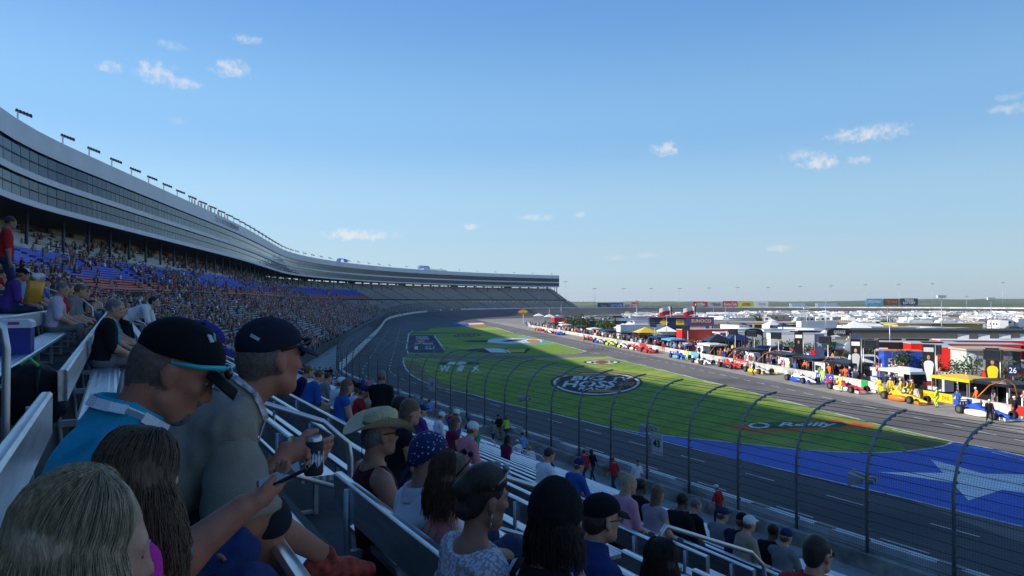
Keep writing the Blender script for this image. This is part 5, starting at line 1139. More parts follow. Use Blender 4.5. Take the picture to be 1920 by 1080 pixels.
# sign on a tall pole at the pit end, flags, scoring poles
r = empty('fuel_sign', at(981, 285), A_, 'yellow and orange diamond fuel sign on a tall pole at the pit end', 'sign'); m = MB(); m.bar((0,0,0),(0,0,4), .3, .3); m.build('pole', white, r); m = MB(); m.add([(-2.6,-.2,5),(0,-.2,6.4),(2.6,-.2,5),(0,-.2,3.8)], [(0,1,2,3)]); m.add([(-2.6,.0,5),(0,.0,6.4),(2.6,.0,5),(0,.0,3.8)], [(3,2,1,0)]); m.build('diamond', PAINTS['orange'], r); m = MB(); m.box((0,-.25,5.1), (3.4,.06,.8)); m.build('band', PAINTS['yellow'], r)
def flagp_(px, ptop, dp, lab):
    top = D(px, ptop, dp); r = empty('flagpole', Vector((top.x, top.y, 0)), A_, lab, 'flag'); m = MB(); m.tube([(0,0,0),(0,0,top.z)], [.09,.05], 6); m.build('pole', steel, r)
    f = MB(); n = 6
    for (za, zb_, c, nm_) in ((.0,1.0,'white','white_stripe'),(1.0,2.0,'red','red_stripe')):
        f = MB(); f.grid([[(-.1-i*.55-.0, .15*math.sin(i*1.4), top.z-.1-zz*1.05-.06*i*i*.4) for i in range(n)] for zz in (za, zb_)], 0, True); f.build(nm_, PAINTS[c], r)
    f = MB(); f.grid([[(.35-i*.45, .02+.1*math.sin(i*1.4), top.z-.1-zz) for i in range(2)] for zz in (0, 2.1)]); f.build('blue_field', PAINTS['navy'], r)
flagp_(1257, 574, 176, 'flagpole with a red and white flag left of the sponsor building top'); flagp_(1302, 574, 176, 'flagpole with a red and white flag right of the sponsor building top')
def pole(px, ytop, dp, lab, grp=None, lamp=True):
    top = D(px, ytop, dp); r = empty('light_pole', Vector((top.x, top.y, 0)), A_, lab, 'light pole', grp); h = top.z
    m = MB(); m.tube([(0,0,0),(0,0,h)], [.05+.006*h,.05], 6); m.build('mast', steel, r)
    if lamp: m = MB(); m.box((0,0,h), (max(1.6,dp*.006),.5,.5)); m.build('lamp_bar', PAINTS['silver'], r)
    return r
for px, yt in ((1060,528),(1115,541),(1169,541),(1221,541),(1274,541),(1329,540),(1383,539),(1440,539),(1500,537),(1558,536),(1622,534),(1685,533),(1748,532),(1812,556),(1880,530)): pole(px, yt, 545 if px > 1070 else 600, 'thin tall light pole beyond the far turn', 'light poles beyond the far turn')
for px, yt, dp in ((1030,575,330),(1052,570,340),(1146,588,225),(1194,565,240),(1338,575,200),(1360,570,180),(1548,560,150),(1765,556,130),(1858,560,150),(1664,575,170),(1512,578,190),(1668,590,105),(1250,590,150),(1205,600,170)): pole(px, yt, dp, 'slim grey pole standing in the infield', 'slim poles in the infield', lamp=px in (1194,1765,1858,1512))
# --- billboards beyond the far wall
def billboard(pa, pb, yt, yb, dp, col, lab, words=None, wc='white', sx=.8, shear=0, extra=None):
    a, b = D(pa, yb, dp), D(pb, yb, dp); t = D(pa, yt, dp); w = (b-a).length; h = t.z-a.z; r = empty('billboard', (a+b)/2-Vector((0,0,(a.z+b.z)/2)), A_, lab, 'billboard'); z0 = a.z
    m = MB(); m.box((0,0,z0+h/2), (w-.2,.4,h)); m.build('panel', PAINTS[col] if isinstance(col, str) else col, r)
    for q in (-.35,.35): m = MB(); m.bar((q*w,.3,-.3),(q*w,.3,z0+h*.8), .4, .4); m.build('post', dark, r)
    if extra: m = MB(); m.ell((0,-.24,z0+h*.5), (w*.36,.06,h*.3), 0, 20, 6); m.build('oval', PAINTS[extra], r)
    if words: text_obj('lettering', words, h*.62, PAINTS[wc], r, frame_mtx((0,-.32,z0+h*.5), (1,0,0), (0,0,1)), .02, fit=w*sx, shear=shear, bold=.012*h)
BD = 555
for pa, pb, yt, yb, c, lab, wd, wc, ex, sx in ((1120,1144,568,580,'navy','dark billboard with faint lettering, first of the far left row','TEXAS','silver',None,.5), (1144,1169,567.5,580,'blue','blue billboard with white lettering in the far left row','NTT.DATA','white',None,.85), (1169,1184,567.5,580,'silver','pale grey billboard with a small red mark','IVC','maroon',None,.6), (1184,1197,567,579.5,'red','red billboard at the end of the far left row','TEXAS','white',None,.7), (1299,1327,565.5,577,'red','red billboard with a green and white logo','REILLY','green','white',.62), (1328,1354,565.5,576.5,'silver','pale billboard with small red lettering','* TEXAS','maroon',None,.7), (1355,1383,564.5,576.5,'red','red billboard with white script lettering','Coca-Cola','white',None,.85), (1384,1412,564.5,576,'lime','bright green billboard with a red oval logo','LOVES','red','yellow',.5), (1413,1441,564.5,575.5,'white','white billboard with pale green lettering','TEXAS','silver',None,.5), (1624,1655,560,572.5,'sky','bright cyan billboard with a white line of lettering','SPEEDWAY','white',None,.85), (1656,1687,560,572.5,M('brown_billboard',(.12,.07,.05)),'brown billboard with orange lettering','TEXAS','orange',None,.7), (1688,1721,559.5,572.5,'navy','navy billboard reading TEXAS LOTTERY in white','TEXAS\nLOTTERY','white',None,.75)):
    if '\n' in wd:
        billboard(pa, pb, yt, yb, BD, c, lab); rr = [o for o in bpy.data.objects if o.get('label') == lab][0]; h = D(pa, yt, BD).z-D(pa, yb, BD).z; z0 = D(pa, yb, BD).z
        text_obj('lettering', 'TEXAS', h*.4, PAINTS['white'], rr, frame_mtx((0,-.32,z0+h*.74), (1,0,0), (0,0,1)), .02, fit=7.5, bold=.06); text_obj('lettering', 'LOTTERY', h*.5, PAINTS['white'], rr, frame_mtx((0,-.32,z0+h*.34), (1,0,0), (0,0,1)), .02, fit=10, bold=.08)
    else: billboard(pa, pb, yt, yb, BD, c, lab, wd, wc, sx, .15 if wd == 'Coca-Cola' else 0, ex)
# far spectator stands beyond the back of the track
for pa, pb, lab in ((1485,1517,'smaller pale blue seating stand beyond the far wall'),(1534,1578,'larger pale blue seating stand beyond the far wall')):
    a, b = D(pa, 575, 640), D(pb, 575, 640); r = empty('far_stand', Vector(((a.x+b.x)/2, (a.y+b.y)/2, 3.2)), A_, lab, 'grandstand'); w = (b-a).length
    for k in range(6): m = MB(); m.box((0,k*1.2,k*.7+.35), (w-k*.6,1.0,.5)); m.build('seat_row', PAINTS['sky'] if k % 2 else PAINTS['silver'], r)
    m = MB(); m.box((0,7.6,2.2), (w*.9,.4,4.4)); m.build('back_wall', PAINTS['white'], r)
# --- motorhomes, trailers and cars in the far infield
def make_motorhome(c, label, L_=9.5, h=3.3, kind=0):
    r = empty('motorhome' if kind == 0 else 'camping_trailer', label=label, cat='motorhome' if kind == 0 else 'trailer', group='campers parked in rows in the far infield')
    side = [(-L_/2,.5),(-L_/2,h),(L_/2-.9,h),(L_/2-.1,h-.9) if kind == 0 else (L_/2-.2,h-.6),(L_/2,1.3),(L_/2,.5)]
    m = MB(); m.grid([[(x, y, z) for x, z in side] for y in (-1.25,1.25)]); n = len(side)
    for y in (-1.25,1.25): m.add([(x, y, z) for x, z in side], [tuple(range(n))])
    m.build('body', PAINTS[c], r)
    for x in (-L_*.32,-L_*.08,L_*.2):
        for q in (-1.26,1.26): m = MB(); m.box((x,q,2.2), (L_*.13,.04,.7)); m.build('window', GLS, r)
    if kind == 0: m = MB(); m.add([(L_/2-.02,-1.1,1.5),(L_/2-.02,1.1,1.5),(L_/2-.04,1.1,2.4),(L_/2-.04,-1.1,2.4)], [(0,1,2,3)]); m.build('windscreen', GLS, r)
    m = MB(); m.box((0,0,1.25), (L_*.96,2.54,.18)); m.build('stripe', PAINTS['tan' if kind else 'navy'], r)
    m = MB(); m.box((-L_*.2,0,h+.12), (.9,.8,.24)); m.box((L_*.15,0,h+.1), (.6,.5,.2)); m.build('roof_unit', PAINTS['silver'], r)
    for x in (-L_*.25,L_*.3):
        for q in (-1.0,1.0): m = MB(); n = 10; m.grid([[(x+.4*math.cos(2*PI*i/n), y, .4+.4*math.sin(2*PI*i/n)) for i in range(n)] for y in (q-.15,q+.15)], 0, True, True); m.build('wheel', TYRE, r)
    return r
mh = [make_motorhome('white','white motorhome parked among the rows of campers',9.5,3.4), make_motorhome('white','white camping trailer parked among the rows of campers',7.5,3.0,1), make_motorhome('tan','tan motorhome parked among the rows of campers',10.5,3.5), make_motorhome('silver','silver camping trailer parked among the rows of campers',8,3.1,1)]
cr_ = [make_suv(c, '%s car parked among the campers' % n_, h=1.7) for c, n_ in (('white','white'),('black','black'),('silver','silver'),('red','red'))]
for o in cr_: o['group'] = 'cars parked among the campers'
cnt = 0; usedp = set()
for row, dp in enumerate((215,238,258,282,305,330,352,378,405,432)):
    px = 1395-row*18 if row < 4 else 1165
    while px < 1990:
        px += random.uniform(8, 16)*260/dp*1.25
        if row < 3 and (px < 1560 or 1640 < px < 1850 and dp < 200): continue
        if random.random() < (.18 if dp > 250 else .3): continue
        if px < 1400 and dp > 400: continue
        q = random.random(); src = random.choice(mh[:2]*4+mh[2:]) if q < .72 else random.choice(cr_)
        o = src if src not in usedp else dup(src); usedp.add(src); o.location = at(px, dp+random.uniform(-4,4)); o.rotation_euler = (0,0,A_+random.choice((0,.15,-.2,1.4,1.7,PI))+random.uniform(-.1,.1)); cnt += 1
for src in mh+cr_:
    if src not in usedp: src.location = at(1700+random.uniform(-90,90), 300)
print('campers', cnt)
# a few trees in the infield
trp = [make_shrub(90+i, 'broad green tree in the far infield', 'infield_tree', 'trees in the far infield', 2.4, 4.6, leafm2, 700) for i in range(2)]
for i, (px, dp) in enumerate(((1415,240),(1660,190),(1095,210),(1105,205),(1080,215),(1070,220),(1140,180),(1128,190))): o = trp[i] if i < 2 else dup(trp[i % 2]); o.location = at(px, dp); o.rotation_euler = (0,0,i)

# vehicles and tents packed between the garages and the far pits
mix = [make_hauler('white','white hauler trailer packed among infield vehicles',None,11), make_hauler('black','black hauler trailer packed among infield vehicles',None,11), make_hauler('silver','silver hauler with cab packed among infield vehicles','white',10), make_tent('white','small white tent packed among infield vehicles',4), make_tent('navy','small navy tent packed among infield vehicles',4), make_suv('white','white car packed among infield vehicles',h=1.7), make_suv('black','black car packed among infield vehicles',h=1.7), make_suv('silver','silver car packed among infield vehicles',h=1.7), make_suv('red','red car packed among infield vehicles',h=1.6)]
for o in mix: o['group'] = o['label'].split(' packed')[0]+'s packed in the infield'
us = set()
for i in range(95):
    j = random.choice([0,0,1,2,2,3,3,4,5,5,5,6,6,7,7,8,8]); p_ = random.uniform(72, 225); q_ = random.uniform(22, 75)
    g_ = P(p_, q_); xx, _ = px_of(g_)
    if 1225 < xx < 1330 and q_ < 60 and j < 3: continue
    o = mix[j] if j not in us else dup(mix[j]); us.add(j); o.location = g_; o.rotation_euler = (0,0,PROT+PI/2*random.choice((0,1,1,2))+random.uniform(-.15,.15))
for j in range(9):
    if j not in us: mix[j].location = P(90+j*12, 40)
# ------------------------------------------------------------------ benches, handrails and spectators near the camera
groove = bpy.data.materials.new('ribbed_aluminium'); groove.use_nodes = True; n = groove.node_tree.nodes; l = groove.node_tree.links; b_ = n['Principled BSDF']; b_.inputs['Metallic'].default_value = .92; b_.inputs['Roughness'].default_value = .34
tc_ = n.new('ShaderNodeTexCoord'); wv = n.new('ShaderNodeTexWave'); wv.bands_direction = 'X'; wv.inputs['Scale'].default_value = 5.2; l.new(tc_.outputs['Object'], wv.inputs[0])
nz = n.new('ShaderNodeTexNoise'); nz.inputs['Scale'].default_value = 3; nz.inputs['Detail'].default_value = 10; nz.inputs['Roughness'].default_value = .7; mpb = n.new('ShaderNodeMapping'); mpb.inputs['Scale'].default_value = (6,.7,6); l.new(tc_.outputs['Object'], mpb.inputs[0]); l.new(mpb.outputs[0], nz.inputs[0])
cr = n.new('ShaderNodeValToRGB'); cr.color_ramp.elements[0].color = (.42,.43,.45,1); cr.color_ramp.elements[1].color = (.72,.73,.75,1); cr.color_ramp.elements[0].position = .3; cr.color_ramp.elements[1].position = .7; l.new(nz.outputs['Fac'], cr.inputs[0]); l.new(cr.outputs[0], b_.inputs['Base Color'])
bp = n.new('ShaderNodeBump'); bp.inputs['Strength'].default_value = .5; bp.inputs['Distance'].default_value = .01; l.new(wv.outputs['Fac'], bp.inputs['Height']); l.new(bp.outputs[0], b_.inputs['Normal'])
def rail_profile(a, b, ym): return a
def make_bench(L_, label, group):
    r = empty('bleacher_bench', label=label, cat='bench', group=group)     # x across (towards the track is +), y along
    m = MB(); m.grid([[(x, y, z) for x, z in ((.08,.385),(.08,.425),(.10,.432),(.385,.432),(.405,.42),(.405,.385))] for y in (0, L_)], 0, False, True)
    for y, fl in ((0,1),(L_,-1)): m.add([(x, y, z) for x, z in ((.08,.385),(.08,.425),(.10,.432),(.385,.432),(.405,.42),(.405,.385))], [tuple(range(6))[::fl]])
    m.build('seat', groove, r)
    m = MB(); pr = ((-.03,.58),(-.035,.80),(-.02,.815),(.018,.815),(.03,.80),(.03,.58)); m.grid([[(x, y, z) for x, z in pr] for y in (0, L_)], 0, False, True)
    for y, fl in ((0,1),(L_,-1)): m.add([(x, y, z) for x, z in pr], [tuple(range(6))[::fl]])
    m.build('backrest', groove, r)
    k = max(3, int(L_/2.1))
    for i in range(k+1):
        y = .35+(L_-.7)*i/k; m = MB(); m.tube([(-.045,y,.78),(-.05,y,.5),(-.02,y,.08),(.03,y,.02),(.3,y,.02)], .022, 6); m.bar((-.03,y,.36),(.38,y,.36), .05, .05); m.bar((.3,y,.0),(.3,y,.36), .05, .04); m.build('bracket', steel, r)
    return r
def vb(k): return 23.0 - wb(k)            # world x of the backrest of row k
secA = make_bench(19.7, 'ribbed aluminium bench row this side of the near aisle', 'bench rows this side of the near aisle')
secB = make_bench(18.6, 'ribbed aluminium bench row just across the near aisle', 'bench rows across the near aisle')
secC = make_bench(18.6, 'ribbed aluminium bench row between the second and third aisles', 'bench rows beyond the second aisle')
for src, y0, ks in ((secA, -15.0, range(-1, 21)), (secB, 6.15, range(-4, 21)), (secC, 26.15, range(-4, 21))):
    for i, k in enumerate(ks):
        o = src if i == 0 else dup(src); o.location = (vb(k), y0, zr(k))
r = [o for o in bpy.data.objects if o.name.startswith('bleacher_bench') and abs(o.location.y-6.15) < .01 and abs(o.location.z-zr(2)) < .01][0]
text_obj('seat_number', '23', .055, black, r, frame_mtx((.15, -.004, .408), (1,0,0), (0,0,1)), .002, fit=.07, bold=.002)
# handrails down the aisles
def make_handrail(label, group):
    r = empty('aisle_handrail', label=label, cat='handrail', group=group); g = -.33/.84; L_ = 1.62
    top = [(0,0,.12)]+[(0,0,h) for h in (.5,.86)]+[(.02,0,.99),(.09,0,1.06)]+[(x,0,1.09+g*x+.0) for x in (.2,.8,1.4)]+[(L_-.1,0,1.06+g*L_),(L_-.02,0,.99+g*L_),(L_,0,.86+g*L_),(L_,0,.4+g*L_),(L_,0,.0+g*L_)]
    m = MB(); m.tube(top, .025, 10); m.build('rail', alu, r); m = MB(); m.tube([(0,0,.62),(L_,0,.6+g*L_)], .02, 8); m.build('middle_rail', alu, r)
    m = MB(); m.lathe([(.07,0),(.07,.012),(.03,.02)], (L_,0,g*L_+.002), 12); m.lathe([(.07,0),(.07,.012),(.03,.02)], (0,0,.1), 12); m.build('foot_plate', steel, r); return r
hr0 = make_handrail('bright tubular aisle handrail stepping down the near aisle', 'handrails down the near aisle'); hr1 = dup(hr0, label='tubular handrail stepping down the second aisle', group='handrails down the second aisle'); hr2 = dup(hr0, label='tubular handrail stepping down the third aisle', group='handrails down the third aisle')
for src, y in ((hr0, 5.45), (hr1, 25.4), (hr2, 45.4)):
    first = True
    for j in range(-3, 7):
        x = .04 + 2.46*j; k = (x+.33)/.84; o = src if first else dup(src); first = False; o.location = (x if j != -1 else x+.2, y, 8.07-.33*k-.02)
# end posts of railing close at the left edge
# ------------------------------------------------------------------ heroes: fully dressed figures close to the camera
def rz2(p, a): c, s = math.cos(a), math.sin(a); return np.array([p[0]*c-p[1]*s, p[0]*s+p[1]*c, p[2]])
def place(pose, target, floor, face):
    H = human(pose); hc = H['hc']; dz = target[2]-floor-hc[2]; hp = list(pose.get('hip', (0,0,.53))); hp[2] += dz; pose['hip'] = tuple(hp)
    H = human(pose); o = np.array(target)-rz2(H['hc'], face); return np.array([o[0], o[1], floor]), H
def tolocal(p, org, face): return tuple(rz2(np.array(p)-org, -face))
FX = -PI/2                                # facing the track
def hair_strands(H, length, n, seed, rad=.0016, front=.9, flare=.02, back_only=False, spread=1.0, fall=None):
    rng = np.random.default_rng(seed); T = H['T']; m = MB(); HSc = H['HS']
    for i in range(n):
        a = rng.uniform(front, 2*PI-front); ct = rng.uniform(.0, .25); az = a
        d = np.array([math.sin(az), math.cos(az)]); pts = []
        rr = rng.uniform(.99, 1.09); ph = rng.uniform(0, 6); Ln = length*rng.uniform(.75, 1.08); x0 = rng.normal(0, .012)
        th_end = 1.75
        for j in range(6):
            th = ct + (th_end-ct)*j/5; q = np.array([.082*math.sin(th)*d[0]*rr + x0*(1-j/5), -.02+.1*math.sin(th)*d[1]*rr, .036+.096*math.cos(th)*rr]); pts.append(T(*q))
        p = pts[-1]; out = H['hrot'] @ np.array([d[0], d[1], 0]); w = rng.uniform(-1, 1, 3)*.012
        for j in range(1, 7):
            f = j/6; pts.append(p + np.array([0,0,-1])*Ln*f + out*flare*math.sin(f*2.2)*rng.uniform(.6,1.2) + w*f*1.5 + out*.006*math.sin(ph+f*5))
        m.tube(pts, [rad]*len(pts), 3, cap=False)
    return m
def mesh_child(me, name, parent): o = bpy.data.objects.new(name, me); link(o, parent); return o
from mathutils.bvhtree import BVHTree
def cast(objs, px, py, off=.004):
    d = Vector(ray(px, py)).normalized(); best = None; org = Vector((0,0,CAM_Z))
    bpy.context.view_layer.update()
    for o in objs:
        mi = o.matrix_world.inverted(); lo = mi @ org; ld = (mi.to_3x3() @ d).normalized(); ok, loc, nor, _ = o.ray_cast(lo, ld)
        if ok:
            w = o.matrix_world @ loc; dist = (w-org).length
            if best is None or dist < best[0]: best = (dist, w, (o.matrix_world.to_3x3() @ nor).normalized())
    if best is None: return None
    return best[1] - d*off, best[2]
def ribbon(parent, name, objs, pts, width, mat, thick=.004, off=.006):
    ps = []
    for i in range(len(pts)-1):
        for t in np.linspace(0, 1, 6)[:-1]: ps.append((pts[i][0]+(pts[i+1][0]-pts[i][0])*t, pts[i][1]+(pts[i+1][1]-pts[i][1])*t))
    ps.append(pts[-1]); hits = [cast(objs, *p, off) for p in ps]; hits = [h for h in hits if h]
    if len(hits) < 2: return None
    inv_ = parent.matrix_world.inverted(); m = MB()
    for a, b in zip(hits, hits[1:]):
        if (a[0]-b[0]).length < .15: m.bar(inv_ @ a[0], inv_ @ b[0], width, thick, up=inv_.to_3x3() @ a[1])
    return m.build(name, mat, parent) if m.v else None
def hero(label, target, floor, pose, skin, top, pants, hair=None, face=FX, handR=None, handL=None, footR=None, footL=None, sleeve=.75, sleeve_flare=.014, vox=.0095, wr=.0035, shorts=False, hairlen=None, cap=None, top_k=.017, neckcut=.075, hairn=420, front=.9, brim=True, collar=False, longsleeve=False, seed=1, shoe=None, tattoo=False, grp=None, beard=None, topcut=None, capbrim=.085, hairkw=None, lower=True, hidden=None, stubble=False):
    hidden = (cap is not None) if hidden is None else hidden
    org, H = place(pose, target, floor, face); pose = dict(pose)
    for k_, v_ in (('handR', handR), ('handL', handL), ('footR', footR), ('footL', footL)):
        if v_ is not None: pose[k_] = tolocal(v_, org, face)
    for k_ in ('hdirR', 'hdirL', 'palmR', 'palmL', 'poleR', 'poleL', 'kpoleR', 'kpoleL', 'fdirL', 'fdirR'):
        if k_+'W' in pose: pose[k_] = tuple(rz2(np.array(pose[k_+'W'], float), -face))
    pose['fine'] = 1; H = human(pose); S = H['S']
    pr = H['body'] + H['hands'] + [p for p in H['head'] if p[5] != 'eye'] + inflate([p for p in H['top']], -.012, 'torso')
    legs = [p for p in H['legs'] if p[5] != 'shoe']; shoes = [p for p in H['legs'] if p[5] == 'shoe']
    if lower: pr += [p for p in legs if shorts or p[5] == 'shin']
    if tattoo: pr += [('c', H['shR_'] if 'shR_' in H else H['sh']['R']+(H['eR']-H['sh']['R'])*.12, H['sh']['R']+(H['eR']-H['sh']['R'])*.72, .0535*S, .047*S, 'tattoo', .01)]
    if beard: pr += [H['E']((0,.066,-.098), (.036,.036,.032), 'beard', .02), H['E']((0,.096,-.054), (.026,.012,.008), 'beard', .01)]
    if stubble: pr += [H['E']((0,-.034,-.004), (.0782,.083,.078), 'stubble', .01), H['E']((0,-.05,-.05), (.05,.05,.05), 'stubble', .02)]
    mats = [SK[skin], LIP if not beard else SK[skin], M('cropped_hair', (.15,.1,.08), .8, var=.3, scale=90), M('tattoo_ink', (.05,.06,.07), .6, var=.5, scale=30), HR['grey'] if beard is None else beard]
    me = sdf_mesh('person', pr, vox, .03, mats, {'lip': 1, 'stubble': 2, 'tattoo': 3, 'beard': 4})
    root = bpy.data.objects.new('person', me); link(root); root.location = org; root.rotation_euler = (0,0,face); tag(root, label, 'person', grp)
    T_ = H['T']
    for q_ in (-1, 1):
        em = MB(); em.ell(T_(q_*.031,.0815,.003), (.0125*S,.009*S,.0062*S), 0, 12, 8, rot=Matrix(H['hrot'].tolist())); eo = em.build('eye', M('eye_white', (.4,.37,.35), .3, var=0), root)
        em = MB(); em.ell(T_(q_*.031,.0888,.0025), (.0052*S,.003*S,.0052*S), 0, 10, 6); em.build('iris', EYE, eo)
        em = MB(); em.tube([T_(q_*.012,.094,.024), T_(q_*.03,.0925,.029), T_(q_*.05,.078,.023)], [.0028*S,.0042*S,.002*S], 5); em.build('eyebrow', hair or HR['dark'], root)
    # shirt
    sp = inflate(H['top'] if sleeve > 0 or longsleeve else [p for p in H['top'] if p[0] == 'e'], top_k, 'top')
    if sleeve == 0:
        for q_ in (-1, 1): sp += [cone(H['chest']+H['rt']*.1*q_*S-H['fwd']*.02, H['neck']+H['rt']*.085*q_*S-H['up']*.045*S, .075*S, .055*S, 'top', .05)]
    for q in 'RL':
        s_, e_ = H['sh'][q], H['e'+q]
        if longsleeve: sp += inflate(H['sleeve'+q], top_k, 'top') + [cone(e_, e_+(H['w'+q]-e_)*.92, .054*S, .042*S, 'top')]
        elif sleeve > 0: sp += [cone(s_, s_+(e_-s_)*.25, .062*S, .058*S*H['fat']**.5, 'top', .04)]
    if collar: sp += [cone(H['neck']-H['rt']*.03, H['neck']+H['rt']*.03+H['up']*.01, .072*S, .075*S, 'top', .02)]
    cuts = [(H['hip']-H['sp']*.1*S, -H['sp'])]
    if not longsleeve and sleeve > 0: pass
    if topcut: cuts += topcut(H)
    subs = [ell(H['neck']+H['up']*.045*S+H['fwd']*.012, (neckcut*S, neckcut*S, .075*S), 'n', H['rot'])]
    shirt = mesh_child(sdf_mesh('shirt', sp, vox, .035, [top], None, cuts, wr, seed, subs), 'shirt', root)
    if neckcut < .09:
        hgt = .05 if collar else .02; rg = MB(); rows = []
        for (rad_, up_) in ((.112,.0),(.099,.034),(.086,.05+hgt*.6),(.079,.05+hgt*.6),(.08,.0)):
            rows.append([H['neck']+H['up']*(up_*S)+H['fwd']*.012+(H['rt']*math.cos(a_)+H['fwd']*math.sin(a_)-H['up']*(.42*max(0, math.sin(a_))))*rad_*S for a_ in [2*PI*i_/28 for i_ in range(28)]])
        rg.grid(rows, 0, True, True); rg.build('collar', top, shirt)
    if sleeve > 0 and not longsleeve:
        rs_ = np.random.default_rng(seed)
        for q in 'RL':
            s_, e_ = H['sh'][q], H['e'+q]; dn = (e_-s_)/np.linalg.norm(e_-s_); a1 = np.cross(dn, (0,0,1.)); a1 /= np.linalg.norm(a1); a2 = np.cross(dn, a1); mf = H['fat']**.5; L_s = np.linalg.norm(e_-s_)*sleeve; ph = rs_.uniform(0, 6, 4)
            rows = []
            for t_ in list(np.linspace(-.1, 1, 13))+[1.0, .93]:
                inner = len(rows) >= 13; r0 = (.064+(.05*mf+sleeve_flare+.012-.064)*max(0, t_))*S-(.006 if inner else 0)
                rows.append([s_+dn*L_s*t_+(a1*math.cos(u_)+a2*math.sin(u_))*(r0*(1 if t_ > -.05 else .7)+.0035*math.sin(3*u_+ph[0]+t_*4)*t_+.003*math.sin(t_*17+2*u_+ph[1])+.003*math.sin(t_*9-u_*3+ph[2])) for u_ in [2*PI*i_/24 for i_ in range(24)]])
            rg = MB(); rg.grid(rows, 0, True, True); rg.build('sleeve', top, shirt)
    out = dict(root=root, shirt=shirt, H=H, org=org, face=face)
    if lower:
        lp_ = [p for p in legs if p[5] == 'thigh' or not shorts]; lp_ = inflate(lp_, .012) + [ell(H['hip']-H['sp']*.02, (.17*S*H['fat'], .13*S*H['fat'], .13*S), 'p', H['rot'], .05)]
        mesh_child(sdf_mesh('shorts' if shorts else 'trousers', lp_, vox*1.15, .04, [pants], None, None, wr*.8, seed+5), 'shorts' if shorts else 'trousers', root)
        [mesh_child(sdf_mesh('shoe', shoes[q_:q_+3], vox, .02, [shoe or SHOE]), 'shoe', root) for q_ in (0, 3)]
    E, T = H['E'], H['T']
    if hair:
        hp = [E((0,-.02,.036), (.081,.1,.093), 'h', .02)] if not hidden else [E((0,-.03,.0), (.0785,.085,.07), 'h', .02)]
        if hairlen: hp += [E((0,-.05,-.02), (.082,.06,.1), 'h', .04)]; hp += [ell(T(0,-.055,-.06)+np.array((0,0,-hairlen*.42)), (.07,.042,hairlen*.5), 'h', None, .05)]
        else: hp += [E((0,-.06,-.03), (.066,.045,.06), 'h', .03)]
        hp_ = sdf_mesh('hair', hp, .008, .03, [hair], None, None, .0022, seed); ho = mesh_child(hp_, 'hair', root); out['hair'] = ho
        if hairlen: hs_ = hair_strands(H, hairlen, hairn, seed, front=front, **(hairkw or {})); so_ = hs_.build('hair_strands', hair, ho)
    if cap:
        cm = sdf_mesh('cap', [E((0,-.008,.042), (.09,.113,.09), 'c', .01)], .0065, .01, [cap], None, [(T(0,0,.03), H['hrot'] @ np.array((0,.26,-1.)))]); co = mesh_child(cm, 'cap', root); out['cap'] = co
        if brim:
            m = MB(); rows = []
            for j in range(7):
                f = j/6; y = .07+f*capbrim; wd = .074*math.sqrt(max(0, 1-(max(0, f-.15)/1.0)**2.6*.92)); rows.append([T(x*wd, y+.012*(1-abs(x))*0, .047-f*.022-.022*x*x) for x in np.linspace(-1, 1, 9)])
            top_ = rows; bot = [[p-H['hrot'] @ np.array((0,0,.006)) for p in r_] for r_ in rows]; m.grid(top_, 0, True); m.grid([r_[::-1] for r_ in bot], 0, True); m.grid([top_[-1], bot[-1]]); m.grid([[r_[0] for r_ in bot],[r_[0] for r_ in top_]]); m.grid([[r_[-1] for r_ in top_],[r_[-1] for r_ in bot]]); m.build('brim', cap, co)
            m = MB(); m.ell(T(0,-.008,.131), (.01,.01,.006), 0, 8, 5); m.build('button', cap, co)
    return out
def seat_head(px, py, k): # head place for someone seated in row k, seen at a pixel
    rr = ray(px, py); v = vb(k)+.3
    t = v/rr[0]; return np.array([v, rr[1]*t, CAM_Z+rr[2]*t])
def Dn(px, py, d): return np.array(D(px, py, d))
teal = cloth('teal_shirt', (.025,.36,.5), var=.12); taupe = cloth('taupe_tee', (.3,.245,.19)); navycap = cloth('navy_cap', (.018,.02,.035)); blackcap = cloth('black_cap', (.009,.009,.011)); denimd = cloth('dark_denim', (.025,.04,.12)); charcoal = cloth('charcoal_shorts', (.022,.023,.03))
WHT = cloth('white_strap', (.75,.76,.8), var=.03); 
# --- man in the teal shirt looking at his phone
t1 = Dn(330, 690, 1.92)
ph = Dn(528, 893, 1.93)
wristR = Dn(456, 952, 1.84)
h1 = hero('man in teal fishing shirt and black cap bent over his phone', t1, zr(0), sit(lean=14, pitch=32, yaw=-4, S=1.06, fat=1.34, hip=(0,0,.53), hdirRW=tuple(ph+np.array((0,.01,-.03))-wristR), palmRW=(-.15,.35,.9), curlR=.75, thumbR=.5, poleR=(.1,-.5,-1), footL=(-.14,.5,.09), footR=(.16,.46,.09)), 'red', teal, denimd, None, stubble=True, handR=wristR, handL=ph+np.array((-.2,.3,-.3)), cap=blackcap, sleeve=.86, sleeve_flare=.045, collar=True, beard=HR['grey'], vox=.0085, wr=.0075, seed=3, capbrim=.095)
H = h1['H']; T = H['T']
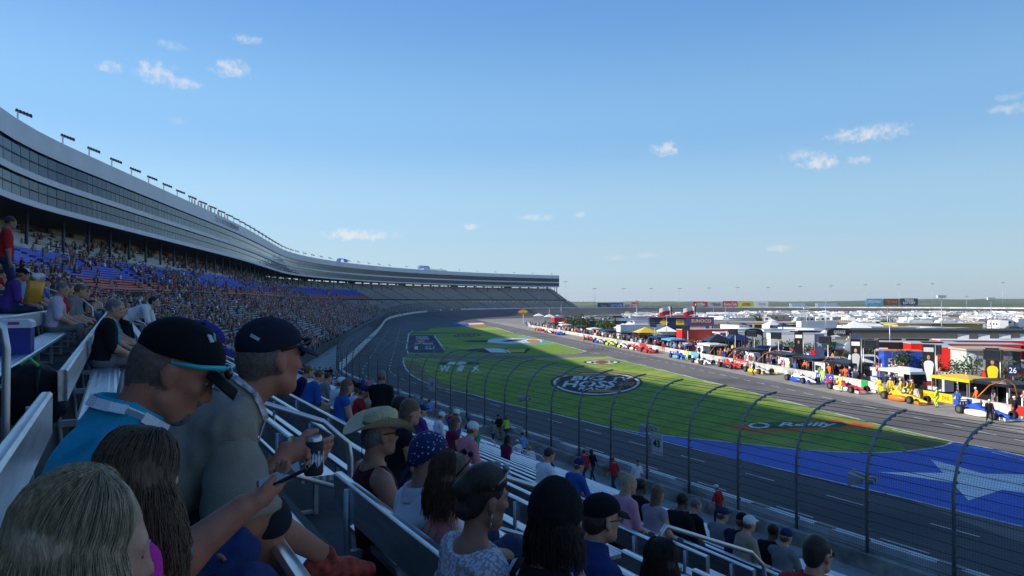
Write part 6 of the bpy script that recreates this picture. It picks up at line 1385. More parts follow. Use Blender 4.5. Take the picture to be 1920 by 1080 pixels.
# teal framed sunglasses pushed up on the cap
m = MB()
for q in (-1, 1): m.tube([T(q*.083,-.02,.012), T(q*.09,.045,.036), T(q*.083,.098,.062)], [.005,.007,.008], 6)
m.tube([T(-.083,.098,.062), T(0,.122,.072), T(.083,.098,.062)], .005, 6); g_ = m.build('sunglasses', M('teal_plastic', (.03,.5,.5), .3), h1['root'])
m = MB()
for q in (-1, 1): m.ell(T(q*.043,.115,.055), (.03,.012,.02), 0, 10, 6)
m.build('lens', GLS, g_)
m = MB(); n_ = 14
pts = [H['neck']+H['rt']*.11*math.cos(a)+H['fwd']*(.108*math.sin(a)+.012)+H['up']*(.066-.05*max(0,math.sin(a))) for a in np.linspace(PI*1.5-2.6, PI*1.5+2.6, n_)]
pts = [pts[0]+H['fwd']*.06-H['up']*.26+H['rt']*.02] + pts + [pts[-1]+H['fwd']*.06-H['up']*.26-H['rt']*.02]
for a, b in zip(pts, pts[1:]): m.bar(a, b, .028, .005, up=H['up']*.3-H['fwd'])
m.build('lanyard', WHT, h1['root'])
m = MB(); m.box(h1['H']['chest']+H['fwd']*.17-H['up']*.3+H['rt']*.05, (.075,.012,.11)); m.build('badge', M('badge_card', (.5,.55,.65), .3, var=.3, scale=30), h1['root'])
ribbon(h1['root'], 'cap_stripe', [h1['cap']], [(392,628),(398,642)], .014, M('cap_mark', (.5,.5,.55), .6), .003, .003)
ribbon(h1['root'], 'cap_mark', [h1['cap']], [(401,622),(403,640)], .008, M('cap_mark_green', (.1,.35,.12), .6), .003, .003)
# phone
def oriented_box(name, label, cat, c, xax, yax, size, mats_parts):
    x = Vector(xax).normalized(); y = Vector(yax); y = (y-x*y.dot(x)).normalized(); z = x.cross(y); r = empty(name, label=label, cat=cat); mt = Matrix((x, y, z)).transposed().to_4x4(); mt.translation = Vector(c); r.matrix_world = mt; return r
pd = np.array(_rt)*.8+np.array(_fw)*.25+np.array((0,0,.36))
r = oriented_box('phone', 'black smartphone held in the hand of the man in teal', 'phone', ph, pd, np.array(_fw)*.75-np.array(_rt)*.1+np.array((0,0,.2)), None, None)
m = MB(); m.box((0,0,0), (.14,.07,.009)); m.build('case', black, r); m = MB(); m.box((-.004,0,.005), (.118,.062,.002)); m.build('screen', M('phone_screen', (.1,.11,.13), .08, var=0), r); m = MB(); m.ell((.063,0,.006), (.005,.005,.001), 0, 8, 4); m.build('button', steel, r)
# --- man in the taupe tee with a drink can
t2 = Dn(507, 668, 2.6); canp = Dn(588, 846, 2.5); wr2 = Dn(540, 846, 2.47)
h2 = hero('man in taupe tee and navy cap leaning forward with a drink can', t2, zr(0), sit(lean=36, pitch=4, yaw=20, S=1.14, fat=1.1, hdirRW=tuple(canp-wr2), palmRW=(.35,.9,.1), curlR=.95, poleR=(.3,-.4,-.9), footR=(.12,.42,.09), kpoleL=(-.1,.35,1.0), fdirLW=(1,-.15,-.12), hdirLW=(.45,-.85,.1), palmLW=(-.85,-.5,0), curlL=.8), 'red', taupe, charcoal, None, stubble=True, handR=wr2, handL=canp+np.array((-.05,.14,-.04)), footL=np.array((.82,3.06,8.27)), cap=navycap, sleeve=.92, sleeve_flare=.05, shorts=True, vox=.0085, wr=.005, seed=5, shoe=M('red_black_shoe', (.42,.05,.025), .7, var=.7, scale=26))
H = h2['H']; m = MB()
pts = [H['neck']+H['rt']*.114*math.cos(a)+H['fwd']*(.11*math.sin(a)+.012)+H['up']*(.068-.05*max(0,math.sin(a))) for a in np.linspace(PI*1.5-2.7, PI*1.5+2.7, 14)]; pts = [H['chest']+H['fwd']*.2-np.array((0,0,.3)), H['chest']+H['fwd']*.19+H['rt']*.02-np.array((0,0,.08))] + pts + [H['chest']+H['fwd']*.19-H['rt']*.02-np.array((0,0,.08))]
for a, b in zip(pts, pts[1:]): m.bar(a, b, .022, .005, up=H['up']*.3-H['fwd'])
m.build('lanyard', M('lanyard_red_white', (.6,.5,.55), .7, var=.9, scale=22), h2['root'])
ribbon(h2['root'], 'cap_lettering', [h2['cap']], [(470,628),(486,637)], .012, M('cap_grey_thread', (.45,.45,.45), .7), .003, .003)
m = MB()
for q in (-1, 1): m.tube([H['T'](q*.081,-.01,.022), H['T'](q*.085,.06,.04), H['T'](q*.07,.105,.058)], .0045, 6)
m.tube([H['T'](-.07,.105,.058), H['T'](0,.12,.062), H['T'](.07,.105,.058)], .006, 6)
for q in (-1,1): m.ell(H['T'](q*.04,.112,.055), (.03,.014,.019), 0, 10, 6)
m.build('sunglasses', black, h2['root'])
r = empty('drink_can', canp-np.array((0,0,.085)), .3, 'drink can in a black sleeve with white print held by the man in taupe', 'drink'); r.scale = (.88,.88,.92); m = MB(); m.lathe([(.0,0),(.036,0),(.04,.01),(.041,.13),(.038,.135),(.037,.12)], n=20); cz = M('can_sleeve', (.02,.02,.022), .7); m.build('sleeve', cz, r); m = MB(); m.lathe([(.034,.1),(.034,.148),(.028,.158),(.028,.155),(0,.155)], n=20); m.build('can', alu, r)
m = MB()
for i in range(7):
    a = -2.6+i*.3; 
    m.add([((.0425)*math.cos(t), (.0425)*math.sin(t), z) for t, z in ((a,.035+.012*(i%3)),(a+.26,.03+.015*((i+1)%3)),(a+.24,.085+.012*(i%2)),(a+.02,.08+.01*((i+2)%3)))], [(0,1,2,3)])
m.build('print', M('can_print', (.5,.5,.52), .6, var=.5, scale=60), r)
# --- girls on the same bench
pinkh = cloth('hot_pink_tee', (.62,.03,.3)); palep = cloth('pale_pink_top', (.55,.27,.36))
h3 = hero('girl with long brown hair in a hot pink tee', Dn(256, 908, 1.44), zr(0), sit(lean=4, pitch=22, yaw=48, S=.88, HS=.97, hoff=(0,.015,-.075), twist=25, fem=1, fat=.9), 'light', pinkh, denimd, HR['brown'], sleeve=.8, vox=.009, hairlen=.2, hairn=1500, front=.5, seed=11, hairkw=dict(rad=.0014))
h4 = hero('small blonde girl in a pale pink top', Dn(158, 1028, 1.07), zr(0), sit(lean=6, pitch=16, yaw=4, S=.74, HS=1.22, fem=1, fat=.9, handR=(.1,.3,.72), poleR=(.8,-.2,-.5)), 'light', palep, denimd, HR['blonde'], sleeve=.95, sleeve_flare=.03, vox=.0085, hairlen=.27, hairn=2200, front=.75, seed=12, hairkw=dict(rad=.0011, flare=.026))
# --- two further people on the bench beyond the men
h5 = hero('person in a purple cap behind the man in teal', Dn(372, 655, 3.1), zr(0), sit(lean=12, pitch=15, yaw=-10), 'light', cloth('dark_jacket', (.02,.02,.03)), BLK, HR['dark'], cap=cloth('purple_cap', (.04,.03,.2)), vox=.012, longsleeve=True, seed=14)
# --- row in front: straw hat, bandana, pink top, lace top, beanie
maroon = cloth('maroon_tank', (.07,.012,.022)); whitetee = cloth('white_tee', (.7,.71,.76), var=.05); pinktop = cloth('coral_tank', (.7,.17,.2), var=.06)
Z2 = zr(2)
h6 = hero('tanned man in a straw cowboy hat and maroon tank top', Dn(712, 812, 4.55), Z2, sit(lean=-7, pitch=4, yaw=0, S=1.1, fat=1.1, handR=(.2,.3,.62)), 'tan', maroon, JEANS, HR['grey'], sleeve=0, vox=.011, tattoo=True, neckcut=.1, seed=21, beard=HR['grey'], hidden=True)
straw = M('straw', (.66,.53,.32), .8, var=.15, scale=60, bump=.6, bscale=300); H = h6['H']
def hat(H, root):
    T = H['T']; m = MB(); n = 28; rows = []
    for (rx, ry, z) in ((.088,.108,.055),(.086,.106,.09),(.08,.1,.125),(.07,.09,.15),(.045,.062,.155),(.01,.02,.135)):
        rows.append([T(rx*math.cos(2*PI*i/n), ry*math.sin(2*PI*i/n), z-(.035*math.exp(-(rx*math.cos(2*PI*i/n)/.03)**2) if z > .13 else 0)+(.012*math.sin(2*PI*i/n) if z > .1 else 0)) for i in range(n)])
    m.grid(rows, 0, True, True); o = m.build('straw_hat', straw, root)
    m = MB(); rows = []
    for f in (0,.25,.5,.75,1):
        rows.append([T((.086+.105*f)*math.cos(a), (.106+.115*f)*math.sin(a), .055+.075*f*f*math.cos(a)**2*(1)-.045*f*math.sin(a)**2-.01*f) for a in [2*PI*i/n for i in range(n)]])
    m.grid(rows, 0, True, True); m.grid([[p-H['hrot'] @ np.array((0,0,.005)) for p in r_] for r_ in rows[::-1]], 0, True, True); m.build('hat_brim', straw, o)
    m = MB(); m.grid([[T((.09)*math.cos(2*PI*i/n), .11*math.sin(2*PI*i/n), z) for i in range(n)] for z in (.056,.072)], 0, True, True); m.build('hat_band', M('hat_band', (.2,.14,.08), .7), o)
    m = MB(); m.tube([T(.085,-.07,.06), T(.07,-.13,-.0), T(.05,-.12,-.12), T(.03,-.08,-.16)], .003, 5); m.build('hat_cord', black, o)
    m = MB()
    for yy in (-.02,.0,.02): m.ell(T(.0855,yy,.105), (.004,.004,.004), 0, 6, 4)
    m.build('eyelet', black, o)
hat(H, h6['root'])
m = MB(); T = H['T']; m.tube([T(.083,-.01,.005), T(.078,.06,.012), T(.05,.1,.01)], .004, 6)
for q in (-1,1): m.ell(T(q*.034,.098,.002), (.026,.012,.018), 0, 10, 6)
m.build('sunglasses', black, h6['root'])
band = bpy.data.materials.new('bandana_print'); band.use_nodes = True; n = band.node_tree.nodes; l = band.node_tree.links; tc_ = n.new('ShaderNodeTexCoord'); vo = n.new('ShaderNodeTexVoronoi'); vo.inputs['Scale'].default_value = 48; vo.inputs['Randomness'].default_value = .7; l.new(tc_.outputs['Object'], vo.inputs[0]); cr = n.new('ShaderNodeValToRGB'); cr.color_ramp.elements[0].color = (.55,.55,.62,1); cr.color_ramp.elements[1].color = (.012,.016,.09,1); cr.color_ramp.elements[0].position = .2; cr.color_ramp.elements[1].position = .28; l.new(vo.outputs['Distance'], cr.inputs[0]); l.new(cr.outputs[0], n['Principled BSDF'].inputs['Base Color']); n['Principled BSDF'].inputs['Roughness'].default_value = .85
h7 = hero('heavy man in a white tee and navy paisley bandana', Dn(806, 855, 3.85), Z2, sit(lean=-8, pitch=5, yaw=0, fat=1.35, S=1.12, handR=(.22,.4,.55)), 'light', whitetee, JEANS, None, sleeve=.85, sleeve_flare=.03, vox=.0105, wr=.006, seed=22)
E = h7['H']['E']; T = h7['H']['T']; hr_ = h7['H']['hrot']
bo_ = mesh_child(sdf_mesh('bandana', [E((0,-.01,.036), (.084,.104,.09), 'b'), E((0,-.075,-.012), (.055,.04,.045), 'b', .03)], .008, .02, [band], None, [(T(0,.09,.03), hr_ @ np.array((0,.42,-1.)))], .0015), 'bandana', h7['root'])
m = MB(); m.grid([[T(-.02,-.1,-.04),T(.02,-.1,-.035)],[T(-.035,-.135,-.09),T(.03,-.13,-.08)],[T(-.04,-.15,-.15),T(.015,-.15,-.13)]], 0, True); m.ell(T(0,-.108,-.03), (.02,.016,.018)); m.build('bandana_tail', cloth('navy_tail', (.012,.016,.06)), bo_)
h8 = hero('woman in a coral strappy racerback top with a brown ponytail', Dn(850, 898, 3.55), Z2, sit(lean=-7, pitch=6, yaw=0, fem=1, fat=1.05, S=1.1, handR=(.2,.36,.6)), 'light', pinktop, JEANS, HR['brown'], sleeve=0, vox=.0095, neckcut=.13, hairlen=.2, hairn=600, front=1.7, seed=23, topcut=lambda H: [(H['chest']+H['up']*.03, H['up'])], top_k=.007)
cast_o = [h8['root']]
for pts in ([(832,925),(800,965),(779,1000)], [(840,928),(815,965),(800,1005)], [(852,930),(828,980),(812,1012)], [(812,930),(818,960),(850,990)], [(795,945),(815,985),(838,1012)]): ribbon(h8['root'], 'shoulder_strap', [h8['root'], h8['shirt']], pts, .011, pinktop, .005, .003)
m = MB(); T = h8['H']['T']
for q in (-1,1): m.tube([T(q*.084,-.03,.03), T(q*.086,.02,.085), T(q*.06,.06,.118)], .0045, 6)
for q in (-1,1): m.ell(T(q*.034,.062,.122), (.028,.012,.018), 0, 10, 6)
m.build('sunglasses', black, h8['root'])
lace = bpy.data.materials.new('white_lace'); lace.use_nodes = True; n = lace.node_tree.nodes; l = lace.node_tree.links; tc_ = n.new('ShaderNodeTexCoord'); vo = n.new('ShaderNodeTexVoronoi'); vo.inputs['Scale'].default_value = 80; vo.feature = 'SMOOTH_F1'; l.new(tc_.outputs['Object'], vo.inputs[0]); cr = n.new('ShaderNodeValToRGB'); cr.color_ramp.elements[0].color = (.66,.66,.72,1); cr.color_ramp.elements[1].color = (.4,.34,.36,1); cr.color_ramp.elements[0].position = .38; cr.color_ramp.elements[1].position = .5; l.new(vo.outputs['Distance'], cr.inputs[0]); l.new(cr.outputs[0], n['Principled BSDF'].inputs['Base Color']); n['Principled BSDF'].inputs['Roughness'].default_value = .9
h9 = hero('dark haired woman in a white lace top with a bun and hanging earring', Dn(908, 932, 3.1), Z2, sit(lean=-7, pitch=10, yaw=0, fem=1, fat=1.12, S=1.1, handR=(.2,.34,.66), footR=(.1,.36,.42), kpoleR=(.1,.5,1.2)), 'tan', lace, JEANS, HR['dark'], shorts=True, sleeve=.9, sleeve_flare=.03, vox=.009, neckcut=.125, seed=24)
E = h9['H']['E']; T = h9['H']['T']
mesh_child(sdf_mesh('hair_bun', [E((0,-.105,.03), (.05,.042,.048), 'b'), E((0,-.08,-.045), (.05,.04,.05), 'b', .03), E((.02,-.02,.075), (.075,.095,.07), 'b', .03)], .007, .02, [HR['dark']], None, None, .004, 3), 'hair_bun', h9['root'])
m = MB(); m.tube([T(.083,.0,-.048), T(.085,.0,-.075)], .003, 5); m.ell(T(.085,0,-.09), (.008,.004,.014), 0, 8, 6); m.build('earring', alu, h9['root'])
m = MB()
for q in (-1,1): m.tube([T(q*.088,-.02,.05), T(q*.09,.03,.098), T(q*.06,.065,.13)], .0045, 6)
for q in (-1,1): m.ell(T(q*.036,.062,.13), (.03,.012,.018), 0, 10, 6)
m.build('sunglasses', M('pale_frame', (.4,.38,.36), .3), h9['root'])
beanie = cloth('black_beanie', (.012,.012,.014), bump=.6, bscale=130)
h10 = hero('long haired person in a black slouch beanie and black tee with white print', Dn(1046, 985, 2.85), Z2, sit(lean=-2, pitch=14, yaw=14, fat=1.08, S=1.08, handR=(.2,.36,.6)), 'light', cloth('black_tee', (.012,.012,.013)), BLK, HR['dark'], sleeve=.85, vox=.009, hairlen=.17, hairn=800, front=.85, seed=25)
E = h10['H']['E']; T = h10['H']['T']; hr_ = h10['H']['hrot']
mesh_child(sdf_mesh('beanie', [E((0,-.01,.05), (.09,.11,.1), 'b'), E((0,-.045,.105), (.08,.085,.08), 'b', .05), E((0,-.08,.05), (.07,.06,.085), 'b', .05)], .007, .03, [beanie], None, [(T(0,0,.016), hr_ @ np.array((0,.35,-1.)))], .0025, 7), 'beanie', h10['root'])
for pts in ([(950,1078),(970,1040),(985,1022)], [(968,1078),(990,1046)], [(992,1072),(1012,1052)], [(1008,1078),(1022,1060)]): ribbon(h10['root'], 'shirt_print', [h10['shirt']], pts, .022, M('print_white', (.6,.6,.6), .8), .003, .003)
navyp = cloth('navy_polo', (.02,.04,.14))
h11 = hero('man in a navy polo, black cap and glasses', Dn(1128, 970, 3.8), zr(3), sit(lean=10, pitch=6, yaw=-6, fat=1.2, S=1.03, handR=(.22,.38,.55)), 'light', navyp, KHAKI, HR['dark'], cap=blackcap, sleeve=.85, collar=True, vox=.0105, seed=26)
T = h11['H']['T']; m = MB(); m.tube([T(.083,-.01,.0), T(.08,.07,.005), T(.05,.1,.0)], .003, 5)
for q in (-1,1): m.tube([T(q*.034+.024*math.cos(a), .1, .0+.017*math.sin(a)) for a in np.linspace(0, 2*PI, 11)], .0025, 4)
m.build('glasses', black, h11['root'])
h12 = hero('woman with long straight dark hair seen from behind', Dn(1240, 1058, 3.6), zr(3), sit(lean=8, pitch=12, yaw=30, fem=1, S=1.0), 'light', cloth('dark_top', (.03,.03,.04)), JEANS, HR['dark'], vox=.0105, hairlen=.34, hairn=1000, front=.6, seed=27)
redtee = cloth('red_tee', (.42,.03,.055))
h13 = hero('dark haired man in a red tee with sunglasses low in the stand', Dn(1534, 1038, 4.75), zr(5), sit(lean=12, pitch=6, yaw=0, fat=1.1, S=1.03), 'light', redtee, JEANS, HR['dark'], vox=.011, seed=28, beard=HR['dark'])
T = h13['H']['T']; m = MB(); m.tube([T(.083,-.01,.0), T(.08,.07,.005)], .004, 5)
for q in (-1,1): m.ell(T(q*.034,.1,.0), (.026,.012,.018), 0, 10, 6)
m.build('sunglasses', black, h13['root'])
# cooler, backpack, crisp bag, plastic bag
r = empty('cool_box', (-.93, 9.2, zr(-1)+.435), 0, 'blue cool box with white lid on the bench beyond the aisle', 'cooler'); m = MB(); m.box((0,0,.14), (.3,.42,.28)); m.build('box', M('cooler_blue', (.02,.03,.22), .5), r); m = MB(); m.grid([[(x, y, z) for x, z in ((-.16,.28),(-.16,.34),(-.12,.37),(.12,.37),(.16,.34),(.16,.28))] for y in (-.22,.22)], 0, False, True); m.add([(x, -.22, z) for x, z in ((-.16,.28),(-.16,.34),(-.12,.37),(.12,.37),(.16,.34),(.16,.28))], [tuple(range(6))]); m.build('lid', M('cooler_lid', (.62,.62,.68), .5), r); m = MB(); m.box((.0,-.222,.33), (.1,.004,.03)); m.build('label_mark', M('cooler_mark', (.25,.05,.2), .6), r)
bp_ = sdf_mesh('backpack', [ell((0,0,.22), (.2,.16,.22), 'b'), ell((.1,.02,.16), (.12,.13,.15), 'b'), ell((0,.12,.2), (.15,.08,.16), 'b')], .012, .05, [cloth('backpack_black', (.012,.012,.014), rough=.6)], None, None, .004, 5); o = bpy.data.objects.new('backpack', bp_); link(o); o.location = (-.56, 6.5, zr(-1)+.02); o.scale = (1.15,)*3; tag(o, 'black backpack on the concrete under the bench with the cool box', 'bag')
m = MB(); m.tube([(.05,-.12,.4),(.05,-.16,.3),(.06,-.17,.15)], .014, 6); m.build('strap', black, o)
m = MB(); m.tube([(.05,-.1,.42),(.0,-.05,.47),(-.05,-.08,.43)], .01, 6); m.build('tag_loop', M('neon_green', (.15,.6,.1), .6), o)
# ------------------------------------------------------------------ smaller figures
def figure(key, pose, vox, **k): return whole('person_'+key, pose, vox, **k)
CAPW = cloth('cap_white', (.7,.7,.7)); CAPB = cloth('cap_black', (.012,.012,.014)); CAPR = cloth('cap_red', (.4,.02,.03)); CAPN = cloth('cap_navy', (.02,.03,.1)); CAPY = cloth('cap_yellow', (.5,.36,.04)); CAPG = cloth('cap_grey', (.2,.2,.2))
MV = .017
PROTO = {
 'sit_man': figure('sm', sit(lean=10, handR=(.16,.36,.62), handL=(-.16,.36,.62), fat=1.1), MV, hair='dark'),
 'sit_man2': figure('sm2', sit(lean=22, yaw=20, pitch=14, handR=(.1,.42,.6), handL=(-.12,.42,.58), fat=1.15), MV, hair='brown', shorts=True, pants=KHAKI),
 'sit_old': figure('so', sit(lean=6, yaw=-15, handR=(.18,.3,.6), handL=(-.16,.3,.6), fat=1.3), MV, hair='grey', pants=GREYC),
 'sit_capw': figure('scw', sit(lean=12, handR=(.16,.36,.6), handL=(-.16,.36,.6), fat=1.1), MV, cap=CAPW, pants=GREYC),
 'sit_capb': figure('scb', sit(lean=16, yaw=10, handR=(.16,.38,.6), handL=(-.12,.4,.6), fat=1.15), MV, cap=CAPB, skin='tan'),
 'sit_capn': figure('scn', sit(lean=8, yaw=-10, handR=(.16,.38,.6), handL=(-.12,.4,.6)), MV, cap=CAPN),
 'sit_woman': figure('sw', sit(lean=8, fem=1, yaw=10, handR=(.12,.34,.6), handL=(-.12,.34,.6)), MV, hair='brown', hairk='long', sleeves='none', shorts=True),
 'sit_blonde': figure('sb', sit(lean=10, fem=1, yaw=-12, handR=(.12,.34,.6), handL=(-.12,.34,.6)), MV, hair='blonde', hairk='long'),
 'sit_red': figure('sr', sit(lean=12, fem=1, yaw=5, pitch=22, handR=(.1,.38,.66), handL=(-.1,.38,.66)), MV, hair='red', hairk='long'),
 'sit_kid': figure('sk', sit(lean=8, S=.78, HS=1.12, pitch=20, handR=(.1,.34,.66), handL=(-.1,.34,.66), hip=(0,0,.52)), MV, hair='dark', shorts=True, pants=GREYC),
 'sit_dark': figure('sd', sit(lean=10, handR=(.16,.36,.62), handL=(-.16,.36,.62), fat=1.1), MV, hair='black', skin='brown'),
 'bend': figure('bd', stand(lean=62, pitch=-10, handR=(.2,.6,.55), handL=(-.2,.6,.55), fat=1.1), MV, hair='black', pants=BLK),
 'stand_man': figure('tm', stand(fat=1.1), MV, hair='dark', skin='tan'),
 'stand_cap': figure('tc', stand(fat=1.05, handR=(.2,.35,1.0), yaw=20), MV, cap=CAPG),
 'reach': figure('rc', stand(handL=(-.3,.55,.98), lean=8, yaw=25, fat=1.1), MV, cap=CAPG, skin='tan'),
 'walk_man': figure('wm', walk(fat=1.08), MV, hair='dark', skin='light'),
 'walk_cap': figure('wc', walk(fat=1.0), MV, cap=CAPW),
 'walk_capr': figure('wr', walk(fat=1.05), MV, cap=CAPR),
 'walk_capy': figure('wy', walk(fat=1.1), MV, cap=CAPY, shorts=True, pants=BLK),
 'walk_woman': figure('ww', walk(fem=1, S=.96), MV, hair='black', hairk='long', skin='brown'),
 'walk_short': figure('ws', walk(fem=1, S=.95), MV, hair='brown', hairk='long', shorts=True),
 'walk_bkcap': figure('wk', walk(fat=1.1), MV, cap=CAPB, shorts=True, pants=KHAKI),
}
def person(kind, loc, face, col, label, group=None, scale=1.0):
    o = bpy.data.objects.new('person', PROTO[kind]); link(o); o.location = loc; o.rotation_euler = (0,0,face); o.color = (*(COLW[col] if isinstance(col, str) else col), 1); o.scale = (scale,)*3
    return tag(o, label, 'person', group)
def seat_by_px(px, py, d, hz=1.2):
    best = None; rr = ray(px, py); r_ = (px-960)/F
    for k in range(-29, 21):
        if k == -5: continue
        v = vb(k)+.28; den = math.sin(YAW)+math.cos(YAW)*r_
        u = v*(math.cos(YAW)-math.sin(YAW)*r_)/den if abs(den) > 1e-4 else -1
        dep = v*math.sin(YAW)+u*math.cos(YAW)
        if u < .5 or dep < 1: continue
        z = CAM_Z+rr[2]*dep; e_ = (abs(z-(zr(k)+hz))/.2) + abs(math.log(dep/d))/.14
        if best is None or e_ < best[0]: best = (e_, k, u)
    if best is None or best[0] > 6:
        p = D(px, py, d); k = min((k for k in range(-29, 21) if k != -5), key=lambda k: abs(vb(k)+.28-p.x)+abs(zr(k)+hz-p.z)); best = (0, k, p.y)
    return best
SEATED = [ # head pixel, distance, figure, shirt, label
 (22,500,11,'sit_capb','purple','man in a dark cap and sunglasses at the far left of the upper rows'),(32,528,10.5,'sit_kid','grey','dark haired boy looking down at a phone'),(52,515,14,'sit_man','orange','person in bright orange just below the rail'),(78,505,16,'sit_capn','blue','person in a blue shirt beside the one in orange'),
 (112,516,12,'sit_old',(.5,.44,.5),'heavy older man in a pale pinkish shirt under the handrail'),(132,522,15,'sit_blonde','orange','blonde woman behind the man in the pale shirt'),(172,520,16,'sit_capw','white','man in white tee and white cap beyond the handrail'),(184,548,13,'sit_capw','grey','woman in a white visor next to the red haired woman'),
 (166,562,10.5,'sit_red','maroon','red haired woman in a maroon top by the cool box'),(196,580,10.5,'sit_blonde','teal','woman with fair hair in a teal print top'),(265,577,9.6,'sit_old','black','grey haired man in a black shirt near the bent handrail'),(310,566,27,'sit_man','sky','man in a sky blue shirt in the middle distance'),(296,566,27,'sit_man2','maroon','man in maroon beside the one in sky blue'),
 (578,726,14,'sit_man2','blue','man in a bright blue tee bent over in the empty rows'),(632,728,14,'sit_capw','white','man in a white cap and pale tee'),(645,745,12.6,'sit_woman','blue','child in a blue top beside the white cap man'),(660,747,13,'sit_capb',(.6,.58,.55),'person in a white shirt with dark spots'),(676,752,14.5,'sit_capn','red','man in camouflage cap and red top'),(645,720,15.5,'sit_capb','black','man in a black cap behind the white cap'),
 (556,716,15,'sit_man2','navy','person in dark blue sitting in the empty rows'),(757,812,8,'sit_woman','black','woman with dark bobbed hair in a black lace shirt'),(764,762,17,'sit_capn','blue','man in a blue shirt and cap low in the rows'),(787,778,15.5,'sit_capn','purple','person in a purple cap by the lower rows'),
 (745,760,18,'sit_kid','blue','child in blue beside a handrail'),(1170,965,9.8,'sit_blonde',(.55,.25,.35),'fair haired woman in sunglasses and a striped top'),(1195,958,11.5,'sit_dark','black','dark haired woman beside the striped top'),(1228,977,9.4,'sit_woman',(.3,.25,.3),'brown haired woman with bare arms raised'),(1080,915,13,'sit_capn','blue','man in a blue cap at the handrail end'),(1022,913,13,'sit_man','white','man in white with brown hair near the handrail'),(1026,892,15,'sit_dark','black','dark haired man low by the handrail'),
 (1272,990,11,'sit_dark','black','dark haired person in black behind the long haired woman'),(1298,990,13,'sit_old','black','bald man in black by the lowest handrail'),(1348,1017,12,'sit_capn','grey','man with a blue cap and grey shirt by the handrail'),(1375,1045,11,'sit_capb','navy','person in a navy cap under the handrail'),(1440,1060,11,'sit_dark','black','dark haired person by the end of the handrail'),(1467,1062,10.6,'sit_capn','grey','person in a grey and green cap at the lower edge'),(1390,1077,11,'sit_capw','tan','person in a white cap at the lower edge'),
 (850,828,13,'sit_woman','maroon','woman in sunglasses behind the bandana man'),(876,846,12,'sit_capw','pink','person with arm raised by the curved rail'),(738,792,6.4,'sit_man','navy','man behind the straw hat'),(700,735,16,'sit_man2','red','man in red bent forward beside the standing man'),(822,790,20,'sit_capw','white','person in a white shirt on the lowest rows'),(610,705,19,'sit_man','grey','person in grey farther along the empty rows'),(670,722,21,'sit_capw','sky','person in a white cap and sky blue top farther along'),(690,745,17,'sit_old','tan','older man in tan near the standing man')]
for (px, py, d, kd, col, lab) in SEATED:
    b = seat_by_px(px, py, d); k = b[1]; person(kd, (vb(k)+.2, b[2], zr(k)), FX+random.uniform(-.2,.2), col, lab)
def stand_by_px(px, py, d, hz=1.62):
    p = D(px, py, d); k = min((k for k in range(-12, 21)), key=lambda k: abs(vb(k)+.6-p.x)*.3+abs(zr(k)+hz-p.z)); return Vector((p.x, p.y, zr(k) if abs(zr(k)+hz-p.z) > .6 else p.z-hz))
STANDING = [ # foot pixel, figure, colour, facing, label; on the walkway
 (1348,988,'walk_cap','red',.25,'man in white cap and red sleeveless shirt walking alone near the fence'),(1194,930,'walk_man','white',2.9,'man in a white tee and dark trousers walking on the walkway'),(1152,926,'walk_capr','red',.1,'man in red cap and red tee walking beside the yellow line'),(1097,909,'walk_man','red',.1,'man in a red tee walking next to a person in black'),(1111,905,'walk_woman','black',.1,'long haired person in black walking next to a man in red'),
 (995,899,'walk_capy','white',.1,'person in yellow cap and white printed tee on the walkway'),(972,884,'walk_cap','white',.2,'man in white cap and white tee on the walkway steps'),(981,868,'walk_man','sky',.1,'man in a denim blue shirt near the fence'),(936,826,'walk_bkcap','black',.1,'man in a black shirt and pale shorts by the fence'),(950,828,'walk_short','lime',.1,'woman in a lime green top by the fence'),
 (925,838,'walk_short','grey',.2,'person in a grey top carrying a bag'),(880,836,'walk_bkcap','maroon',.1,'man in maroon near the fence post'),(858,822,'walk_man','white',.1,'man in a white shirt on the walkway'),(846,820,'walk_capr','red',.1,'child in red on the walkway'),(806,792,'walk_bkcap','sky',.1,'man in sky blue shirt on the far walkway'),(790,786,'walk_man','grey',.1,'man in grey on the far walkway'),(681,738,'walk_short','blue',.1,'woman in blue by the far fence'),(691,740,'walk_short','pink',.1,'woman in pink by the far fence'),
 (600,716,'walk_man','white',.1,'person in white far along the walkway'),(612,718,'walk_man','black',.1,'person in black far along the walkway'),(590,715,'walk_short','red',.1,'person in red far along the walkway'),(580,712,'walk_man','navy',.1,'person in navy far along the walkway'),(572,716,'walk_bkcap','black',.1,'person in black shorts far along the walkway'),(560,708,'walk_man','grey',.1,'person in grey far along the walkway'),(606,722,'walk_bkcap','tan',.1,'person in tan far along the walkway'),(550,700,'walk_man','black',.1,'dark dressed person at the far walkway end'),(620,716,'walk_man','black',.1,'second person in black far along the walkway')]
for (px, py, kd, col, a, lab) in STANDING: g = G(px, py, .0); person(kd, (g.x, g.y, .01), a, col, lab)
for (px, py, d, kd, col, a, lab) in [(712,708,13,'reach','black',FX+.9,'man in grey cap and black tee standing and reaching along a row'),(888,797,18.5,'walk_woman','green',FX+.3,'woman in a green top walking down between the rows'),(851,776,19,'walk_cap','blue',FX+.4,'woman in white cap and blue and white top standing'),(947,822,19,'walk_woman','maroon',FX+.2,'woman in a dark plaid shirt carrying a white bag down the steps'),(236,572,15,'bend','white',FX-.3,'person in a white shirt bending over in the upper rows'),(10,418,14,'stand_man','red',FX+.2,'man in a red tee standing at the far left')]:
    g = stand_by_px(px, py, d, 1.62 if kd != 'bend' else 1.2); person(kd, g, a, col, lab)
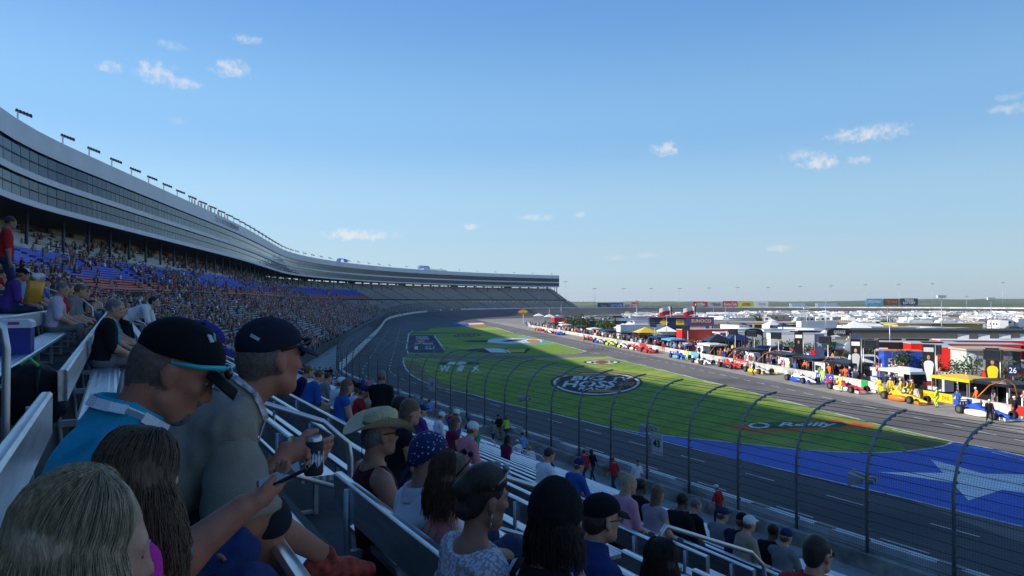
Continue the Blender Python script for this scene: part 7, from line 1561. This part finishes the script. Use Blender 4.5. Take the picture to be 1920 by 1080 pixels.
# carried and lying things
gb = D(966, 905, 18.8); r = empty('plastic_bag', gb-Vector((0,0,.2)), 0, 'white plastic shopping bag with red and blue letters carried down the steps', 'bag')
m = MB(); n = 14; m.grid([[(rx*math.cos(2*PI*i/n)*(1+.06*math.sin(i*5)), ry*math.sin(2*PI*i/n), z) for i in range(n)] for rx, ry, z in ((.12,.06,0),(.17,.09,.06),(.17,.085,.22),(.13,.06,.34),(.05,.03,.42))], 0, True, True); m.build('bag_body', WHT, r)
m = MB(); m.tube([(-.04,0,.4),(-.03,0,.52),(.03,0,.52),(.04,0,.4)], .012, 5); m.build('handle', WHT, r); text_obj('lettering', 'ABC', .13, PAINTS['red'], r, frame_mtx((-.02,-.092,.15), (1,-.3,0), (0,0,1)), .003, bold=.006)
r = empty('crisp_bag', D(60, 568, 9.6), FX, 'orange yellow snack bag held on the upper row', 'snack bag')
m = MB(); m.grid([[(x, y, z) for x, y, z in ((-.13,0,zz),(-.07,-.05*b2,zz),(.07,-.05*b2,zz),(.13,0,zz),(.07,.05*b2,zz),(-.07,.05*b2,zz))] for zz, b2 in ((0,.1),(.03,.9),(.18,1.1),(.33,.8),(.37,.1))], 0, True, True); m.build('bag_body', M('snack_foil', (.62,.3,.03), .35, .2, bump=.5, bscale=14), r); r.rotation_euler = (.2,.1,.4); r.scale = (.85,)*3
# ------------------------------------------------------------------ pit crews and guests
PV = .035
PP_ = {
 'crew': figure('crew', stand(footR=(.18,0,.09), footL=(-.18,.05,.09), handR=(.3,.2,.9), handL=(-.3,.2,.9), S=1.04, fat=1.1), PV, suit=True, cap=CAPW, sleeves='long'),
 'crew2': figure('crew2', stand(handR=(.2,.4,1.05), handL=(-.2,.4,1.05), lean=12, S=1.04, fat=1.1), PV, suit=True, cap=CAPB, sleeves='long'),
 'guest': figure('guest', stand(), PV, hair='dark', pants=BLK), 'guest2': figure('guest2', walk(), PV, hair='brown', shorts=True, pants=KHAKI), 'guest3': figure('guest3', walk(fem=1), PV, hair='blonde', hairk='long'), 'guest4': figure('guest4', stand(fat=1.2), PV, cap=CAPN, shorts=True, pants=GREYC),
 'sitg': figure('sitg', sit(), PV, hair='dark')}
PROTO.update(PP_)
npp = 0
for (px, py, kd, col, lab) in [(1697+8,748,'crew2','yellow','crew member in yellow leaning over the yellow race car'),(1712,747,'crew','yellow','crew member in yellow nearest the cockpit'),(1690,744,'crew','yellow','crew member in yellow behind the yellow car'),(1670,742,'crew','yellow','crew member in yellow at the wall by the tail'),(1758,764,'crew','lime','fire marshal in lime yellow suit beside the yellow banner'),(1832,764,'crew','orange','crew member in orange beside the blue race car tail'),(1797,768,'crew2','blue','crew member in blue beside a tyre'),(1855,792,'crew','black','crew member in dark overalls in front of the blue and white car'),(1905,785,'crew','black','crew member in black at the nose of the blue and white car'),(1577,734,'crew','lime','fire marshal in lime yellow suit standing before the red car'),(1543,720,'crew','lime','fire marshal in lime yellow between two race cars'),(1555,710,'crew','orange','crew member in orange behind the blue banner'),(1586,715,'crew2','orange','crew member in orange leaning at the wall'),(1510,701,'crew','orange','crew member in orange by the white cart'),(1481,700,'crew','lime','fire marshal in lime yellow at the white wall'),(1414,704,'crew','black','crew member in black standing before the grey and gold car'),(1380,680,'crew','orange','crew member in orange behind the red banner'),(1289,677,'crew','lime','fire marshal in lime yellow by the bright blue car'),(1312,683,'crew','black','crew member in black by the white car'),(1230,655,'crew','red','crew member in red beside the all red car'),(1244,659,'crew','red','second crew member in red beside the all red car'),(1095,640,'crew','orange','crew member in orange far along the pit wall'),(1650,740,'crew2','yellow','crew member in yellow over the wall end')]:
    g = G(px, py); person(kd, (g.x, g.y, .012), PROT+PI/2+random.uniform(-1,1), col, lab); npp += 1
cols = ['white']*5+['black']*6+['red']*4+['blue']*3+['grey']*4+['navy']*3+['orange','yellow','teal','green','pink','purple','tan','sky']
names_ = {k: k for k in COLW}
for i in range(140):
    p = random.triangular(-18, 215, 60); q = random.choice((random.uniform(.8,4.5), random.uniform(5,15))); kd = random.choice(('crew','guest','guest','guest2','guest3','guest4','crew2')); col = random.choice(cols)
    person(kd, P(p, q, .012), random.uniform(0, 6.28), col, 'person in %s among the crews and guests behind the pit wall' % col, 'people in %s behind the pit wall' % col); npp += 1
# ------------------------------------------------------------------ spectators of the stand: the nearest as single figures, the mass beyond as one
kinds = ['sit_man','sit_man2','sit_old','sit_capw','sit_capb','sit_capn','sit_woman','sit_blonde','sit_kid','sit_dark']
cand = []
for k in list(range(-4, 21)) + list(range(-29, -5)):
    s = 7.0
    while s < 110:
        s += random.uniform(.5, .62)
        a = min(abs(s-(x+AW/2)) for x in AISLES)
        if a < .9: continue
        dens = (.05 if k > 2 else .22) if s < 45 and k > -6 else (.42 if -5 < k < 12 else .3 if k > 0 else .2)
        if k > -1 and s < 46: continue
        if s < 14: continue
        if k < -18: dens *= .5
        cl = math.sin(s*.21+k*.37)+math.sin(s*.09-k*.23)
        if random.random() < dens*max(.15, 1+.7*cl): cand.append((s, k))
cand.sort(key=lambda c: c[0]+.25*abs(c[1]))
print('near stand spectators', len(cand), 'pit people', npp)
def zone(k): return 'red bench rows' if -9 <= k <= -6 else 'blue bench rows' if -18 <= k <= -10 else 'upper grey rows' if k < -18 else 'lower grey rows'
solo = cand[:36]
for s, k in solo:
    col = random.choice(cols); w = wb(k)-.24; p = W(s, w); person(random.choice(kinds), (p.x, p.y, zr(k)), FX-Whead(s)+random.uniform(-.3,.3), col, 'spectator in %s seated in the %s of the curved stand' % (col, zone(k)), 'spectators in %s in the %s' % (col, zone(k)), random.uniform(.94,1.05))
rest = cand[36:]; cols_ = cols
for k in list(range(-4, 21)) + list(range(-29, -5)):
    s = 110.0; e_ = S3+150
    while s < e_:
        s += random.uniform(.5, .75)
        a = min(abs(s-(x+AW/2)) for x in AISLES)
        if a < .85: continue
        f = 1-smooth(S3-40, S3+110, s); dens = (.5 if k > -6 else (.13 if math.sin(s*.045) > -.3 else .24) if k > -19 else .16)*f
        if k > 17: dens *= .6
        cl = math.sin(s*.13+k*.31)+math.sin(s*.05-k*.2)
        if random.random() < dens*max(.15, 1+.6*cl): rest.append((s, k))
# one small seated figure: legs, torso, arms, head, hair
lv, lf, lc = [], [], []
def sbox(cx, cy, cz, sx, sy, sz, tp, c):
    o = len(lv)
    for z, q in ((-1,1),(1,tp)):
        for x, y in ((-1,-1),(1,-1),(1,1),(-1,1)): lv.append((cx+x*sx*q, cy+y*sy*q, cz+z*sz))
    for f_ in ((0,1,5,4),(1,2,6,5),(2,3,7,6),(3,0,4,7),(4,5,6,7)): lf.append(tuple(o+i for i in f_)); lc.append(c)
sbox(0,.05,.82,.19,.13,.3,.8,0); sbox(0,.2,.5,.19,.26,.09,1,1); sbox(0,.42,.25,.17,.08,.25,1,1); sbox(-.22,.12,.8,.05,.09,.2,1,2); sbox(.22,.12,.8,.05,.09,.2,1,2)
sbox(0,.08,1.21,.075,.09,.1,.8,2); sbox(0,.05,1.31,.085,.105,.05,.7,3)
lv = np.array(lv); lf = np.array(lf); lc = np.array(lc)
N_ = len(rest); print('crowd mass', N_)
VS = np.zeros((N_, len(lv), 3), np.float32); CS = np.zeros((N_, len(lf), 4), np.float32)
wd_ = [COLW[c] for c in cols+['black','black','navy','navy','grey','grey','maroon','black']]; skins = [(.5,.27,.19),(.36,.17,.11),(.13,.065,.04),(.5,.27,.19)]; hairs = [(.03,.02,.015),(.08,.05,.03),(.6,.6,.6),(.012,.012,.012),(.4,.03,.03),(.2,.13,.06),(.02,.03,.1)]; pants_ = [(.04,.06,.12),(.02,.02,.02),(.25,.2,.13),(.15,.15,.16)]
for i, (s, k) in enumerate(rest):
    a = FX-Whead(s)+random.uniform(-.4,.4); p = W(s, wb(k)-.2); sc_i = random.uniform(.9,1.08); up_ = .0
    c_, s_ = math.cos(a)*sc_i, math.sin(a)*sc_i; v = lv
    VS[i,:,0] = p.x + v[:,0]*c_-v[:,1]*s_; VS[i,:,1] = p.y + v[:,0]*s_+v[:,1]*c_; VS[i,:,2] = zr(k)+.02+v[:,2]*sc_i
    q = [random.choice(wd_), random.choice(pants_), random.choice(skins), random.choice(hairs)]; CS[i,:,:3] = np.array(q)[lc]; CS[i,:,3] = 1
me = bpy.data.meshes.new('crowd'); F_ = (np.arange(N_)[:,None,None]*len(lv)+lf[None]).reshape(-1,4)
me.vertices.add(N_*len(lv)); me.vertices.foreach_set('co', VS.ravel()); me.loops.add(F_.size); me.loops.foreach_set('vertex_index', F_.ravel().astype(np.int32)); me.polygons.add(len(F_)); me.polygons.foreach_set('loop_start', np.arange(0, F_.size, 4, dtype=np.int32)); me.update()
at_ = me.attributes.new('col', 'FLOAT_COLOR', 'FACE'); at_.data.foreach_set('color', CS.reshape(-1,4).ravel()); me.materials.append(vcol_mat('crowd_clothes', .85)); me.validate()
# further guests and crews on foot behind the pit wall join the same mass
o = bpy.data.objects.new('crowd', me); link(o); tag(o, 'mass of seated spectators filling the curved grandstand', 'crowd', None, 'stuff')
lv, lf, lc = [], [], []
sbox(-.1,0,.42,.08,.1,.42,1,1); sbox(.1,0,.42,.08,.1,.42,1,1); sbox(0,0,1.12,.19,.12,.3,.95,0); sbox(-.25,.02,1.08,.05,.07,.3,1,0); sbox(.25,.02,1.08,.05,.07,.3,1,0); sbox(0,.02,1.52,.075,.09,.1,.85,2); sbox(0,0,1.63,.085,.1,.05,.7,3)
lv = np.array(lv); lf = np.array(lf); lc = np.array(lc); N_ = 520
VS = np.zeros((N_, len(lv), 3), np.float32); CS = np.zeros((N_, len(lf), 4), np.float32)
for i in range(N_):
    p = P(random.triangular(-15, 228, 120), random.choice((random.uniform(.7,5), random.uniform(5,17), random.uniform(5,17)))); a = random.uniform(0, 6.28); c_, s_ = math.cos(a), math.sin(a); v = lv
    VS[i,:,0] = p.x + v[:,0]*c_-v[:,1]*s_; VS[i,:,1] = p.y + v[:,0]*s_+v[:,1]*c_; VS[i,:,2] = v[:,2]*random.uniform(.93,1.05)
    q = [random.choice(wd_), random.choice(pants_), random.choice(skins), random.choice(hairs)]; CS[i,:,:3] = np.array(q)[lc]; CS[i,:,3] = 1
me = bpy.data.meshes.new('pit_crowd'); F_ = (np.arange(N_)[:,None,None]*len(lv)+lf[None]).reshape(-1,4)
me.vertices.add(N_*len(lv)); me.vertices.foreach_set('co', VS.ravel()); me.loops.add(F_.size); me.loops.foreach_set('vertex_index', F_.ravel().astype(np.int32)); me.polygons.add(len(F_)); me.polygons.foreach_set('loop_start', np.arange(0, F_.size, 4, dtype=np.int32)); me.update()
at_ = me.attributes.new('col', 'FLOAT_COLOR', 'FACE'); at_.data.foreach_set('color', CS.reshape(-1,4).ravel()); me.materials.append(vcol_mat('crowd_clothes', .85)); me.validate()
o = bpy.data.objects.new('pit_crowd', me); link(o); tag(o, 'mass of crews and guests on foot behind the pit wall', 'crowd', None, 'stuff')
# people on the suite roof
for i in range(12):
    s = s_at(370+i*6, WF, ZT); p = W(s, WF+1.2, ZT); person('guest', p, FX-Whead(s), random.choice(cols), 'person standing on the suite roof among the floodlights', 'people on the suite roof')
sc.cycles.max_bounces = 6; sc.cycles.transparent_max_bounces = 24
# ------------------------------------------------------------------ summer haze over the place
hm = bpy.data.materials.new('haze_air'); hm.use_nodes = True; n = hm.node_tree.nodes; l = hm.node_tree.links; n.remove(n['Principled BSDF']); pv = n.new('ShaderNodeVolumePrincipled'); pv.inputs['Color'].default_value = (.8,.88,1,1); pv.inputs['Density'].default_value = .00009; pv.inputs['Anisotropy'].default_value = .2
l.new(pv.outputs[0], [x for x in n if x.type == 'OUTPUT_MATERIAL'][0].inputs['Volume'])
mb = MB(); mb.box2((-4600,-4600,-1.2), (4600,4600,60)); o = mb.build('haze', hm); tag(o, kind='stuff')
